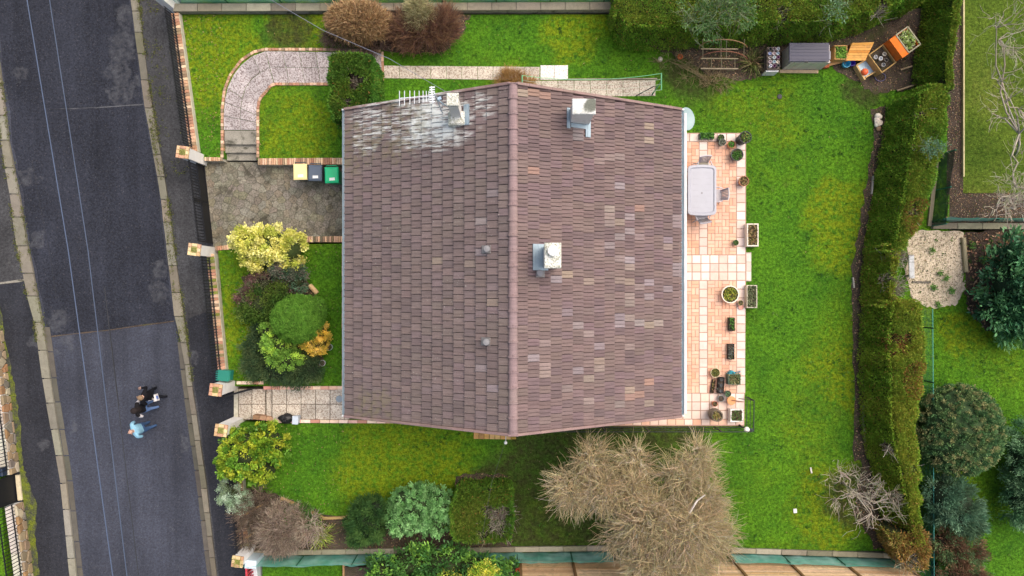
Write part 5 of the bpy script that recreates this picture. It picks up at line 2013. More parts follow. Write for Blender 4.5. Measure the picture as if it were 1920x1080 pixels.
    for i in range(k - 1):
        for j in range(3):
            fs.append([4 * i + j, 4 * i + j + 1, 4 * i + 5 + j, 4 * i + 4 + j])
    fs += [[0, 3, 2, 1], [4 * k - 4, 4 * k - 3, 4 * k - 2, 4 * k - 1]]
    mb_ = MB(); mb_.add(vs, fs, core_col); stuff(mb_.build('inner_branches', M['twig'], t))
    A, B, CC = [], [], []
    for (hx, hy, hr, ng, colset) in grey:
        c = np.array(W(hx, hy, ztop)); r = hr * kz
        a_ = c + np.column_stack([rng.normal(size=(ng, 2)) * r * 0.55, rng.uniform(-0.7, -0.25, ng)])
        b_ = a_ + np.column_stack([rng.normal(size=(ng, 2)) * 0.16, rng.uniform(0.08, 0.5, ng)])
        A.append(a_); B.append(b_); CC.append(pal_cols(ng, colset, None, 0.3))
    if A:
        stuff(seg_mesh('bare_twigs', np.concatenate(A), np.concatenate(B), 0.011, 0.004, np.concatenate(CC), M['twig'], t, 3))
    return t


GREYTW = [(0.30, 0.27, 0.22), (0.38, 0.35, 0.29), (0.22, 0.19, 0.15), (0.16, 0.12, 0.09)]
THUJA = [(0.058, 0.118, 0.014), (0.076, 0.146, 0.016), (0.104, 0.158, 0.018), (0.132, 0.166, 0.02), (0.066, 0.130, 0.014)]
THUJA_Y = [(0.075, 0.128, 0.014), (0.104, 0.156, 0.017), (0.134, 0.170, 0.019), (0.165, 0.180, 0.023), (0.086, 0.142, 0.016)]

# ---- hedges
hedge('conifer_hedge', 'long wide conifer hedge along the top right edge, behind the shed', 'x',
      [(1158, -45, 60), (1175, -48, 90), (1240, -50, 92), (1320, -50, 90), (1440, -50, 84), (1560, -50, 80), (1640, -50, 66), (1700, -50, 42), (1748, -50, 25)],
      2.0, 105000, 0.075, 0.034, THUJA, grey=[(1470, 24, 12, 120, GREYTW), (1655, 12, 12, 100, GREYTW)], brown=0.05, face='b', batter=0.3)
hedge('conifer_hedge', 'corner block of conifer hedge beside the orange topped wooden planters', 'y',
      [(-40, 1735, 1800), (20, 1728, 1796), (60, 1722, 1790), (110, 1716, 1784), (150, 1718, 1782), (166, 1722, 1782)], 1.9, 38000, 0.075, 0.034, THUJA, brown=0.03, face='a', batter=0.3)
hedge('conifer_hedge', 'upper length of the right conifer hedge, beside the white sack', 'y',
      [(158, 1694, 1772), (175, 1668, 1776), (230, 1660, 1770), (300, 1647, 1758), (360, 1639, 1745), (420, 1629, 1724), (465, 1623, 1696)],
      1.8, 72000, 0.075, 0.034, THUJA, grey=[(1733, 213, 9, 90, GREYTW), (1712, 395, 12, 120, GREYTW)], brown=0.03, face='a', batter=0.38)
hedge('conifer_hedge', 'balding middle length of the right conifer hedge beside the sandy rubble', 'y',
      [(462, 1624, 1690), (500, 1620, 1682), (540, 1618, 1680), (572, 1616, 1686)],
      1.7, 28000, 0.075, 0.034, THUJA_Y, grey=[(1690, 480, 16, 260, GREYTW), (1686, 540, 16, 260, GREYTW), (1674, 520, 10, 100, GREYTW)], brown=0.10, face='a', batter=0.35)
hedge('conifer_hedge', 'lower length of the right conifer hedge with a rust brown dead patch', 'y',
      [(566, 1622, 1720), (590, 1614, 1728), (650, 1613, 1732), (740, 1613, 1726), (800, 1616, 1715), (860, 1626, 1719), (940, 1644, 1724), (1000, 1656, 1726), (1020, 1666, 1728)],
      1.8, 105000, 0.075, 0.034, THUJA_Y, holes=[(1676, 663, 6)], grey=[(1690, 640, 19, 420, [(0.26, 0.10, 0.035), (0.32, 0.15, 0.06), (0.2, 0.09, 0.04)]), (1675, 845, 8, 60, GREYTW), (1712, 880, 9, 80, GREYTW), (1690, 940, 13, 120, GREYTW)], brown=0.045, face='a', batter=0.4)
hedge('conifer_hedge', 'bottom end of the right conifer hedge, browned and greying at its tip', 'y',
      [(1000, 1668, 1738), (1020, 1676, 1740), (1045, 1690, 1742), (1068, 1705, 1738)],
      1.7, 9000, 0.11, 0.04, [(0.17, 0.12, 0.03), (0.22, 0.15, 0.05), (0.10, 0.11, 0.02), (0.13, 0.14, 0.03)], grey=[(1712, 1055, 17, 420, [(0.42, 0.38, 0.30), (0.34, 0.3, 0.22), (0.3, 0.22, 0.13)])], brown=0.25)
hedge('clipped_conifer', 'dark clipped conifer block with a bare hollow by the curved path', 'y',
      [(101, 630, 700), (106, 622, 712), (150, 622, 715), (200, 620, 714), (222, 624, 708)], 2.3, 42000, 0.10, 0.035,
      [(0.026, 0.066, 0.012), (0.038, 0.088, 0.013), (0.055, 0.108, 0.014), (0.075, 0.12, 0.015)],
      holes=[(667, 152, 13), (654, 190, 8)], grey=[(667, 152, 16, 260, [(0.17, 0.14, 0.11), (0.3, 0.26, 0.21), (0.07, 0.05, 0.04)]), (652, 192, 9, 90, [(0.12, 0.1, 0.08), (0.24, 0.2, 0.17)])], lump=0.05, brown=0.02, face='b', bz_amt=0.0)
hedge('clipped_conifer', 'clipped conifer block with a greying dead corner near the bottom wall', 'y',
      [(902, 860, 956), (908, 850, 962), (960, 849, 958), (1000, 850, 956), (1014, 858, 950)], 1.5, 34000, 0.10, 0.035,
      [(0.034, 0.076, 0.010), (0.05, 0.098, 0.012), (0.07, 0.112, 0.013), (0.10, 0.125, 0.02)],
      holes=[(935, 962, 12)], grey=[(930, 968, 24, 900, [(0.30, 0.27, 0.23), (0.40, 0.37, 0.32), (0.2, 0.17, 0.14), (0.1, 0.08, 0.06)]), (935, 990, 16, 400, [(0.36, 0.33, 0.28), (0.28, 0.25, 0.2)]), (905, 1003, 12, 120, [(0.36, 0.33, 0.2)])], lump=0.05, brown=0.02, face='s', bz_amt=0.0)

# ---- front lawn group
shrub('variegated_shrub', 'large pale yellow variegated shrub at the top of the front lawn', 'shrub',
      [(500, 455, 52, 30, 1.0, 0.9), (465, 450, 26, 22, 0.9, 0.8), (545, 467, 27, 30, 0.9, 0.8), (490, 482, 34, 30, 0.7, 0.7), (548, 495, 20, 14, 0.7, 0.6), (500, 460, 36, 24, 1.3, 0.55)], 23000, 0.10, 0.075,
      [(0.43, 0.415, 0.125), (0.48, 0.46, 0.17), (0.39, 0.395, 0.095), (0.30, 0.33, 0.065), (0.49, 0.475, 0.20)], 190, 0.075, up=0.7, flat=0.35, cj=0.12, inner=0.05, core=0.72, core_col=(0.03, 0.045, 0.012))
shrub('purple_shrub', 'dull purple leaved shrub under the pale yellow shrub', 'shrub', [(470, 560, 26, 26, 0.5, 0.5), (495, 525, 30, 18, 0.6, 0.5), (545, 540, 18, 14, 0.6, 0.5)], 7000, 0.06, 0.04,
      [(0.10, 0.055, 0.05), (0.13, 0.075, 0.07), (0.07, 0.05, 0.035), (0.085, 0.095, 0.05)], 80, 0.08, core=0.6, core_col=(0.02, 0.014, 0.012))
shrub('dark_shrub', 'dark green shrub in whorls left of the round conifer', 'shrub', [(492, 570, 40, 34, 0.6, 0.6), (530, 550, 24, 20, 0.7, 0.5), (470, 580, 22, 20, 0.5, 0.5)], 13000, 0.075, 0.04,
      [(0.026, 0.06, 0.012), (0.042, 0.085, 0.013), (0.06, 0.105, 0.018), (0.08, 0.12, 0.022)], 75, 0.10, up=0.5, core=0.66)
shrub('blue_green_shrub', 'dull blue green shrub between the pale yellow shrub and the round conifer', 'shrub', [(540, 510, 32, 22, 0.8, 0.6), (558, 528, 18, 18, 0.7, 0.5)], 8000, 0.06, 0.035,
      [(0.035, 0.075, 0.04), (0.055, 0.10, 0.06), (0.09, 0.10, 0.07), (0.12, 0.10, 0.085)], 70, 0.08, core=0.66)
# round conifer: fans of upright foliage in overlapping plates
t = shrub('round_conifer', 'smooth round bright green conifer in the middle of the front lawn bed', 'shrub', [(559, 598, 45, 43, 1.1, 0.95), (586, 583, 22, 26, 0.95, 0.75)], 46000, 0.055, 0.026,
          [(0.064, 0.150, 0.018), (0.072, 0.165, 0.020), (0.054, 0.132, 0.015), (0.084, 0.178, 0.023)], 420, 0.045, out=0.15, rnd=1.3, up=0.12, flat=0.35, cj=0.18, shell=(0.975, 1.0), inner=0.0, core=0.94, core_col=(0.05, 0.115, 0.014))
shrub('juniper', 'dark spreading juniper round the foot of the light green shrub', 'shrub', [(495, 650, 36, 40, 0.35, 0.35), (525, 690, 50, 30, 0.35, 0.35), (565, 695, 40, 28, 0.35, 0.35), (480, 680, 24, 26, 0.3, 0.3)], 24000, 0.13, 0.022,
      [(0.026, 0.052, 0.024), (0.038, 0.07, 0.03), (0.055, 0.088, 0.035), (0.072, 0.10, 0.04)], 200, 0.10, up=0.25, out=0.9, core=0.8, core_col=(0.012, 0.02, 0.01))
shrub('light_green_shrub', 'light green shrub with yellow green tips below the round conifer', 'shrub', [(524, 645, 30, 32, 0.85, 0.7), (536, 672, 30, 21, 0.8, 0.6), (504, 622, 16, 14, 0.7, 0.5)], 9000, 0.07, 0.05,
      [(0.13, 0.24, 0.04), (0.20, 0.32, 0.06), (0.27, 0.38, 0.06), (0.09, 0.18, 0.03)], 110, 0.055, up=0.6, core=0.66)
shrub('golden_shrub', 'small golden yellow shrub beside the round conifer', 'shrub', [(592, 641, 27, 23, 0.6, 0.5), (605, 628, 15, 20, 0.6, 0.45)], 7000, 0.06, 0.045,
      [(0.50, 0.36, 0.07), (0.56, 0.43, 0.12), (0.46, 0.34, 0.06), (0.34, 0.28, 0.05)], 100, 0.045, up=0.6, core=0.75, core_col=(0.05, 0.04, 0.01))

# ---- lower left bed
shrub('yellow_green_shrub', 'bright yellow green broad leaved shrub beside the entrance path', 'shrub', [(470, 848, 54, 50, 1.0, 1.0), (505, 835, 32, 40, 0.9, 0.8), (440, 865, 30, 34, 0.9, 0.8), (490, 880, 36, 24, 0.8, 0.7), (470, 850, 34, 30, 1.45, 0.6)], 23000, 0.10, 0.07,
      [(0.15, 0.235, 0.022), (0.21, 0.275, 0.026), (0.27, 0.30, 0.03), (0.09, 0.19, 0.02), (0.07, 0.155, 0.017)], 290, 0.058, up=0.7, flat=0.3, m='gloss_leaf', core=0.74)
shrub('silver_shrub', 'silvery grey green shrub overhanging the pavement', 'shrub', [(436, 928, 24, 24, 0.9, 0.5), (428, 915, 14, 16, 0.9, 0.4), (452, 940, 20, 18, 0.8, 0.4)], 6500, 0.06, 0.03,
      [(0.28, 0.36, 0.27), (0.36, 0.43, 0.34), (0.20, 0.28, 0.19), (0.15, 0.2, 0.12)], 70, 0.06, up=0.5, core=0.5)
DEADB = [(0.15, 0.115, 0.085), (0.20, 0.155, 0.115), (0.11, 0.08, 0.06), (0.075, 0.055, 0.042)]
twig_plant('bare_shrub', 'tangle of dark brown bare stems in the lower left bed', 'shrub', (475, 965), [(478, 950, 40, 36, 0.6, 0.6), (470, 990, 24, 34, 0.5, 0.5)], 10, 40, 200, 1300, DEADB, 0.03, tw=(0.2, 0.45), tr=(0.008, 0.004), trunk=False)
twig_plant('bare_shrub', 'dome of pale brown bare twigs in the lower left bed', 'shrub', (528, 992), [(526, 990, 42, 46, 0.7, 0.75)], 10, 50, 380, 3600, [(0.28, 0.225, 0.175), (0.34, 0.285, 0.225), (0.22, 0.175, 0.135), (0.14, 0.105, 0.08)], 0.03, tw=(0.18, 0.4), tr=(0.008, 0.004), trunk=False, shell=(0.75, 1.0))
twig_plant('fallen_stems', 'pale leaning bare stems right of the brown twig dome', 'shrub', (548, 1020), [(575, 985, 30, 26, 0.5, 0.5)], 12, 50, 120, 500, [(0.36, 0.30, 0.24), (0.44, 0.38, 0.30), (0.2, 0.15, 0.11)], 0.04, tw=(0.3, 0.6), tr=(0.01, 0.004), trunk=False)
for lx, ly, a in ((447, 973, 0.55), (455, 1010, 0.5), (470, 1000, 0.3)):
    pass
shrub('green_tuft', 'mid green low plant beside the pale leaning stems', 'plant', [(560, 965, 28, 18, 0.35, 0.3), (585, 975, 14, 12, 0.3, 0.3)], 3200, 0.09, 0.04, [(0.06, 0.13, 0.03), (0.09, 0.17, 0.03), (0.04, 0.09, 0.02)], 60, 0.07)
def strappy(lbl, px, py, n, L, Wd, pal, z=0.0, group=None):
    c = np.array(W(px, py, z))
    t = thing('strappy_plant', lbl, 'plant', c, group)
    a = rng.uniform(0, 2 * PI, n)
    el = rng.uniform(0.15, 1.2, n)
    D = np.column_stack([np.cos(a) * np.cos(el), np.sin(a) * np.cos(el), np.sin(el)])
    P = c + np.column_stack([rng.normal(size=(n, 2)) * 0.06, np.full(n, 0.03)])
    ln = L * rng.uniform(.6, 1.2, n)
    cols = pal_cols(n, pal)
    leaf_mesh('leaf_blades', P, D, ln, Wd, cols, M['leaf'], t)
    tip = P + D * (ln * 0.75)[:, None]
    D2 = unit(D + np.array([0, 0, -0.9]))
    leaf_mesh('leaf_tips', tip, D2, ln * 0.6, Wd * .8, cols, M['leaf'], t)
    return t
strappy('yellow green strappy plant in the lower left bed', 605, 1000, 110, 0.5, 0.045, [(0.22, 0.27, 0.05), (0.30, 0.32, 0.08), (0.12, 0.18, 0.03)])
strappy('strappy clump of green and straw leaves beside the metal garden arch', 1408, 120, 200, 0.55, 0.026, [(0.10, 0.14, 0.035), (0.20, 0.18, 0.085), (0.13, 0.095, 0.05), (0.065, 0.11, 0.02), (0.09, 0.06, 0.04)])
shrub('dark_conifer', 'dark green feathery conifer in the bottom bed', 'shrub', [(690, 975, 32, 42, 0.9, 0.9), (672, 990, 24, 30, 0.7, 0.7), (705, 955, 20, 22, 0.9, 0.8)], 17000, 0.12, 0.025,
      [(0.024, 0.062, 0.018), (0.036, 0.085, 0.022), (0.052, 0.105, 0.026)], 160, 0.07, up=0.5, out=0.9, core=0.75, core_col=(0.012, 0.022, 0.01))
TEAL = [(0.12, 0.25, 0.09), (0.16, 0.305, 0.12), (0.20, 0.35, 0.15), (0.08, 0.175, 0.058)]
shrub('grey_green_shrub', 'large grey green broad shrub in the bottom bed beside the clipped block', 'shrub', [(790, 950, 58, 42, 0.9, 0.85), (820, 940, 34, 34, 0.9, 0.8), (755, 968, 38, 36, 0.8, 0.7), (760, 935, 30, 22, 0.8, 0.7), (815, 975, 32, 30, 0.8, 0.7), (788, 948, 36, 30, 1.2, 0.6)], 30000, 0.078, 0.045,
      TEAL, 460, 0.045, up=0.7, flat=0.2, cj=0.18, inner=0.10, core=0.66, core_col=(0.03, 0.05, 0.02))
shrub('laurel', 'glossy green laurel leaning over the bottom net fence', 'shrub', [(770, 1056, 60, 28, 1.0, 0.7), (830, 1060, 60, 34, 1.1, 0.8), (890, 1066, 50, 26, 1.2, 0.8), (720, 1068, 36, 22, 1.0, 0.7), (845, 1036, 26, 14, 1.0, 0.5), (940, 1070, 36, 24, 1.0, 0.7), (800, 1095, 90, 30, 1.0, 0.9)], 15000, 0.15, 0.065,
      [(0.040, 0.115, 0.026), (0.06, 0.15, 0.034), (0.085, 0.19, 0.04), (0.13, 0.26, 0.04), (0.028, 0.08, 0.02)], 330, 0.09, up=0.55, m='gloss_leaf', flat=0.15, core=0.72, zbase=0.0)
shrub('yellow_tipped_shrub', 'yellow tipped shrub at the bottom edge below the laurel', 'shrub', [(845, 1078, 20, 12, 1.6, 0.4), (905, 1066, 28, 16, 1.6, 0.4)], 2200, 0.10, 0.05, [(0.20, 0.30, 0.04), (0.33, 0.38, 0.05), (0.45, 0.42, 0.08)], 60, 0.07, up=0.7, m='gloss_leaf', stems=6)

# ---- top bed
twig_plant('tan_bush', 'round tan hydrangea bush in the top bed', 'shrub', (672, 42), [(672, 42, 57, 34, 0.85, 0.75)], 12, 60, 500, 7500, [(0.36, 0.245, 0.125), (0.42, 0.295, 0.16), (0.30, 0.195, 0.095), (0.2, 0.12, 0.06)], 0.03, tw=(0.14, 0.32), tr=(0.011, 0.006), trunk=False, shell=(0.8, 1.0))
twig_plant('red_stem_shrub', 'spreading brown red stemmed shrub in the top bed', 'shrub', (795, 62), [(800, 58, 58, 36, 0.6, 0.65), (760, 60, 30, 36, 0.5, 0.5), (830, 48, 30, 32, 0.6, 0.5)], 14, 60, 420, 5200, [(0.13, 0.065, 0.045), (0.18, 0.10, 0.06), (0.10, 0.06, 0.05), (0.22, 0.13, 0.07)], 0.03, tw=(0.25, 0.5), tr=(0.008, 0.004), trunk=False, shell=(0.6, 1.0))
twig_plant('olive_bush', 'pale olive twiggy bush above the red stemmed shrub', 'shrub', (790, 24), [(787, 26, 24, 28, 1.0, 0.5)], 8, 30, 200, 2200, [(0.30, 0.28, 0.15), (0.38, 0.35, 0.2), (0.22, 0.2, 0.09)], 0.025, tw=(0.15, 0.35), tr=(0.008, 0.004), trunk=False)
twig_plant('bare_shrub', 'low dark purple brown stems below the round tan bush', 'shrub', (640, 75), [(640, 72, 40, 18, 0.3, 0.3), (700, 85, 30, 14, 0.3, 0.3)], 12, 40, 180, 1800, [(0.12, 0.08, 0.07), (0.17, 0.12, 0.10), (0.08, 0.05, 0.045)], 0.02, tw=(0.15, 0.35), tr=(0.007, 0.003), trunk=False)
twig_plant('dead_grass_clump', 'clump of orange brown dead grass at the upper gable end', 'plant', (960, 152), [(960, 150, 27, 15, 0.4, 0.4), (985, 158, 16, 12, 0.4, 0.35)], 10, 30, 120, 1700, [(0.30, 0.17, 0.06), (0.36, 0.22, 0.08), (0.24, 0.14, 0.05)], 0.02, tw=(0.18, 0.35), tr=(0.006, 0.003), trunk=False)
twig_plant('twiggy_weeds', 'low dry brown weeds in front of the garden arch', 'plant', (1320, 148), [(1310, 143, 44, 18, 0.04, 0.10), (1345, 155, 36, 13, 0.03, 0.10), (1262, 115, 40, 16, 0.03, 0.09)], 16, 60, 160, 650, [(0.20, 0.16, 0.085), (0.32, 0.26, 0.15), (0.16, 0.12, 0.06)], 0.012, tw=(0.12, 0.3), tr=(0.006, 0.003), trunk=False)
# grey-green sprawling branches over the top hedge
t = twig_plant('cedar_branches', 'grey green sparse tree crown hanging over the top hedge', 'tree', (1350, 20), [(1340, 25, 62, 46, 3.0, 0.7), (1372, 20, 44, 44, 3.1, 0.6), (1300, 50, 34, 34, 2.8, 0.5)], 10, 44, 120, 260, [(0.12, 0.16, 0.08), (0.17, 0.21, 0.12), (0.11, 0.10, 0.07)], 0.04, tw=(0.25, 0.6), tr=(0.008, 0.004), up=0.1, shell=(0.3, 1.0))
P, N, k = blob_pts([(1345, 22, 64, 42, 3.1, 0.6), (1310, 45, 34, 34, 2.9, 0.5), (1385, 15, 30, 40, 3.1, 0.5)], 2000, 70, 0.09, (0.3, 1.15))
leaf_mesh('foliage', P, unit(N + rng.normal(size=P.shape) * .6), 0.11, 0.035, pal_cols(len(P), [(0.05, 0.11, 0.032), (0.07, 0.13, 0.045), (0.09, 0.145, 0.065), (0.035, 0.08, 0.02)]), M['leaf'], t)
t = twig_plant('hanging_branch', 'pale grey green branch sprig over the hedge above the shed', 'tree', (1565, -10), [(1565, 18, 26, 26, 2.6, 0.4), (1552, 36, 18, 16, 2.5, 0.3)], 4, 10, 26, 30, [(0.10, 0.13, 0.07), (0.13, 0.15, 0.09)], 0.018, tw=(0.2, 0.4), tr=(0.010, 0.004), up=0.05)
P, N, k = blob_pts([(1565, 16, 26, 24, 2.7, 0.35)], 320, 24, 0.07, (0.3, 1.1))
leaf_mesh('foliage', P, unit(N + rng.normal(size=P.shape) * .6), 0.10, 0.035, pal_cols(len(P), [(0.08, 0.15, 0.07), (0.11, 0.18, 0.10)]), M['leaf'], t)
t = twig_plant('hanging_branch', 'grey green sprig hanging over the upper right hedge', 'tree', (1750, 280), [(1748, 278, 30, 16, 2.2, 0.3), (1725, 280, 22, 12, 2.1, 0.2)], 4, 10, 22, 24, [(0.10, 0.13, 0.07), (0.13, 0.15, 0.09)], 0.015, tw=(0.2, 0.4), tr=(0.009, 0.004), up=0.05)

P, N, k = blob_pts([(1748, 278, 30, 15, 2.25, 0.25)], 420, 26, 0.07, (0.2, 1.1))
leaf_mesh('foliage', P, unit(N + rng.normal(size=P.shape) * .6), 0.10, 0.03, pal_cols(len(P), [(0.06, 0.12, 0.07), (0.085, 0.14, 0.09)]), M['leaf'], t)
# ---- big leafless tree and the smaller bare trees
TAN = [(0.42, 0.325, 0.18), (0.50, 0.40, 0.235), (0.34, 0.28, 0.155), (0.37, 0.35, 0.19), (0.56, 0.45, 0.29), (0.24, 0.19, 0.12), (0.43, 0.37, 0.29)]
twig_plant('big_bare_tree', 'big tan leafless tree with a dense twiggy crown below the house', 'tree', (1195, 905),
           [(1072, 915, 40, 44, 2.7, 0.9), (1112, 862, 34, 38, 2.7, 0.9), (1190, 866, 34, 36, 2.8, 0.9), (1130, 915, 44, 38, 3.0, 1.1), (1185, 915, 32, 34, 3.1, 1.0), (1308, 860, 32, 38, 2.7, 0.9), (1272, 890, 34, 36, 3.0, 1.0),
            (1312, 930, 40, 50, 3.1, 1.2), (1215, 975, 62, 56, 3.4, 1.4), (1280, 985, 60, 56, 3.6, 1.5), (1335, 1005, 38, 54, 3.0, 1.1), (1250, 1045, 84, 46, 3.3, 1.4), (1160, 1000, 34, 34, 2.7, 0.9)],
           10, 150, 3400, 17500, TAN, 0.10, up=0.5, tw=(0.3, 0.8), tr=(0.0085, 0.0032), shell=(0.40, 0.98), limb_col=[(0.30, 0.27, 0.18), (0.38, 0.34, 0.23), (0.42, 0.39, 0.29)], curl=0.16, spread=0.68)
b = MB(); b.tube([W(1293, 962, 4.6), W(1303, 945, 4.75), W(1308, 938, 4.7), W(1322, 928, 4.8)], [0.035, 0.032, 0.026, 0.016], 6, (0.45, 0.41, 0.36))
b.build('dead_branch', M['twig'], bpy.data.objects['big_bare_tree'])
twig_plant('bare_tree', 'small grey leafless tree on the lawn beside the right hedge', 'tree', (1580, 905), [(1592, 920, 56, 62, 1.6, 0.8), (1632, 950, 56, 56, 1.6, 0.7), (1575, 885, 36, 34, 1.6, 0.6)], 8, 40, 120, 300,
           [(0.30, 0.26, 0.21), (0.36, 0.32, 0.26), (0.24, 0.20, 0.165), (0.28, 0.29, 0.18)], 0.045, tw=(0.15, 0.5), tr=(0.007, 0.0035), up=0.1, shell=(0.35, 1.05), curl=0.2, zmin=-0.2)
twig_plant('bare_tree', 'bare lichened tree spreading over the pale lawn at the right edge', 'tree', (1905, 290), [(1900, 210, 58, 60, 2.6, 1.0), (1890, 60, 60, 60, 2.6, 1.0), (1910, 330, 48, 60, 2.4, 0.9), (1875, 130, 46, 50, 2.5, 0.8)], 7, 34, 120, 320,
           [(0.28, 0.25, 0.2), (0.34, 0.31, 0.25), (0.28, 0.30, 0.16), (0.22, 0.19, 0.16)], 0.055, tw=(0.2, 0.55), tr=(0.009, 0.004), up=0.1, shell=(0.5, 1.0), curl=0.16, zmin=-0.2)
twig_plant('bare_tree', 'bare pale branched tree over the mulch bed at the right edge', 'tree', (1885, 372), [(1885, 385, 46, 26, 1.8, 0.7), (1905, 360, 40, 26, 1.8, 0.7)], 6, 24, 80, 240,
           [(0.38, 0.33, 0.28), (0.46, 0.42, 0.34), (0.32, 0.33, 0.2)], 0.04, tw=(0.2, 0.5), tr=(0.009, 0.004), up=0.1, shell=(0.5, 1.0), curl=0.16, zmin=-0.2)

# ---- right neighbours
shrub('dome_shrub', 'big clipped dome shrub with olive tips behind the wire fence', 'shrub', [(1798, 806, 76, 84, 1.0, 1.15)], 44000, 0.062, 0.04,
      [(0.055, 0.115, 0.045), (0.08, 0.145, 0.055), (0.12, 0.17, 0.065), (0.19, 0.19, 0.085), (0.04, 0.09, 0.035)], 900, 0.04, up=0.3, cj=0.24, shell=(0.96, 1.0), inner=0.0, core=0.93, core_col=(0.03, 0.055, 0.022))
shrub('blue_conifer', 'bluish green feathery conifer below the dome shrub', 'shrub', [(1790, 950, 46, 50, 0.9, 0.8), (1765, 930, 28, 38, 0.8, 0.7), (1810, 975, 30, 30, 0.8, 0.6)], 17000, 0.15, 0.024,
      [(0.06, 0.125, 0.075), (0.085, 0.16, 0.10), (0.11, 0.185, 0.115), (0.05, 0.09, 0.05)], 150, 0.08, up=0.45, out=0.9, core=0.72, core_col=(0.016, 0.026, 0.014))
shrub('brown_conifer', 'half browned conifer at the bottom right behind the wire fence', 'shrub', [(1795, 1030, 44, 42, 0.8, 0.7), (1770, 1015, 28, 30, 0.8, 0.6), (1800, 1075, 44, 34, 0.8, 0.7)], 20000, 0.12, 0.026,
      [(0.10, 0.055, 0.035), (0.13, 0.075, 0.045), (0.06, 0.10, 0.04), (0.09, 0.14, 0.06), (0.15, 0.10, 0.055)], 210, 0.08, up=0.4, out=0.9, core=0.5, core_col=(0.03, 0.02, 0.014))
shrub('laurel', 'dark glossy laurel at the right edge beside the sandy rubble', 'shrub', [(1895, 530, 50, 66, 1.2, 1.1), (1885, 580, 46, 40, 1.0, 0.9), (1910, 480, 40, 40, 1.2, 1.0), (1905, 610, 40, 30, 0.8, 0.7), (1960, 540, 60, 90, 1.2, 1.2)], 17000, 0.22, 0.08,
      [(0.022, 0.075, 0.034), (0.034, 0.105, 0.045), (0.055, 0.145, 0.06), (0.075, 0.18, 0.075), (0.016, 0.05, 0.022)], 330, 0.12, up=0.45, m='gloss_leaf', core=0.55, core_col=(0.012, 0.03, 0.014))
shrub('laurel', 'lighter green lower skirt of laurel leaves above the neighbour lawn, right edge', 'shrub', [(1905, 632, 26, 16, 0.5, 0.4), (1890, 612, 18, 14, 0.5, 0.35)], 900, 0.20, 0.07, [(0.09, 0.20, 0.06), (0.14, 0.26, 0.08)], 26, 0.08, up=0.4, m='gloss_leaf', stems=6)
shrub('grey_green_conifer', 'grey green conifer cut by the right edge, below the neighbour lawn', 'shrub', [(1918, 860, 34, 66, 1.0, 0.9), (1912, 930, 30, 60, 0.9, 0.8), (1945, 890, 50, 110, 1.0, 1.0)], 26000, 0.14, 0.026,
      [(0.045, 0.11, 0.05), (0.07, 0.145, 0.07), (0.095, 0.17, 0.09)], 260, 0.09, up=0.4, out=0.9, core=0.6, core_col=(0.014, 0.026, 0.012))
WEEDS = [(1762, 510, 7, 'broad green weed in the middle of the sandy rubble'), (1772, 521, 6, 'small green weed touching the broad weed on the sandy rubble'), (1745, 470, 8, 'dark green weed near the top of the sandy rubble'),
         (1782, 545, 5, 'green weed at the lower right of the sandy rubble'), (1758, 572, 5, 'bright weed at the bottom edge of the sandy rubble'), (1750, 540, 4, 'tiny weed just below the dark bar on the sandy rubble'),
         (1822, 460, 7, 'bright green weed in the leaf litter by the stone kerb'), (1842, 487, 9, 'wide weed in the leaf litter beside the dark laurel'), (1835, 545, 6, 'small weed in the leaf litter at the lower side of the dark laurel')]
for px, py, r, wl_ in WEEDS:
    shrub('weed', wl_, 'plant', [(px, py, r * .6, r * .6, 0.05, 0.08)], 80, 0.08, 0.04, [(0.07, 0.16, 0.04), (0.11, 0.21, 0.05)], 14, 0.04, stems=0, group='weeds round the sandy rubble')

# ---- leaf litter and grass blades
def litter(name, polys, n, pal, L=0.06, Wd=0.04, z=0.02, excl=()):
    P = []
    for pl in polys:
        p = np.array(WL(pl))
        lo, hi = p.min(0), p.max(0)
        q = rng.uniform(lo, hi, (n * 3, 2))
        q = q[in_poly(q, p)]
        P.append(q[:max(10, int(n / len(polys)))])
    P = np.concatenate(P)
    for e in excl:
        P = P[~in_poly(P, np.array(WL(e)))]
    k = len(P)
    D = unit(np.column_stack([rng.normal(size=(k, 2)), rng.normal(size=k) * 0.3]))
    P3 = np.column_stack([P, np.full(k, z) + rng.uniform(0, .03, k)])
    o = leaf_mesh(name, P3, D, L * rng.uniform(.5, 1.5, k), Wd * rng.uniform(.5, 1.4, k), pal_cols(k, pal, None, .3), M['leaf'], None, 0.6)
    return stuff(o)


P = np.array([(*W(x, y, ZS)[:2], ZS + 0.10) for x, y in MOSS_LINES])
P = np.repeat(P, 5, axis=0) + np.column_stack([rng.normal(size=(len(P) * 5, 2)) * 0.035, rng.uniform(0, .012, len(P) * 5)])
stuff(leaf_mesh('kerb_moss', P, unit(rng.normal(size=P.shape) * [1, 1, .3] + [0, 0, .3]), 0.045, 0.035, pal_cols(len(P), [(0.05, 0.065, 0.012), (0.08, 0.09, 0.02), (0.06, 0.055, 0.03)]), M['leaf'], None, 0.4))
LIT = [(0.10, 0.06, 0.035), (0.16, 0.10, 0.055), (0.07, 0.05, 0.035), (0.22, 0.15, 0.09), (0.05, 0.07, 0.02)]
litter('leaf_litter', BEDS, 9000, LIT)
litter('leaf_litter', [[(1806, 434), (1990, 440), (1990, 600), (1850, 618), (1815, 580)]], 1300, LIT + [(0.26, 0.13, 0.08), (0.30, 0.19, 0.12)], 0.11, 0.06)
litter('leaf_litter', [[(1778, -60), (1806, -60), (1804, 365), (1775, 365)], [(1772, 362), (1990, 362), (1990, 417), (1772, 417)]], 3000, LIT + [(0.2, 0.16, 0.12)], 0.05, 0.03, 0.012)
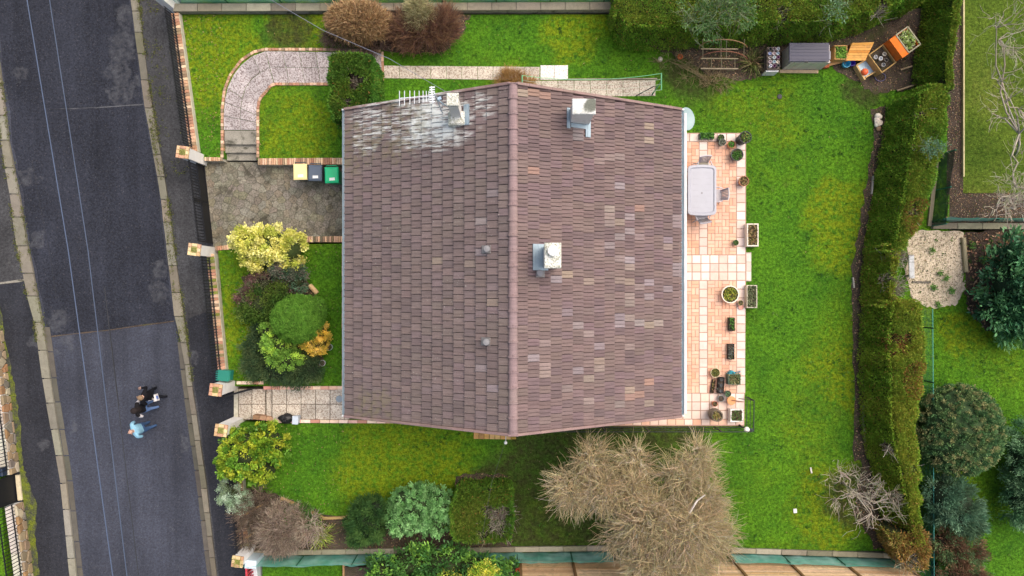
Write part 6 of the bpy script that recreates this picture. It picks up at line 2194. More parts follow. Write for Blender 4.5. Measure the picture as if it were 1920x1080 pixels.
litter('rubble_bits', [[(1702, 434), (1806, 436), (1808, 545), (1760, 574), (1704, 560)]], 1500, [(0.20, 0.165, 0.12), (0.13, 0.11, 0.08), (0.26, 0.22, 0.165), (0.07, 0.085, 0.04)], 0.045, 0.035, 0.012)


HOUSE_PX = [(670, 300), (670, 770), (1240, 770), (1240, 300)]
PATHS = [[(414, 300), (414, 200), (420, 165), (432, 138), (456, 108), (480, 95), (500, 91), (720, 94), (720, 121), (1067, 121), (1067, 147), (1234, 147), (1234, 182), (985, 182), (980, 150), (718, 150), (718, 158), (516, 160), (500, 173), (486, 190), (486, 300)],
         [(1230, 247), (1401, 247), (1401, 472), (1411, 472), (1411, 529), (1399, 529), (1399, 801), (1036, 801), (1036, 768), (1230, 768)], HOUSE_PX]
litter('leaf_litter', LAWNS[:1] + LAWNS[2:], 1100, [(0.14, 0.09, 0.05), (0.10, 0.07, 0.04), (0.2, 0.14, 0.07)], 0.05, 0.035, 0.03, PATHS)
P = []
for L_ in (LAWNS[0], LAWNS[2], LAWNS[3], LAWNS[4], LAWNS[5], NEIGH[1][0]):
    p = np.array(WL(L_)); lo, hi = np.maximum(p.min(0), [-20, -11]), np.minimum(p.max(0), [20, 11])
    q = rng.uniform(lo, hi, (int(4.5 * (hi - lo).prod()), 2)); P.append(q[in_poly(q, p)])
q = np.concatenate(P)
q = q[(np.sin(q[:, 0] * 1.1 + 1) * np.sin(q[:, 1] * 1.4) + rng.normal(0, .4, len(q))) > 0.15]
for e in PATHS + BEDS:
    q = q[~in_poly(q, np.array(WL(e)))]
P = np.column_stack([np.repeat(q, 7, axis=0) + rng.normal(size=(len(q) * 7, 2)) * 0.03, np.full(len(q) * 7, 0.03)])
wc = pal_cols(len(q), [(0.05, 0.16, 0.02), (0.03, 0.09, 0.012), (0.10, 0.2, 0.03), (0.02, 0.07, 0.01)])
stuff(leaf_mesh('lawn_weeds', P, unit(np.column_stack([rng.normal(size=(len(P), 2)), np.full(len(P), .35)])), 0.07 * rng.uniform(.6, 1.4, len(P)), 0.035, np.repeat(wc, 7, axis=0) * .6, M['leaf'], None, 0.5))


def grass_blades(name, polys, excl, dens, m, hgt=0.055):
    out = []
    for pl in polys:
        p = np.array(WL(pl))
        lo, hi = p.min(0), p.max(0)
        lo = np.maximum(lo, [-20.5, -12]); hi = np.minimum(hi, [20.5, 12])
        if (hi <= lo).any(): continue
        k = int(dens * (hi - lo).prod())
        q = rng.uniform(lo, hi, (k, 2))
        out.append(q[in_poly(q, p)])
    q = np.concatenate(out)
    for e in excl:
        keep = ~in_poly(q, np.array(WL(e)))
        if e in BEDS:
            keep |= rng.random(len(q)) < 0.16
        q = q[keep]
    k = len(q)
    th = rng.uniform(0, 2 * PI, k)
    lean = rng.uniform(0.2, 1.1, k)
    D = np.column_stack([np.cos(th) * np.sin(lean), np.sin(th) * np.sin(lean), np.cos(lean)])
    P = np.column_stack([q, np.full(k, -0.005)])
    hh = hgt * rng.uniform(.5, 1.5, k)
    w = rng.uniform(0.010, 0.022, k)
    Sd = np.column_stack([-np.sin(th), np.cos(th), np.zeros(k)])
    V = np.empty((k, 3, 3))
    V[:, 0] = P - Sd * w[:, None] / 2
    V[:, 1] = P + Sd * w[:, None] / 2
    V[:, 2] = P + D * hh[:, None]
    o = np_mesh(name, V.reshape(-1, 3), np.arange(k * 3), np.arange(k) * 3, np.full(k, 3), np.repeat(np.repeat(rng.normal(0, 0.22, (k, 1)).clip(-.5, .6), 3, axis=1), 3, axis=0), m)
    return stuff(o)


grass_blades('grass', LAWNS, PATHS + BEDS, 430, M['grass'])
grass_blades('grass', [NEIGH[1][0], NEIGH[2][0]], [[(1690, 425), (1812, 430), (1812, 545), (1790, 574), (1716, 572)], [(1806, 434), (1990, 440), (1990, 600), (1850, 618), (1815, 580)]], 330, M['grass'])
grass_blades('grass', [NEIGH[0][0]], [], 300, M['grass_dry'], 0.045)

# ================================================================== THINGS ON THE TERRACE
SOILT = (0.05, 0.035, 0.025)


def plant_tuft(parent, c, r, n, pal, L=0.08, Wd=0.04, h=0.06, m='leaf'):
    a = rng.uniform(0, 2 * PI, n)
    q = r * rng.uniform(0, 1, n) ** 0.5
    P = np.column_stack([c[0] + q * np.cos(a), c[1] + q * np.sin(a), c[2] + rng.uniform(-0.02, h, n)])
    D = unit(rng.normal(size=(n, 3)) * [.7, .7, .4] + [0, 0, .6])
    return stuff(leaf_mesh('plant', P, D, L * rng.uniform(.6, 1.3, n), Wd * rng.uniform(.7, 1.2, n), pal_cols(n, pal), M['leaf'] if m == 'leaf' else M[m], parent, 0.25))


GRN = [(0.06, 0.15, 0.03), (0.09, 0.20, 0.04), (0.04, 0.10, 0.02)]
OLV = [(0.12, 0.15, 0.04), (0.17, 0.19, 0.05), (0.08, 0.11, 0.03), (0.22, 0.2, 0.06)]
DRY = [(0.22, 0.15, 0.08), (0.16, 0.10, 0.05), (0.28, 0.22, 0.10), (0.10, 0.10, 0.03)]


def round_pot(lbl, px, py, rpx, h, col, pal, n=120, base=0.72, name='plant_pot', z0=ZT, lean=0.0, rim=True, fill=True, tuft_h=0.06, group=None):
    """flower pot: its rim centre seen at (px, py)"""
    zt = z0 + h
    c = W(px, py, zt)
    r = rpx * (H - zt) / S
    t = thing(name, lbl, 'plant pot', (c.x, c.y, z0), group)
    b = MB()
    th = max(0.012, r * 0.10)
    prof = [(r * base, 0), (r * 0.96, h * 0.80)]
    if rim:
        prof += [(r * 1.0, h * 0.82), (r, h)]
    else:
        prof += [(r, h)]
    prof += [(r - th, h), (r - th, h - min(0.05, h * 0.4)), (0.001, h - min(0.05, h * 0.4))]
    b.lathe(prof, (c.x, c.y, z0), 20, col)
    b.build('pot', M['paint'], t)
    if fill:
        s = MB(); s.lathe([(r - th * 1.02, h - 0.045), (r * 0.4, h - 0.025), (0.001, h - 0.02)], (c.x, c.y, z0), 14, SOILT)
        s.build('earth', M['soil'], t)
    if n:
        plant_tuft(t, (c.x, c.y, zt - 0.035), r * 0.74, n, pal, min(0.075, r * 0.45), min(0.04, r * 0.25), tuft_h * 0.5)
    return t


def trough(lbl, px, py, wpx, hpx, h, col, pal, n=150, rz=0.0, name='planter', z0=ZT, wall=0.025, tuft_h=0.05, cat='planter', ch=0.012):
    zt = z0 + h
    c = W(px, py, zt)
    k = (H - zt) / S
    w_, d_ = wpx * k, hpx * k
    t = thing(name, lbl, cat, (c.x, c.y, z0))
    b = MB()
    R = Matrix.Rotation(rz, 3, 'Z')
    for ox, oy, sx_, sy_ in ((-1, 0, wall, d_), (1, 0, wall, d_), (0, -1, w_ - 2 * wall, wall), (0, 1, w_ - 2 * wall, wall)):
        off = R @ Vector((ox * (w_ / 2 - wall / 2), oy * (d_ / 2 - wall / 2), h / 2))
        b.box(Vector((c.x, c.y, z0)) + off, (sx_, sy_, h), rz, col, ch=min(ch, wall * 0.4))
    b.box((c.x, c.y, z0 + 0.012), (w_ - 2 * wall, d_ - 2 * wall, 0.02), rz, col)
    b.build('box', M['paint'], t)
    s = MB(); s.box((c.x, c.y, z0 + h * 0.5 - 0.02), (w_ - 2 * wall - .002, d_ - 2 * wall - .002, h - 0.06), rz, SOILT); s.build('earth', M['soil'], t)
    if n:
        q = rng.uniform(-.5, .5, (n, 2)) * [w_ - 2.4 * wall, d_ - 2.4 * wall]
        q = q @ np.array([[math.cos(rz), math.sin(rz)], [-math.sin(rz), math.cos(rz)]])
        P = np.column_stack([c.x + q[:, 0], c.y + q[:, 1], zt - 0.05 + rng.uniform(0, tuft_h, n)])
        D = unit(rng.normal(size=(n, 3)) * [.7, .7, .4] + [0, 0, .5])
        stuff(leaf_mesh('plant', P, D, 0.09 * rng.uniform(.6, 1.3, n), 0.045 * rng.uniform(.6, 1.2, n), pal_cols(n, pal), M['leaf'], t, 0.25))
    return t


DK = (0.045, 0.05, 0.055)
trough('green window box along the top edge of the terrace', 1326, 254.5, 27, 11, 0.18, (0.07, 0.13, 0.09), GRN, 260, tuft_h=0.12)
round_pot('small dark pot with a leafy plant by the top edge of the terrace', 1352, 258, 6.5, 0.24, DK, GRN, 60, tuft_h=0.12)
round_pot('small grey green pot just below the small dark pot', 1355, 266.5, 6.5, 0.30, (0.16, 0.20, 0.17), [(0.14, 0.17, 0.12), (0.18, 0.2, 0.15)], 70)
round_pot('terracotta pot with a bright green plant near the top of the terrace', 1371.5, 270.5, 7.2, 0.22, hexc(192, 128, 84), [(0.09, 0.24, 0.04), (0.13, 0.3, 0.05)], 90)
round_pot('tall black pot with an olive plant at the top right corner of the terrace', 1398, 257, 11.5, 0.62, DK, OLV + GRN, 170, base=0.8, tuft_h=0.10)
round_pot('wide dark grey pot full of green leaves below the tall black pot', 1382.5, 290, 11.8, 0.34, (0.07, 0.085, 0.085), GRN, 230, tuft_h=0.10)
round_pot('terracotta pot of dry stems on the right border of the terrace', 1395, 339.5, 9.6, 0.28, hexc(172, 118, 84), DRY, 120)
trough('white trough of dried plants on the grass beside the terrace, upper one', 1411.5, 440.5, 22, 43, 0.42, hexc(226, 216, 202), DRY, 240, z0=0.0, wall=0.05)
trough('stone coloured trough of grey green plants on the grass beside the terrace, lower one', 1410, 556, 20, 43, 0.38, hexc(196, 188, 168), [(0.11, 0.13, 0.07), (0.15, 0.16, 0.09), (0.08, 0.10, 0.05)], 300, z0=0.0, wall=0.04)
round_pot('tiny green plant pot alone on the upper terrace', 1380, 455, 5.4, 0.17, (0.10, 0.15, 0.07), GRN, 60)
round_pot('big white bowl of yellow green succulents on the terrace', 1369.5, 552, 16.5, 0.32, hexc(232, 224, 208), [(0.16, 0.20, 0.03), (0.24, 0.25, 0.05), (0.10, 0.15, 0.03), (0.3, 0.27, 0.05)], 420, base=0.6)
round_pot('small clay pot beside the big white bowl', 1389, 568, 5.4, 0.20, hexc(176, 148, 122), OLV, 40)
round_pot('pink clay saucer below the small clay pot', 1389.5, 575.5, 5.2, 0.05, hexc(220, 164, 148), DRY, 0, fill=False, name='saucer')
trough('black trough with green seedlings on the lower terrace', 1372.5, 608, 11, 25, 0.20, (0.02, 0.022, 0.022), GRN + [(0.02, 0.03, 0.015)], 90)
trough('black trough with a few grey sprigs on the lower terrace', 1371.5, 659.5, 11.5, 29, 0.20, (0.02, 0.022, 0.022), [(0.05, 0.06, 0.05), (0.12, 0.13, 0.11)], 60)
round_pot('shallow clay bowl of green moss on the lower terrace', 1341.5, 699, 9.2, 0.16, hexc(206, 190, 156), [(0.14, 0.15, 0.04), (0.18, 0.18, 0.06), (0.11, 0.13, 0.05)], 200, base=0.7, tuft_h=0.02)
trough('narrow tilted black seed tray on the lower terrace', 1337, 724.5, 6.5, 25, 0.10, (0.025, 0.022, 0.02), DRY, 26, rz=-0.16, name='seed_tray', wall=0.012)
trough('black trough holding three small pots on the lower terrace', 1352.5, 722.5, 11, 30, 0.22, (0.02, 0.02, 0.022), [(0.05, 0.055, 0.05)], 24, rz=-0.06)
for i, py in enumerate((712, 722.5, 733.5)):
    q = W(1353 - i * .5, py, ZT + .24)
    b = MB(); b.lathe([(0.05, 0), (0.06, 0.06), (0.05, 0.06), (0.045, 0.02), (0.001, 0.02)], (q.x, q.y, ZT + 0.18), 10, (0.09, 0.095, 0.10))
    tag(b.build('small_pot', M['paint']), ('uppermost', 'middle', 'lowest')[i] + ' of three small grey pots standing in the black trough', 'plant pot')
trough('square green planter of dry plants on the lower terrace', 1377.5, 711.5, 23, 20, 0.34, (0.13, 0.20, 0.15), [(0.13, 0.14, 0.06), (0.17, 0.15, 0.08), (0.08, 0.12, 0.05)], 240, wall=0.03)
q = W(1375, 701.5, 0.5)
t = thing('watering_can', 'turquoise watering can behind the square green planter', 'watering can', (q.x, q.y, ZT))
TQ = hexc(42, 150, 170)
b = MB(); b.lathe([(0.10, 0), (0.115, 0.02), (0.11, 0.22), (0.08, 0.28), (0.065, 0.28), (0.06, 0.2), (0.001, 0.2)], (q.x, q.y, ZT), 14, TQ); b.build('body', M['gloss'], t)
b = MB(); b.tube([(q.x + .09, q.y + .02, ZT + .1), (q.x + .2, q.y + .06, ZT + .24), (q.x + .27, q.y + .08, ZT + .34)], [0.022, 0.016, 0.03], 7, TQ); b.build('spout', M['gloss'], t)
b = MB(); b.tube([(q.x - .1, q.y, ZT + .08), (q.x - .18, q.y, ZT + .18), (q.x - .12, q.y, ZT + .3), (q.x, q.y, ZT + .32)], 0.011, 6, jit(TQ, .1)); b.build('handle', M['gloss'], t)
q = W(1386, 700, ZT + .1)
b = MB()
for i in range(7):
    b.box((q.x + random.uniform(-.1, .1), q.y + random.uniform(-.08, .08), ZT + 0.03 + 0.012 * i), (random.uniform(.07, .16), random.uniform(.05, .1), 0.02), random.uniform(0, 3), jit(hexc(232, 186, 170), .08), ch=0.005)
tag(b.build('broken_pot', M['paint']), 'pale pink clay shards beside the watering can', 'shards')
round_pot('small pot of green leaves touching the orange clay table', 1365, 738.5, 6.2, 0.22, (0.10, 0.13, 0.10), [(0.06, 0.15, 0.07), (0.10, 0.2, 0.1)], 70)
round_pot('empty grey pot on the lower terrace tiles', 1352, 747.5, 6.0, 0.18, hexc(134, 140, 138), GRN, 0)
q = W(1371, 751, 0.35)
t = thing('clay_stool', 'round orange clay stool with a stick lying on it', 'stool', (q.x, q.y, ZT))
b = MB(); b.lathe([(0.10, 0), (0.09, 0.2), (0.16, 0.235), (0.165, 0.26), (0.15, 0.27)], (q.x, q.y, ZT), 18, hexc(210, 150, 100)); b.build('top', M['paint'], t)
b = MB(); b.tube([(q.x, q.y + .02, ZT + .28), (q.x + .40, q.y - .03, ZT + .30)], [0.022, 0.012], 6, hexc(120, 82, 62)); tag(b.build('stick', M['twig']), 'brown stick lying on the orange clay stool', 'stick')
round_pot('small terracotta pot above the big tall urn', 1340.5, 757.5, 5.2, 0.20, hexc(170, 96, 64), [(0.2, 0.14, 0.06), (0.12, 0.12, 0.05)], 40)
# tall belly urn: foot further from the house than the rim
c = W(1345, 780, 0.80)
t = thing('urn', 'big tall brown grey urn with a plant near the lower corner of the terrace', 'urn', (c.x, c.y, ZT))
UR = hexc(112, 102, 88)
b = MB(); b.lathe([(0.15, 0), (0.20, 0.12), (0.235, 0.32), (0.235, 0.48), (0.19, 0.63), (0.195, 0.66), (0.215, 0.67), (0.215, 0.70), (0.17, 0.70), (0.165, 0.6), (0.001, 0.6)], (c.x, c.y, ZT), 22, UR); b.build('body', M['paint'], t, smooth=False)
b = MB(); b.lathe([(0.15, 0.58), (0.13, 0.66), (0.001, 0.68)], (c.x - .03, c.y + 0.02, ZT), 14, (0.15, 0.12, 0.06)); b.build('earth', M['soil'], t)
plant_tuft(t, (c.x - .04, c.y + .02, ZT + 0.70), 0.12, 130, OLV + DRY, 0.10, 0.045, 0.05)
trough('square white planter at the lower right corner of the terrace', 1381.5, 779.5, 24, 24, 0.30, hexc(240, 236, 230), [(0.06, 0.11, 0.04), (0.10, 0.08, 0.05), (0.08, 0.15, 0.04), (0.12, 0.07, 0.05)], 260, wall=0.045)

# garden table
tz = ZT + 0.73
TBL = hexc(166, 168, 178)
c = W(1316.5, 356.5, tz)
k = (H - tz) / S
tw, td = 54 * k, 96 * k
tb = thing('garden_table', 'light grey plastic garden table on the upper terrace', 'table', (c.x, c.y, ZT))


def rrect(cx, cy, w_, d_, r, n=5, bow=0.0):
    out = []
    for qx, qy, a0 in ((1, 1, 0), (-1, 1, 90), (-1, -1, 180), (1, -1, 270)):
        for i in range(n + 1):
            a = math.radians(a0 + 90 * i / n)
            out.append((cx + qx * (w_ / 2 - r) + r * math.cos(a), cy + qy * (d_ / 2 - r) + r * math.sin(a)))
        if bow and qx * qy > 0:
            sy = 1 if a0 == 0 else -1
            for u_ in (-0.25, 0, 0.25):
                out.append((cx - sy * u_ * (w_ - 2 * r), cy + sy * (d_ / 2 + bow * (1 - (u_ * 2) ** 2))))
    return out


o1 = rrect(c.x, c.y, tw, td - 0.06, 0.14, 5, 0.03)
o2 = rrect(c.x, c.y, tw - 0.15, td - 0.22, 0.10, 5, 0.02)
o3 = rrect(c.x, c.y, tw - 0.22, td - 0.30, 0.09, 5, 0.02)
n = len(o1)
b = MB()
vs = [(x, y, tz - 0.05) for x, y in o1] + [(x, y, tz - 0.01) for x, y in o1] + [(c.x + (x - c.x) * .98, c.y + (y - c.y) * .99, tz) for x, y in o1] + [(x, y, tz + 0.004) for x, y in o2] + [(x, y, tz - 0.03) for x, y in o3]
fs = [list(range(n))[::-1]]
for a in range(4):
    fs += [[a * n + i, a * n + (i + 1) % n, (a + 1) * n + (i + 1) % n, (a + 1) * n + i] for i in range(n)]
fs.append([4 * n + i for i in range(n)])
b.add(vs, fs, TBL)
top = b.build('table_top', M['gloss'], tb)
b = MB(); b.lathe([(0.03, 0), (0.028, 0.006), (0.012, 0.006), (0.011, 0.001), (0.001, 0.001)], (c.x, c.y - 0.10, tz - 0.029), 12, (0.25, 0.24, 0.24)); b.build('parasol_hole', M['paint'], top)
b = MB()
for i in range(7):
    for s in (-1, 1):
        b.box((c.x + s * (tw / 2 - 0.30), c.y - td / 2 + 0.30 + i * (td - 0.6) / 6, tz - 0.027), (0.20, 0.012, 0.006), 0, tuple(.93 * q for q in TBL))
b.build('ribs', M['gloss'], top)
for sx_ in (-1, 1):
    for sy_ in (-1, 1):
        b = MB(); b.tube([(c.x + sx_ * (tw / 2 - .16), c.y + sy_ * (td / 2 - .2), tz - 0.05), (c.x + sx_ * (tw / 2 - .1), c.y + sy_ * (td / 2 - .14), ZT)], [0.04, 0.028], 8, TBL); b.build('leg', M['gloss'], tb)


def chair(lbl, px, py, rz, col=hexc(186, 180, 184), cushion=None):
    q = W(px, py, ZT + 0.43)
    t = thing('garden_chair', lbl, 'chair', (q.x, q.y, ZT), 'plastic garden chairs round the table', rz)
    T_ = lambda bld, nm, m='gloss': bld.build(nm, M[m], t, local=True)
    b = MB()
    b.prism([(x, y) for x, y in rrect(0, 0, 0.44, 0.42, 0.06, 4)], 0.40, 0.43, col, ch=0.006); T_(b, 'seat')
    if cushion:
        b = MB(); b.prism(rrect(0, 0, 0.38, 0.38, 0.06, 4), 0.431, 0.46, cushion, ch=0.012); T_(b, 'cushion', 'paint')
    # curved slatted back, leaning outwards (towards +y)
    b = MB()
    for i in range(9):
        a = (i - 4) / 4 * 0.9
        x = 0.25 * math.sin(a); y0_ = 0.17 + 0.06 * (math.cos(a) - .6); y1_ = y0_ + 0.16
        p0, p1 = Vector((x * 0.9, y0_, 0.45)), Vector((x * 1.05, y1_, 0.86))
        b.tube([p0, p0.lerp(p1, .5), p1], 0.021, 4, jit(col, .03))
    T_(b, 'back_slats')
    b = MB(); b.tube([(0.25 * math.sin((i - 4) / 4 * .98) * 1.06, 0.335 + 0.06 * (math.cos((i - 4) / 4 * .98) - .6), 0.87) for i in range(9)], 0.028, 6, col); T_(b, 'back_rail')
    for s in (-1, 1):
        b = MB(); b.tube([(s * .22, .2, .62), (s * .27, .05, .64), (s * .27, -.17, .63), (s * .26, -.2, .55)], 0.022, 6, col); T_(b, 'armrest')
        for yy in (-0.18, 0.18):
            b = MB(); b.tube([(s * .21, yy, .41), (s * .25, yy * 1.25, 0)], [0.026, 0.018], 6, col); T_(b, 'leg')
    return t


chair('grey plastic chair at the upper end of the garden table', 1319, 314, 0.08, cushion=hexc(150, 144, 128))
chair('grey plastic chair at the right side of the garden table', 1342, 366, -PI / 2)
chair('grey plastic chair at the lower end of the garden table', 1315, 402, PI + 0.15, hexc(158, 156, 164))
chair('grey plastic chair at the left side of the garden table, next to the house', 1293, 362, PI / 2)

# ================================================================== ROOF THINGS
q = W(812, 182, 7.3)
t = thing('tv_aerial', 'silver rake shaped television aerial beside the street side chimney', 'aerial', (W(850, 205, 5.6).x - .25, W(850, 205, 5.6).y, 5.5))
AL = (0.62, 0.66, 0.70)
mx = W(816, 178, 7.3)
b = MB(); b.tube([(mx.x, mx.y, 5.2), (mx.x, mx.y, 7.45)], 0.022, 8, AL); b.build('mast', M['gloss'], t)
A, B = W(749, 184.5, 7.3), W(816, 179.5, 7.3)
b = MB(); b.tube([A, B], 0.016, 5, AL); b.build('boom', M['gloss'], t)
for f, hl in ((0.0, .21), (.14, .2), (.29, .19), (.42, .18), (.55, .17), (.66, .16), (.75, .15), (.82, .14), (.9, .13)):
    p = A.lerp(B, f)
    b = MB(); b.tube([(p.x, p.y - hl, p.z), (p.x, p.y + hl, p.z)], 0.012, 5, AL); b.build('element', M['gloss'], t)
b = MB()
for i in range(7):
    b.box((mx.x - .08, mx.y + 0.20 - i * 0.066, 7.34), (0.15, 0.03, 0.02), 0.1, (0.72, 0.76, 0.8))
b.box((mx.x - .08, mx.y + 0.0, 7.32), (0.03, 0.46, 0.02), 0.1, (0.72, 0.76, 0.8))
b.build('reflector', M['gloss'], t)
p = W(822, 184, 7.1)
b = MB(); b.tube([(mx.x, mx.y, 6.9), (p.x + .1, p.y - .06, 6.6), (W(842, 200, 6).x, W(842, 200, 6).y, 6.0)], 0.022, 6, (0.45, 0.56, 0.66)); b.box((p.x + .03, p.y, 7.05), (0.1, 0.08, 0.1), .3, (0.3, 0.42, 0.55)); b.build('bracket', M['gloss'], t)
c = W(1287, 223, 2.75)
t = thing('satellite_dish', 'pale blue satellite dish at the upper right corner of the eaves', 'dish', (XR - 0.2, c.y, 2.3))
b = MB()
R = Matrix.Rotation(math.radians(28), 3, 'Y')
n = 24
vs, fs = [], []
for k_r, (r, z) in enumerate(((0.02, -0.05), (0.14, -0.042), (0.28, -0.012), (0.35, 0.012), (0.36, 0.012), (0.35, -0.004))):
    for i in range(n):
        a = 2 * PI * i / n
        vs.append(Vector((c.x, c.y, 2.75)) + R @ Vector((r * math.cos(a), r * 1.08 * math.sin(a), z)))
for a in range(5):
    fs += [[a * n + i, a * n + (i + 1) % n, (a + 1) * n + (i + 1) % n, (a + 1) * n + i] for i in range(n)]
fs.append(list(range(n))[::-1])
b.add(vs, fs, hexc(150, 172, 174)); b.build('reflector', M['gloss'], t, smooth=True)
b = MB(); b.tube([(XR - 0.42, c.y, 2.3), (c.x - .1, c.y, 2.3), (c.x - .02, c.y, 2.68)], 0.025, 6, (0.3, 0.32, 0.33)); b.build('bracket', M['paint'], t)

# ================================================================== FRONT YARD
def bin_(lbl, px, py, lid, body, rz):
    zt = ZD + 1.06
    c = W(px, py, zt)
    t = thing('wheelie_bin', lbl, 'bin', (c.x, c.y, ZD), 'wheelie bins on the drive', rz)
    T_ = lambda bld, nm, m='gloss': bld.build(nm, M[m], t, local=True)
    b = MB()
    vs = []
    for z, w_, d_ in ((0.06, 0.36, 0.42), (0.96, 0.46, 0.52), (0.98, 0.49, 0.55), (1.00, 0.49, 0.55)):
        vs += [(-w_ / 2, -d_ / 2, z), (w_ / 2, -d_ / 2, z), (w_ / 2, d_ / 2, z), (-w_ / 2, d_ / 2, z)]
    fs = [[3, 2, 1, 0], [12, 13, 14, 15]]
    for a in range(3):
        fs += [[a * 4 + i, a * 4 + (i + 1) % 4, a * 4 + 4 + (i + 1) % 4, a * 4 + 4 + i] for i in range(4)]
    b.add(vs, fs, body); T_(b, 'body')
    b = MB()
    vs = []
    for z, w_, d_ in ((1.003, 0.50, 0.58), (1.03, 0.50, 0.58), (1.06, 0.42, 0.46)):
        vs += [(-w_ / 2, -d_ / 2, z), (w_ / 2, -d_ / 2, z), (w_ / 2, d_ / 2, z), (-w_ / 2, d_ / 2, z)]
    fs = [[3, 2, 1, 0], [8, 9, 10, 11]]
    for a in range(2):
        fs += [[a * 4 + i, a * 4 + (i + 1) % 4, a * 4 + 4 + (i + 1) % 4, a * 4 + 4 + i] for i in range(4)]
    b.add(vs, fs, lid); ld = T_(b, 'lid')
    b = MB(); b.box((0.02, -0.15, 1.0625), (0.20, 0.10, 0.004), 0.05, (0.78, 0.79, 0.76)); b.build('sticker', M['paint'], ld, local=True)
    b = MB(); b.tube([(-0.19, .26, .94), (-0.19, .35, .99), (0.19, .35, .99), (0.19, .26, .94)], 0.018, 6, jit(body, .05)); T_(b, 'handle')
    for s in (-1, 1):
        b = MB()
        b.tube([(s * .19, .24, .10), (s * .25, .24, .10)], 0.10, 14, (0.015, 0.015, 0.016)); T_(b, 'wheel')
    return t


bin_('wheelie bin with a cream yellow lid, nearest the gate', 562.5, 322, hexc(244, 226, 160), hexc(62, 66, 72), 0.02)
bin_('dark blue grey wheelie bin between the cream and the green one', 590.5, 324, hexc(82, 94, 110), hexc(66, 76, 88), -0.02)
bin_('bright green wheelie bin beside the house', 621.5, 328, hexc(30, 182, 122), hexc(24, 150, 104), 0.03)

# refuse sack and box on the entrance path
q = W(537, 784, 0.1)
me = bpy.data.meshes.new('refuse_sack')
b = MB()
n, m_r = 18, 10
vs, fs = [], []
rs = random.Random(4)
for j in range(m_r + 1):
    t_ = -PI / 2 + PI * j / m_r
    for i in range(n):
        a = 2 * PI * i / n
        w_ = 1 + 0.16 * math.sin(3 * a + j) + rs.uniform(-.07, .07)
        vs.append((q.x + 0.26 * w_ * max(.02, math.cos(t_)) * math.cos(a), q.y + 0.18 * w_ * max(.02, math.cos(t_)) * math.sin(a), 0.17 + 0.17 * math.sin(t_) * (1 + rs.uniform(-.05, .05))))
for j in range(m_r):
    fs += [[j * n + i, j * n + (i + 1) % n, (j + 1) * n + (i + 1) % n, (j + 1) * n + i] for i in range(n)]
b.add(vs, fs, (0.014, 0.014, 0.017))
for i in range(6):
    a = i * 1.05
    b.box((q.x + .05 * math.cos(a), q.y + .05 * math.sin(a), 0.36), (0.09, 0.04, 0.03), a, (0.02, 0.02, 0.025))
tag(b.build('refuse_sack', M['gloss'], None), 'crumpled black refuse sack on the edge of the entrance path', 'sack')
q = W(553.5, 788, 0.35)
t = thing('storage_box', 'pale blue grey plastic box beside the black refuse sack', 'box', (q.x, q.y, 0))
b = MB(); b.box((q.x, q.y, 0.17), (0.20, 0.28, 0.33), -0.05, hexc(176, 188, 200), ch=0.02); b.build('body', M['gloss'], t)
b = MB(); b.box((q.x, q.y, 0.35), (0.225, 0.31, 0.03), -0.05, hexc(188, 200, 212), ch=0.008); b.build('lid', M['gloss'], t)
q = W(641, 748, 0)
t = thing('downpipe_drain', 'small grey drain cover by the house wall on the entrance path', 'drain', (q.x, q.y, 0))
b = MB(); b.lathe([(0.13, 0.0), (0.12, 0.02), (0.06, 0.02), (0.05, 0.01), (0.001, 0.01)], (q.x - .1, q.y, 0), 14, (0.25, 0.3, 0.34)); b.build('cover', M['paint'], t)

# small pots and a log in the front bed
round_pot('small pale green glazed pot at the right of the front bed', 617, 651, 6.2, 0.24, hexc(186, 206, 200), GRN, 10, z0=0.0)
round_pot('small white pot near the juniper at the lower right of the front bed', 604, 681, 5.8, 0.22, hexc(206, 208, 216), GRN, 0, z0=0.0)
round_pot('tiny white pot tucked beside the golden shrub', 611, 611, 4.2, 0.2, hexc(226, 222, 216), GRN, 0, z0=0.0)
q = W(588, 543, 0.08)
b = MB(); b.tube([(q.x - .14, q.y + .17, 0.1), (q.x + .14, q.y - .14, 0.1)], 0.09, 9, hexc(176, 150, 112)); tag(b.build('log', M['twig']), 'short cut log on the grass right of the dark shrub', 'log')
q = W(479, 958, 0)
# timber edging boards of the lower left bed
for i, (a, c) in enumerate((((527, 933), (572, 952)), ((570, 952), (606, 970)), ((606, 971), (662, 969)))):
    P, Q = W(*a), W(*c)
    m0 = (P + Q) / 2
    b = MB(); b.box((m0.x, m0.y, 0.04), ((Q - P).length, 0.10, 0.12), math.atan2(Q.y - P.y, Q.x - P.x), hexc(172, 146, 98), ch=0.015)
    tag(b.build('bed_edging', M['piece']), ('left sloping timber edging board of the lower left bed', 'middle sloping timber edging board of the lower left bed', 'level timber edging board of the lower left bed')[i], 'edging')
for i, (a, c) in enumerate((((447, 972), (492, 946)), ((456, 1012), (484, 994)))):
    P, Q = W(*a, 0.35), W(*c, 0.6)
    b = MB(); b.tube([P, Q], [0.045, 0.035], 7, hexc(172, 142, 100))
    tag(b.build('garden_stake', M['twig']), ('upper pale wooden stake leaning across the mossy front wall', 'lower pale wooden stake leaning across the mossy front wall')[i], 'stake')

# ================================================================== BACK CORNER: shed, shelf, planters
sz = 1.05
c = W(1512, 103, sz)
t = thing('garden_shed', 'low pale grey plastic garden shed with a dark grey lid roof under the top hedge', 'shed', (c.x, c.y, 0))
k = (H - sz) / S
LG = hexc(206, 200, 190)
x0, x1 = W(1466, 0, 0).x, W(1538, 0, 0).x
yb, yt = W(0, 131, 0).y, W(0, 97, 0).y
b = MB(); b.box(((x0 + x1) / 2, (yb + yt) / 2, 0.45), (x1 - x0 - .06, yt - yb - .06, 0.9), 0, jit(LG, .02)); b.build('wall', M['paint'], t)
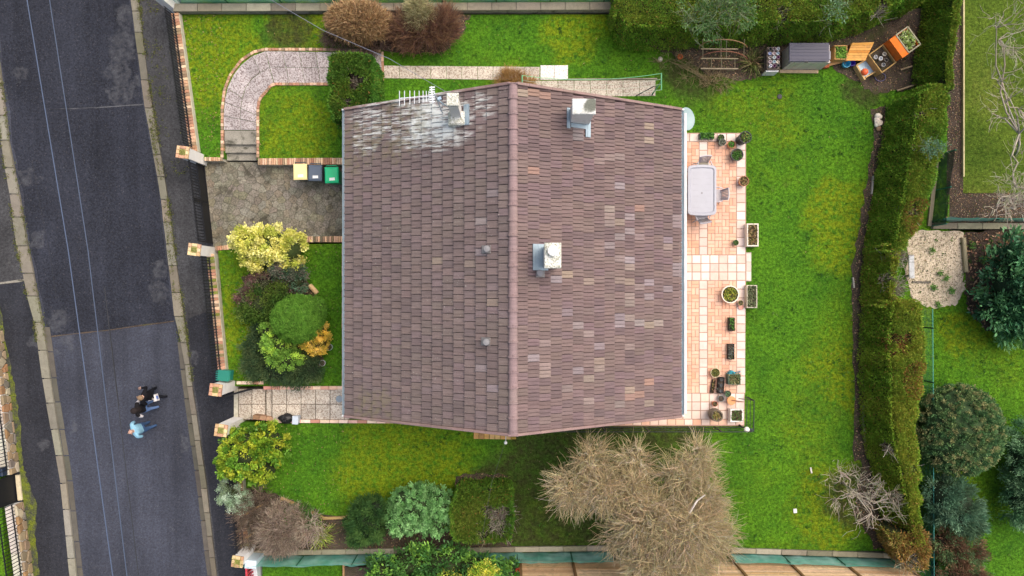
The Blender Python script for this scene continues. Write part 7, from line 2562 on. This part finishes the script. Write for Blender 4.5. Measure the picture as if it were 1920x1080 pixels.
# vertical ribbed boards of the front and left sides
for i in range(11):
    xx = x0 + (i + .5) * (x1 - x0) / 11
    b = MB(); b.box((xx, yb + 0.015, 0.47), ((x1 - x0) / 11 - .012, 0.03, 0.9), 0, ch=0.005); tint(b.build('panel', M['gloss'], t), jit(LG, .04))
for i in range(8):
    yy = yb + (i + .5) * (yt - yb) / 8
    b = MB(); b.box((x0 + 0.015, yy, 0.47), (0.03, (yt - yb) / 8 - .012, 0.9), 0, ch=0.005); tint(b.build('panel', M['gloss'], t), jit(LG, .04))
RF = hexc(84, 84, 98)
lx0, lx1 = W(1480, 0, sz).x, W(1555, 0, sz).x
ly0, ly1 = W(0, 115, sz).y, W(0, 80, sz).y
b = MB(); b.box(((lx0 + lx1) / 2, (ly0 + ly1) / 2, sz - 0.03), (lx1 - lx0, ly1 - ly0, 0.06), 0, RF, ch=0.02); ro = b.build('roof', M['paint'], t)
for i in range(5):
    b = MB(); b.box(((lx0 + lx1) / 2, ly0 + 0.1 + i * (ly1 - ly0 - .2) / 4, sz + 0.006), (lx1 - lx0 - .12, 0.05, 0.014), 0, jit(RF, .06), ch=0.004); b.build('rib', M['paint'], ro)
b = MB(); b.box(((lx0 + lx1) / 2 - .1, ly0 - .02, sz - .02), (0.1, 0.04, 0.05), 0, (0.03, 0.03, 0.035)); b.build('latch', M['paint'], t)
b = MB(); b.box((lx1 + 0.03, (ly0 + ly1) / 2 - .1, sz - 0.1), (0.08, 0.3, 0.1), 0, (0.25, 0.25, 0.28)); b.build('hinge', M['paint'], t)
b = MB(); b.box((W(1497, 0, 0).x, W(0, 134.5, 0).y, 0.03), (1.45, 0.12, 0.06), -0.01, hexc(196, 172, 138), ch=0.01); tag(b.build('timber_sill', M['piece']), 'pale timber board on the grass in front of the grey shed', 'board')
# shelf of odds and ends
c = W(1449, 110, 0.6)
t = thing('shelf_unit', 'small open shelf crowded with pots and jars left of the grey shed', 'shelf', (c.x, c.y, 0))
for z in (0.05, 0.35, 0.62):
    b = MB(); b.box((c.x, c.y, z), (0.46, 0.82, 0.03), 0, (0.13, 0.10, 0.08)); b.build('shelf', M['paint'], t)
for sx_ in (-1, 1):
    for sy_ in (-1, 1):
        b = MB(); b.box((c.x + sx_ * .21, c.y + sy_ * .39, 0.33), (0.035, 0.035, 0.66), 0, (0.12, 0.09, 0.07)); b.build('post', M['paint'], t)
b = MB(); b.box((c.x, c.y - .44, 0.3), (0.46, 0.05, 0.5), 0, (0.72, 0.72, 0.72)); b.build('front_board', M['paint'], t)
ODDS = [((0.62, 0.66, 0.72), 'white'), ((0.32, 0.40, 0.58), 'blue'), ((0.22, 0.08, 0.18), 'purple'), ((0.50, 0.40, 0.42), 'pink grey'), ((0.05, 0.05, 0.06), 'black'), ((0.45, 0.56, 0.62), 'pale blue'), ((0.30, 0.26, 0.26), 'brown grey'), ((0.55, 0.5, 0.42), 'cream')]
i = 0
for gy in range(5):
    for gx in range(3):
        col, nm = ODDS[(gy * 3 + gx * 2) % 8]
        xx, yy = c.x + (gx - 1) * 0.14, c.y + (gy - 2) * 0.155
        b = MB(); hh = random.uniform(.08, .16)
        b.lathe([(0.045, 0), (0.062, hh), (0.052, hh), (0.045, 0.02), (0.001, 0.02)], (xx, yy, 0.635), 9, jit(col, .15))
        tag(b.build('jar', M['gloss']), f'{nm} jar in row {("nearest the lawn", "second from the lawn", "in the middle", "second from the hedge", "nearest the hedge")[gy]} on the crowded shelf, ' + ('left', 'centre', 'right')[gx], 'jar', 'jars and pots on the crowded shelf')

OR, WD = hexc(222, 116, 44), hexc(206, 158, 92)
# planter box of greens + boards
t = trough('timber planter box of lettuce right of the grey shed', 1577, 98, 24, 27, 0.50, hexc(196, 150, 92), [(0.14, 0.26, 0.04), (0.20, 0.32, 0.06), (0.1, 0.2, 0.04)], 280, z0=0.0, wall=0.04, cat='planter', name='timber_planter')
t = thing('wooden_table', 'low triangular orange tan timber deck between the lettuce box and the orange planter', 'table', W(1610, 97, 0))
pl = [W(1597, 80, .5), W(1640, 78, .5), W(1624, 112, .5), W(1585, 113, .5), W(1592, 104, .5)]
b = MB(); b.prism([p[:2] for p in pl], 0.42, 0.455, jit(WD, .05)); b.build('frame', M['piece'], t)
for i in range(7):
    y0_, y1_ = 80 + i * 4.8, 84.4 + i * 4.8
    xa = 1598 - i * 1.9 if i < 5 else 1588
    xb = 1639 - i * 2.4
    b = MB(); b.prism(WL([(xa, y0_), (xb, y0_), (xb - 2, y1_), (xa - 1.5, y1_)], .5), 0.458, 0.49, ch=0.006)
    tint(b.build('board', M['piece'], t), jit(random.choice([hexc(206, 146, 74), hexc(214, 160, 88), hexc(196, 136, 66)]), .06))
for px, py in ((1598, 82), (1634, 82), (1622, 110), (1588, 111)):
    q = W(px, py, .4); b = MB(); b.box((q.x, q.y, 0.21), (0.06, 0.06, 0.42), 0, hexc(170, 124, 70)); b.build('leg', M['piece'], t)
q1, q2 = W(1553, 122, .1), W(1588, 113, .1)
b = MB(); m0 = (q1 + q2) / 2; b.box((m0.x, m0.y, 0.12), ((q2 - q1).length, 0.10, 0.05), math.atan2(q2.y - q1.y, q2.x - q1.x), hexc(190, 150, 100), ch=0.01); tag(b.build('plank', M['piece']), 'tan plank leading from the grey shed to the timber deck', 'plank')
b = MB(); q = W(1548, 124, .1); b.box((q.x, q.y, 0.1), (0.20, 0.16, 0.2), 0.1, hexc(150, 84, 56), ch=0.01); tag(b.build('clay_trough', M['piece']), 'small red brown clay trough at the right foot of the grey shed', 'planter')
# stack of orange / timber stepped planter, turned about 35 degrees
ang = math.radians(36)
ctr = W(1650, 112, 0)
t = thing('stepped_planter', 'stepped timber planter with an orange painted top bin, turned corner on', 'planter', (ctr.x, ctr.y, 0))
R3 = Matrix.Rotation(ang, 3, 'Z')
loc_ = lambda u, v, z: Vector((ctr.x, ctr.y, z)) + R3 @ Vector((u, v, 0))
# frame: u along the rising direction (towards top right)
for (u0, u1, v0, v1, z1, col) in ((0.15, 0.92, -0.38, 0.42, 0.95, OR), (-0.55, 0.12, -0.42, 0.42, 0.55, hexc(182, 150, 96))):
    uc, vc, du, dv = (u0 + u1) / 2, (v0 + v1) / 2, u1 - u0, v1 - v0
    for (a_, b_, sx_, sy_) in ((-1, 0, 0.04, dv), (1, 0, 0.04, dv), (0, -1, du - .08, 0.04), (0, 1, du - .08, 0.04)):
        b = MB(); b.box(loc_(uc + a_ * (du / 2 - .02), vc + b_ * (dv / 2 - .02), z1 / 2), (sx_, sy_, z1), ang, col, ch=0.01)
        b.build('side_board', M['piece'], t)
    b = MB(); b.box(loc_(uc, vc, z1 / 2 - .06), (du - .09, dv - .09, z1 - .12), ang, SOILT); b.build('earth', M['soil'], t)
b = MB(); b.prism([tuple(loc_(u, v, 0)[:2]) for u, v in ((0.13, -.39), (0.42, -.39), (0.42, .43), (0.13, .43))], 0.955, 0.985, OR, ch=0.006); b.build('orange_board', M['piece'], t)
pc = loc_(0.68, 0.03, 0.95)
n = 260
q = rng.uniform(-.5, .5, (n, 2)) * [0.40, 0.62]
rr = np.array(R3)[:2, :2]
q = q @ rr.T
P = np.column_stack([pc.x + q[:, 0], pc.y + q[:, 1], np.full(n, 0.90) + rng.uniform(0, .12, n)])
leaf_mesh('plant', P, unit(rng.normal(size=(n, 3)) * [.7, .7, .4] + [0, 0, .5]), 0.10, 0.06, pal_cols(n, [(0.22, 0.27, 0.10), (0.16, 0.24, 0.05), (0.30, 0.33, 0.18)]), M['leaf'], t, .3)
fr = MB()
for (u0, v0, u1, v1) in ((.42, -.36, .94, -.36), (.42, .42, .94, .42), (.42, -.36, .42, .42), (.94, -.36, .94, .42)):
    a_, b_ = loc_(u0, v0, .99), loc_(u1, v1, .99)
    m0 = (a_ + b_) / 2; fr.box(m0, ((b_ - a_).length, 0.045, 0.04), math.atan2(b_.y - a_.y, b_.x - a_.x), hexc(156, 152, 128))
fr.build('rim', M['piece'], t)
cols6 = [((0.5, 0.5, 0.5), 'grey'), ((0.62, 0.64, 0.66), 'white'), ((0.10, 0.09, 0.08), 'black'), ((0.45, 0.42, 0.36), 'stone'), ((0.3, 0.3, 0.3), 'dark grey')]
for i, (u_, v_) in enumerate(((-.42, .2), (-.3, 0.05), (-.18, -.12), (-.1, .1), (-.36, -.2))):
    p = loc_(u_, v_, 0.5)
    b = MB(); b.lathe([(0.05, 0), (0.075, 0.12), (0.062, 0.12), (0.055, 0.03), (0.001, 0.03)], (p.x, p.y, 0.50), 9, cols6[i][0]); tag(b.build('small_pot', M['paint']), f'{cols6[i][1]} little pot standing in the lower bin of the stepped planter', 'plant pot')
# sand tray with blue water, orange ball
ctr2 = W(1626, 127, 0.2)
t = thing('play_tray', 'low timber play tray with a pale blue inside, below the stepped planter', 'tray', (ctr2.x, ctr2.y, 0))
for (u_, v_, sx_, sy_) in ((-.33, 0, .07, .62), (.33, 0, .07, .62), (0, -.28, .6, .06), (0, .28, .6, .06)):
    p = Vector((ctr2.x, ctr2.y, .14)) + R3 @ Vector((u_, v_, 0))
    b = MB(); b.box(p, (sx_, sy_, .28), ang - 0.1, hexc(200, 168, 116), ch=0.01); b.build('side_board', M['piece'], t)
b = MB(); b.box((ctr2.x, ctr2.y, 0.10), (0.58, 0.5, 0.14), ang - .1, hexc(168, 196, 214)); b.build('liner', M['gloss'], t)
q = W(1621, 135, .3); b = MB(); b.ellipsoid((q.x, q.y, 0.30), (0.13, 0.13, 0.13), 14, 10, hexc(232, 102, 58)); tag(b.build('ball', M['gloss'], None, smooth=True), 'orange ball resting on the corner of the play tray', 'ball')
q = W(1645, 127, .3); b = MB(); b.box((q.x, q.y, .3), (0.16, 0.2, 0.05), ang, hexc(138, 158, 40), ch=.01); tag(b.build('toy_block', M['paint']), 'small lime green block on the rim of the play tray', 'toy')
q = W(1590, 119, .2); b = MB(); b.lathe([(0.11, 0), (0.15, .22), (0.135, .22), (0.1, .03), (0.001, .03)], (q.x - .05, q.y, 0), 14, hexc(70, 178, 214)); tag(b.build('bucket', M['gloss']), 'sky blue plastic bucket beside the timber deck', 'bucket')
q = W(1598, 118, .2); b = MB(); b.lathe([(0.08, 0), (0.11, .2), (0.095, .2), (0.08, .03), (0.001, .03)], (q.x + .02, q.y, 0), 14, hexc(92, 66, 190)); tag(b.build('bucket', M['gloss']), 'violet plastic bucket touching the sky blue one', 'bucket')
q = W(1651, 144, .05); b = MB(); b.tube([(q.x + .2 * math.cos(a), q.y + .16 * math.sin(a), .03) for a in np.linspace(0, 2 * PI, 17)], 0.02, 5, hexc(88, 84, 112)); tag(b.build('hoop', M['paint']), 'grey violet hoop lying on the soil below the play tray', 'hoop')
for lbl, a, c in (('short grey pole lying on the soil right of the stepped planter', (1689, 131), (1710, 124)), ('long grey pole lying on the soil at the end of the right hedge', (1682, 170), (1722, 157))):
    P, Q = W(*a, .08), W(*c, .12)
    b = MB(); b.tube([P, Q], 0.035, 7, hexc(140, 124, 100)); tag(b.build('wooden_pole', M['twig']), lbl, 'pole')
# white sack
q = W(1649, 224, .2)
b = MB(); [b.ellipsoid((q.x + random.uniform(-.09, .09), q.y + .12 - .045 * i_ + random.uniform(-.05, .05), .07 + random.uniform(0, .05)), (random.uniform(.08, .13), random.uniform(.08, .14), random.uniform(.06, .1)), 9, 6, jit(hexc(226, 214, 196), .1)) for i_ in range(8)]; b.ellipsoid((q.x + .03, q.y - .30, .07), (0.10, 0.12, .07), 9, 6, hexc(150, 120, 92)); b.box((q.x + .02, q.y - .12, .17), (.16, .2, .03), .5, hexc(214, 200, 180), ch=.01)
tag(b.build('sack', M['paint'], None, smooth=True), 'lumpy off white sack on the bare strip beside the right hedge', 'sack')
for lbl, px, py, w_, d_, rz, col in (('small white tile lying on the right lawn', 1491, 958, .13, .16, .1, (0.78, 0.77, 0.74)), ('thin pale stick of wood lying on the right lawn', 1521, 882, .06, .22, .2, (0.6, 0.58, 0.5))):
    q = W(px, py, .05); b = MB(); b.box((q.x, q.y, .045), (w_, d_, .03), rz, col, ch=.006); tag(b.build('tile_scrap' if 'tile' in lbl else 'wood_scrap', M['paint']), lbl, 'scrap')
for lbl, a, c in (('upper white edging strip beside the right hedge', (1637, 330), (1634, 364)), ('middle white edging strip beside the lower right hedge', (1619, 760), (1619, 786)), ('lower white edging strip beside the lower right hedge', (1618, 786), (1623, 828)), ('white edging strip beside the balding hedge', (1599, 520), (1601, 540))):
    P, Q = W(*a, .06), W(*c, .06); m0 = (P + Q) / 2
    b = MB(); b.box((m0.x, m0.y, .05), ((Q - P).length, .05, .1), math.atan2(Q.y - P.y, Q.x - P.x), (0.34, 0.32, 0.28)); tag(b.build('edging_strip', M['paint']), lbl, 'edging')
q = W(1462, 181, .02); b = MB(); b.lathe([(0.1, 0), (0.09, 0.03), (0.001, .035)], (q.x, q.y, 0.0), 12, (0.035, 0.035, 0.04)); tag(b.build('drain_cap', M['paint']), 'small dark round cap in the lawn below the grey shed', 'cap')
q = W(1275, 107, .1); b = MB(); b.lathe([(0.07, 0), (0.1, .16), (0.085, .16), (0.07, .03), (0.001, .03)], (q.x, q.y, 0), 12, hexc(206, 108, 52)); tag(b.build('plant_pot', M['paint']), 'orange plastic pot on the bare soil below the top hedge', 'plant pot')
q = W(1238, 111, .05); b = MB(); b.ellipsoid((q.x, q.y, .05), (.09, .1, .07), 9, 6, hexc(190, 184, 166)); tag(b.build('stone', M['piece']), 'pale round stone on the soil below the top hedge', 'stone')

# garden arch / trellis
t = thing('garden_arch', 'rusting metal garden arch with pale rungs under the top hedge', 'arch', W(1350, 110, 0))
GA = hexc(150, 138, 112)
for (py, z) in ((128.5, 0.25), (109.5, 0.6), (91.5, 0.95)):
    a, c = W(1314, py, z), W(1384, py + 0.5, z)
    b = MB(); b.tube([a, c], 0.032 if z < .3 else 0.024, 6, jit(GA, .08)); b.build('rung', M['paint'], t)
for px in (1334, 1353, 1378):
    b = MB(); b.tube([W(px, 128.5, .25), W(px, 109.5, .6)], 0.014, 5, jit(GA, .1)); b.build('bar', M['paint'], t)
for px in (1318, 1352, 1362, 1395):
    b = MB(); b.tube([W(px, 108, .6), W(px, 91.5, .95), W(px + (px - 1352) * .02, 74, 1.5)], 0.014, 5, jit(GA, .1)); b.build('bar', M['paint'], t)
for z, y0_, col in ((1.3, 100, hexc(128, 84, 66)), (1.9, 78, hexc(140, 110, 78))):
    b = MB(); b.tube([W(1356 - 46 * math.cos(a), y0_ + 14 - 18 * math.sin(a), z * (0.5 + 0.5 * math.sin(a))) for a in np.linspace(0.15, PI - .15, 12)], 0.018, 5, col); b.build('hoop', M['paint'], t)

# washing line: two green metal posts with T bars and green lines
wl = thing('washing_line', 'green washing line on two metal posts above the lower slab path', 'washing line', W(1235, 165, 0))
GW = hexc(96, 160, 118)
zl = 1.75
pts = ((1240, 137, 169), (979, 141, 168))
for px, ya, yb_ in pts:
    a, c = W(px, ya, zl), W(px, yb_, zl)
    b = MB(); b.tube([a, c], 0.022, 6, GW); b.build('cross_bar', M['paint'], wl)
    m0 = (a + c) / 2
    b = MB(); b.tube([(m0.x, m0.y, 0), (m0.x, m0.y, zl)], 0.024, 6, jit(GW, .1)); b.build('post', M['paint'], wl)
for f in (0.02, 0.36, 0.66, 0.98):
    p0 = W(979, 141 + 27 * f, zl); p1 = W(1240, 137 + 32 * f, zl)
    b = MB(); b.tube([p0.lerp(p1, s) - Vector((0, 0, .24 * 4 * s * (1 - s))) - Vector((0, .12 * 4 * s * (1 - s), 0)) for s in np.linspace(0, 1, 12)], 0.006 if f > .1 else 0.010, 4, hexc(120, 190, 140) if f < .1 else hexc(190, 200, 180)); b.build('line', M['paint'], wl)
b = MB(); b.tube([W(1192, 180, .1), W(1226, 162, .6), W(1231, 163, .6), W(1222, 180, .1)], 0.018, 5, (0.025, 0.04, 0.04)); tag(b.build('prop', M['paint']), 'bent black metal prop on the lower end of the slab path', 'prop')

# raised bed beyond the bottom fence, clay jug
t = thing('raised_bed', 'timber framed raised bed beyond the bottom net fence', 'raised bed', W(665, 1065, 0))
for a, c in (((643, 1057), (700, 1057)), ((644, 1057), (644, 1110)), ((700, 1057), (700, 1110))):
    P, Q = W(*a, .25), W(*c, .25); m0 = (P + Q) / 2
    b = MB(); b.box((m0.x, m0.y, .13), ((Q - P).length, .07, .28), math.atan2(Q.y - P.y, Q.x - P.x), ch=.01); tint(b.build('board', M['piece'], t), jit(hexc(170, 134, 96), .06))
b = MB(); b.box((W(672, 0, 0).x, W(0, 1085, 0).y, .1), (1.0, 1.0, .2), 0, SOILT); b.build('earth', M['soil'], t)
q = W(971, 1069, .3); b = MB(); b.lathe([(.05, 0), (.10, .12), (.08, .22), (.06, .22), (.07, .12), (.001, .05)], (q.x, q.y, .1), 12, hexc(226, 104, 74)); tag(b.build('clay_jug', M['paint']), 'little coral red jug beside the first post of the timber fence', 'jug')
# plank bench and slats at the rubble
P, Q = W(1710, 478, .3), W(1708, 522, .3); m0 = (P + Q) / 2
t = thing('plank_bench', 'weathered grey plank bench between the balding hedge and the sandy rubble', 'bench', (m0.x, m0.y, 0))
b = MB(); b.box((m0.x, m0.y, .3), (.2, (Q - P).length, .05), 0.03, hexc(184, 188, 190), ch=.01); b.build('seat', M['piece'], t)
for p in (P, Q):
    b = MB(); b.box((p.x, p.y + (0.1 if p is Q else -.1), .14), (.16, .05, .28), 0, hexc(150, 150, 148)); b.build('leg', M['piece'], t)
P, Q = W(1711, 528, .06), W(1745, 529.5, .06); b = MB(); b.box((P + Q) / 2, ((Q - P).length, .05, .05), -.02, (0.10, 0.09, 0.075)); tag(b.build('metal_bar', M['paint']), 'dark bar lying on the sandy rubble', 'bar')
b = MB(); b.box((W(1809, 475, .1).x, W(0, 478, .1).y, .08), (.14, 1.3, .18), .08, hexc(150, 142, 116), ch=.03); tag(b.build('stone_kerb', M['piece']), 'pale mossy stone kerb at the right edge of the sandy rubble', 'kerb')

# ================================================================== CABLES
def cable(lbl, pts, r, col, sag=0.0):
    P = [W(*p) for p in pts]
    out = []
    for a, c in zip(P[:-1], P[1:]):
        for s in np.linspace(0, 1, 14)[:-1]:
            out.append(a.lerp(c, s) - Vector((0, 0, sag * 4 * s * (1 - s))))
    out.append(P[-1])
    b = MB(); b.tube(out, r, 5, col)
    return tag(b.build('overhead_cable', M['paint']), lbl, 'cable')


cable('pale blue overhead cable running the length of the road, leftmost', [(26, -150, 7.0), (128, 470, 6.8), (232, 1230, 7.0)], 0.014, hexc(76, 92, 120))
cable('dark blue grey overhead cable in the middle of the three over the road', [(70, -150, 7.2), (165, 470, 7.0), (256, 1230, 7.2)], 0.013, hexc(70, 84, 108))
cable('thin dark overhead cable, rightmost of the three over the road', [(196, 540, 6.6), (262, 1100, 6.7), (276, 1230, 6.7)], 0.010, (0.02, 0.022, 0.028))
cable('thin overhead service cable crossing the top lawn to the street side chimney', [(440, -40, 6.3), (606, 57, 6.2), (730, 110, 6.2), (846, 178, 6.6)], 0.007, hexc(128, 132, 146))
cable('thin service cable from the lower gable to the bottom garden', [(948, 828, 2.2), (922, 905, 2.2), (905, 1000, 2.4)], 0.005, hexc(84, 86, 80))

# ================================================================== PEOPLE
SKIN = (0.50, 0.31, 0.235)


def person(lbl, px, py, rz, stride, shirt, trousers, shoe, hair, hair_r, arms, build=1.0, shirt_in=None, lean=0.0, skirt=False):
    """one continuous skinned body; +y is where the person faces. px, py: point of the ground between the feet"""
    base = W(px, py, ZS)
    names, co, rad, edges, seg = [], [], [], [], []

    def v(n, p, r, parent=None, s=None):
        names.append(n); co.append(p); rad.append(r)
        if parent is not None:
            edges.append((names.index(parent), len(names) - 1)); seg.append(s)
    L = lean
    v('pelvis', (0, 0, .96), (.155 * build, .115 * build))
    v('waist', (0, L * .2, 1.10), (.145 * build, .105 * build), 'pelvis', 'shirt')
    v('chest', (0, L * .5, 1.30), (.170 * build, .115 * build), 'waist', 'shirt')
    v('collar', (0, L * .8, 1.43), (.10, .08), 'chest', 'shirt')
    v('neck', (0, L, 1.50), (.055, .055), 'collar', 'skin')
    v('jaw', (0, L + .035, 1.575), (.072, .085), 'neck', 'skin')
    v('skull', (0, L + .015, 1.66), (.083, .10), 'jaw', 'skin')
    v('crown', (0, L, 1.725), (.062, .075), 'skull', 'skin')
    for i, s in enumerate((-1, 1)):
        st = stride * s
        v(f'hip{i}', (s * .095, 0, .90), (.10 * build, .10 * build), 'pelvis', 'trousers')
        v(f'knee{i}', (s * .105, st * .5 + .02, .50), (.068, .068), f'hip{i}', 'trousers')
        v(f'ankle{i}', (s * .11, st - .03, .10), (.046, .046), f'knee{i}', 'trousers')
        v(f'heel{i}', (s * .11, st - .02, .045), (.042, .042), f'ankle{i}', 'shoe')
        v(f'toe{i}', (s * .125, st + .17, .035), (.042, .03), f'heel{i}', 'shoe')
        el, wr = arms[i]
        v(f'shoulder{i}', (s * .185 * build, L * .75, 1.40), (.078, .078), 'collar', 'shirt')
        v(f'elbow{i}', (s * el[0], el[1], el[2]), (.052, .052), f'shoulder{i}', 'sleeve')
        v(f'wrist{i}', (s * wr[0], wr[1], wr[2]), (.036, .034), f'elbow{i}', 'sleeve')
        d = (Vector((s * wr[0], wr[1], wr[2])) - Vector((s * el[0], el[1], el[2]))).normalized()
        pc_ = Vector((s * wr[0], wr[1], wr[2])) + d * .06
        v(f'palm{i}', tuple(pc_), (.036, .018), f'wrist{i}', 'skin')
        side = d.cross(Vector((0, 0, 1))).normalized() if abs(d.z) < .9 else Vector((0, 1, 0))
        for j in range(4):
            o = side * (.024 * (j - 1.5))
            ln = (.062, .075, .07, .052)[j]
            k1 = pc_ + d * .035 + o
            k2 = k1 + d * ln * .55 + Vector((0, .008, -.012))
            k3 = k2 + d * ln * .45 + Vector((0, .014, -.018))
            v(f'f{i}{j}a', tuple(k1), (.0095, .0095), f'palm{i}', 'skin')
            v(f'f{i}{j}b', tuple(k2), (.0085, .0085), f'f{i}{j}a', 'skin')
            v(f'f{i}{j}c', tuple(k3), (.007, .007), f'f{i}{j}b', 'skin')
        k1 = pc_ - d * .02 + side * .04
        v(f't{i}a', tuple(k1), (.011, .011), f'palm{i}', 'skin')
        v(f't{i}b', tuple(k1 + side * .02 + d * .035), (.009, .009), f't{i}a', 'skin')
    me = bpy.data.meshes.new('person_cage')
    me.from_pydata(co, edges, [])
    ob = bpy.data.objects.new('person_cage', me)
    C.objects.link(ob)
    sk = ob.modifiers.new('skin', 'SKIN')
    sk.use_smooth_shade = True
    sd = me.skin_vertices[0].data if me.skin_vertices else None
    if sd is None:
        bpy.context.view_layer.objects.active = ob
        me.skin_vertices_new() if hasattr(me, 'skin_vertices_new') else None
        sd = me.skin_vertices[0].data
    for i, r in enumerate(rad):
        sd[i].radius = r
        sd[i].use_root = (i == 0)
    sb = ob.modifiers.new('sub', 'SUBSURF'); sb.levels = 1; sb.render_levels = 1
    dg = bpy.context.evaluated_depsgraph_get()
    m2 = bpy.data.meshes.new_from_object(ob.evaluated_get(dg))
    bpy.data.objects.remove(ob)
    kinds = {'shirt': 0, 'trousers': 1, 'skin': 2, 'shoe': 3, 'sleeve': 4}
    A_ = np.array([co[a] for a, b in edges]); B_ = np.array([co[b] for a, b in edges])
    K = np.array([kinds[s] for s in seg])
    nP = len(m2.polygons)
    cen = np.empty(nP * 3); m2.polygons.foreach_get('center', cen); cen = cen.reshape(-1, 3)
    AB = B_ - A_
    tt = np.clip(((cen[:, None] - A_[None]) * AB[None]).sum(2) / np.maximum((AB ** 2).sum(1), 1e-9)[None], 0, 1)
    dist = np.linalg.norm(cen[:, None] - (A_[None] + AB[None] * tt[..., None]), axis=2)
    rr_ = np.array([max(rad[a][0], rad[b][0]) for a, b in edges])
    kk = K[(dist / rr_[None] ** .5).argmin(1)]
    kk = np.where((kk == 1) & (cen[:, 2] > .985), 0, kk)
    kk = np.where((kk == 0) & (cen[:, 2] < .90) & (np.abs(cen[:, 0]) < .2), 1, kk)
    m2.materials.clear()
    for col, mm in ((shirt, 'cloth'), (trousers, 'cloth'), (SKIN, 'skin'), (shoe, 'cloth'), (shirt_in or shirt, 'cloth')):
        m2.materials.append(M['skin'] if mm == 'skin' else mat('cloth', col, .9, .1, var=.12, vs=9, bump=.3, bs=30))
    m2.polygons.foreach_set('material_index', kk.astype(np.int32))
    m2.polygons.foreach_set('use_smooth', [True] * nP)
    m2.update()
    t = thing('person', lbl, 'person', base, None, rz)
    body = link('body', m2, t)
    # nose, ears, eyes on the head
    b = MB()
    hz = 1.65
    b.ellipsoid((0, L + .118, hz - .01), (.014, .022, .024), 8, 6, SKIN)
    for s in (-1, 1):
        b.ellipsoid((s * .084, L + .01, hz), (.012, .022, .034), 8, 6, SKIN)
    b.build('face', M['skin'], t, smooth=True, local=True)
    b = MB()
    for s in (-1, 1):
        b.ellipsoid((s * .033, L + .098, hz + .02), (.013, .012, .009), 8, 6, (0.04, 0.03, 0.025))
    b.build('eyes', M['gloss'], t, smooth=True, local=True)
    b = MB(); b.ellipsoid((0, L + .108, hz - .055), (.026, .008, .007), 8, 5, (0.34, 0.14, 0.12)); b.build('mouth', M['paint'], t, smooth=True, local=True)
    if hair:
        b = MB()
        b.ellipsoid((0, L - .012, 1.665), hair_r, 18, 10, hair, z_from=-0.35)
        b.build('hair', M['twig'], t, smooth=True, local=True)
    return t


HANG = [((.24, -.05, 1.13), (.26, .07, .90)), ((.24, .03, 1.13), (.25, .14, .91))]
person('person in a black jacket and dark trousers striding along the road', 303, 734, math.radians(75), 0.24, (0.012, 0.012, 0.015), (0.014, 0.015, 0.020), (0.06, 0.065, 0.08), (0.17, 0.115, 0.07), (.095, .108, .095),
       [((.31, -.08, 1.14), (.28, .12, .98)), ((.30, .10, 1.13), (.20, .30, 1.05))], 1.25)
tp = person('dark haired person in a black top with white sleeves and blue jeans', 292, 757, math.radians(95), 0.10, (0.016, 0.015, 0.017), (0.15, 0.25, 0.48), (0.66, 0.66, 0.68), (0.016, 0.012, 0.012), (.115, .125, .11),
       [((.29, -.04, 1.14), (.30, .10, .93)), ((.29, .04, 1.14), (.30, .14, .95))], 1.15, shirt_in=(0.72, 0.68, 0.68))
b = MB(); b.ellipsoid((0, -.07, 1.47), (.10, .07, .2), 12, 8, (0.016, 0.012, 0.012)); b.build('long_hair', M['twig'], tp, smooth=True, local=True)
q = W(291, 746, 0.25)
b = MB(); b.box((q.x, q.y, .22), (.12, .26, .26), .3, (0.70, 0.68, 0.68), ch=.03); b.box((q.x + .07, q.y + .02, .24), (.02, .12, .12), .3, (0.12, 0.2, 0.5))
b.tube([(q.x, q.y - .07, .34), (q.x, q.y - .03, .47), (q.x, q.y + .03, .47), (q.x, q.y + .07, .34)], .008, 5, (.6, .55, .5))
tag(b.build('shopping_bag', M['paint'], None), 'white carrier bag with a blue mark held between the two dark dressed persons', 'bag')
person('balding person in a light blue shirt and blue jeans, nearest the lower edge', 287, 794, math.radians(115), 0.09, hexc(132, 178, 202), (0.06, 0.12, 0.25), (0.015, 0.016, 0.02), None, None,
       [((.305, -.05, 1.16), (.24, .12, 1.0)), ((.305, .0, 1.16), (.24, .15, 1.0))], 1.42)
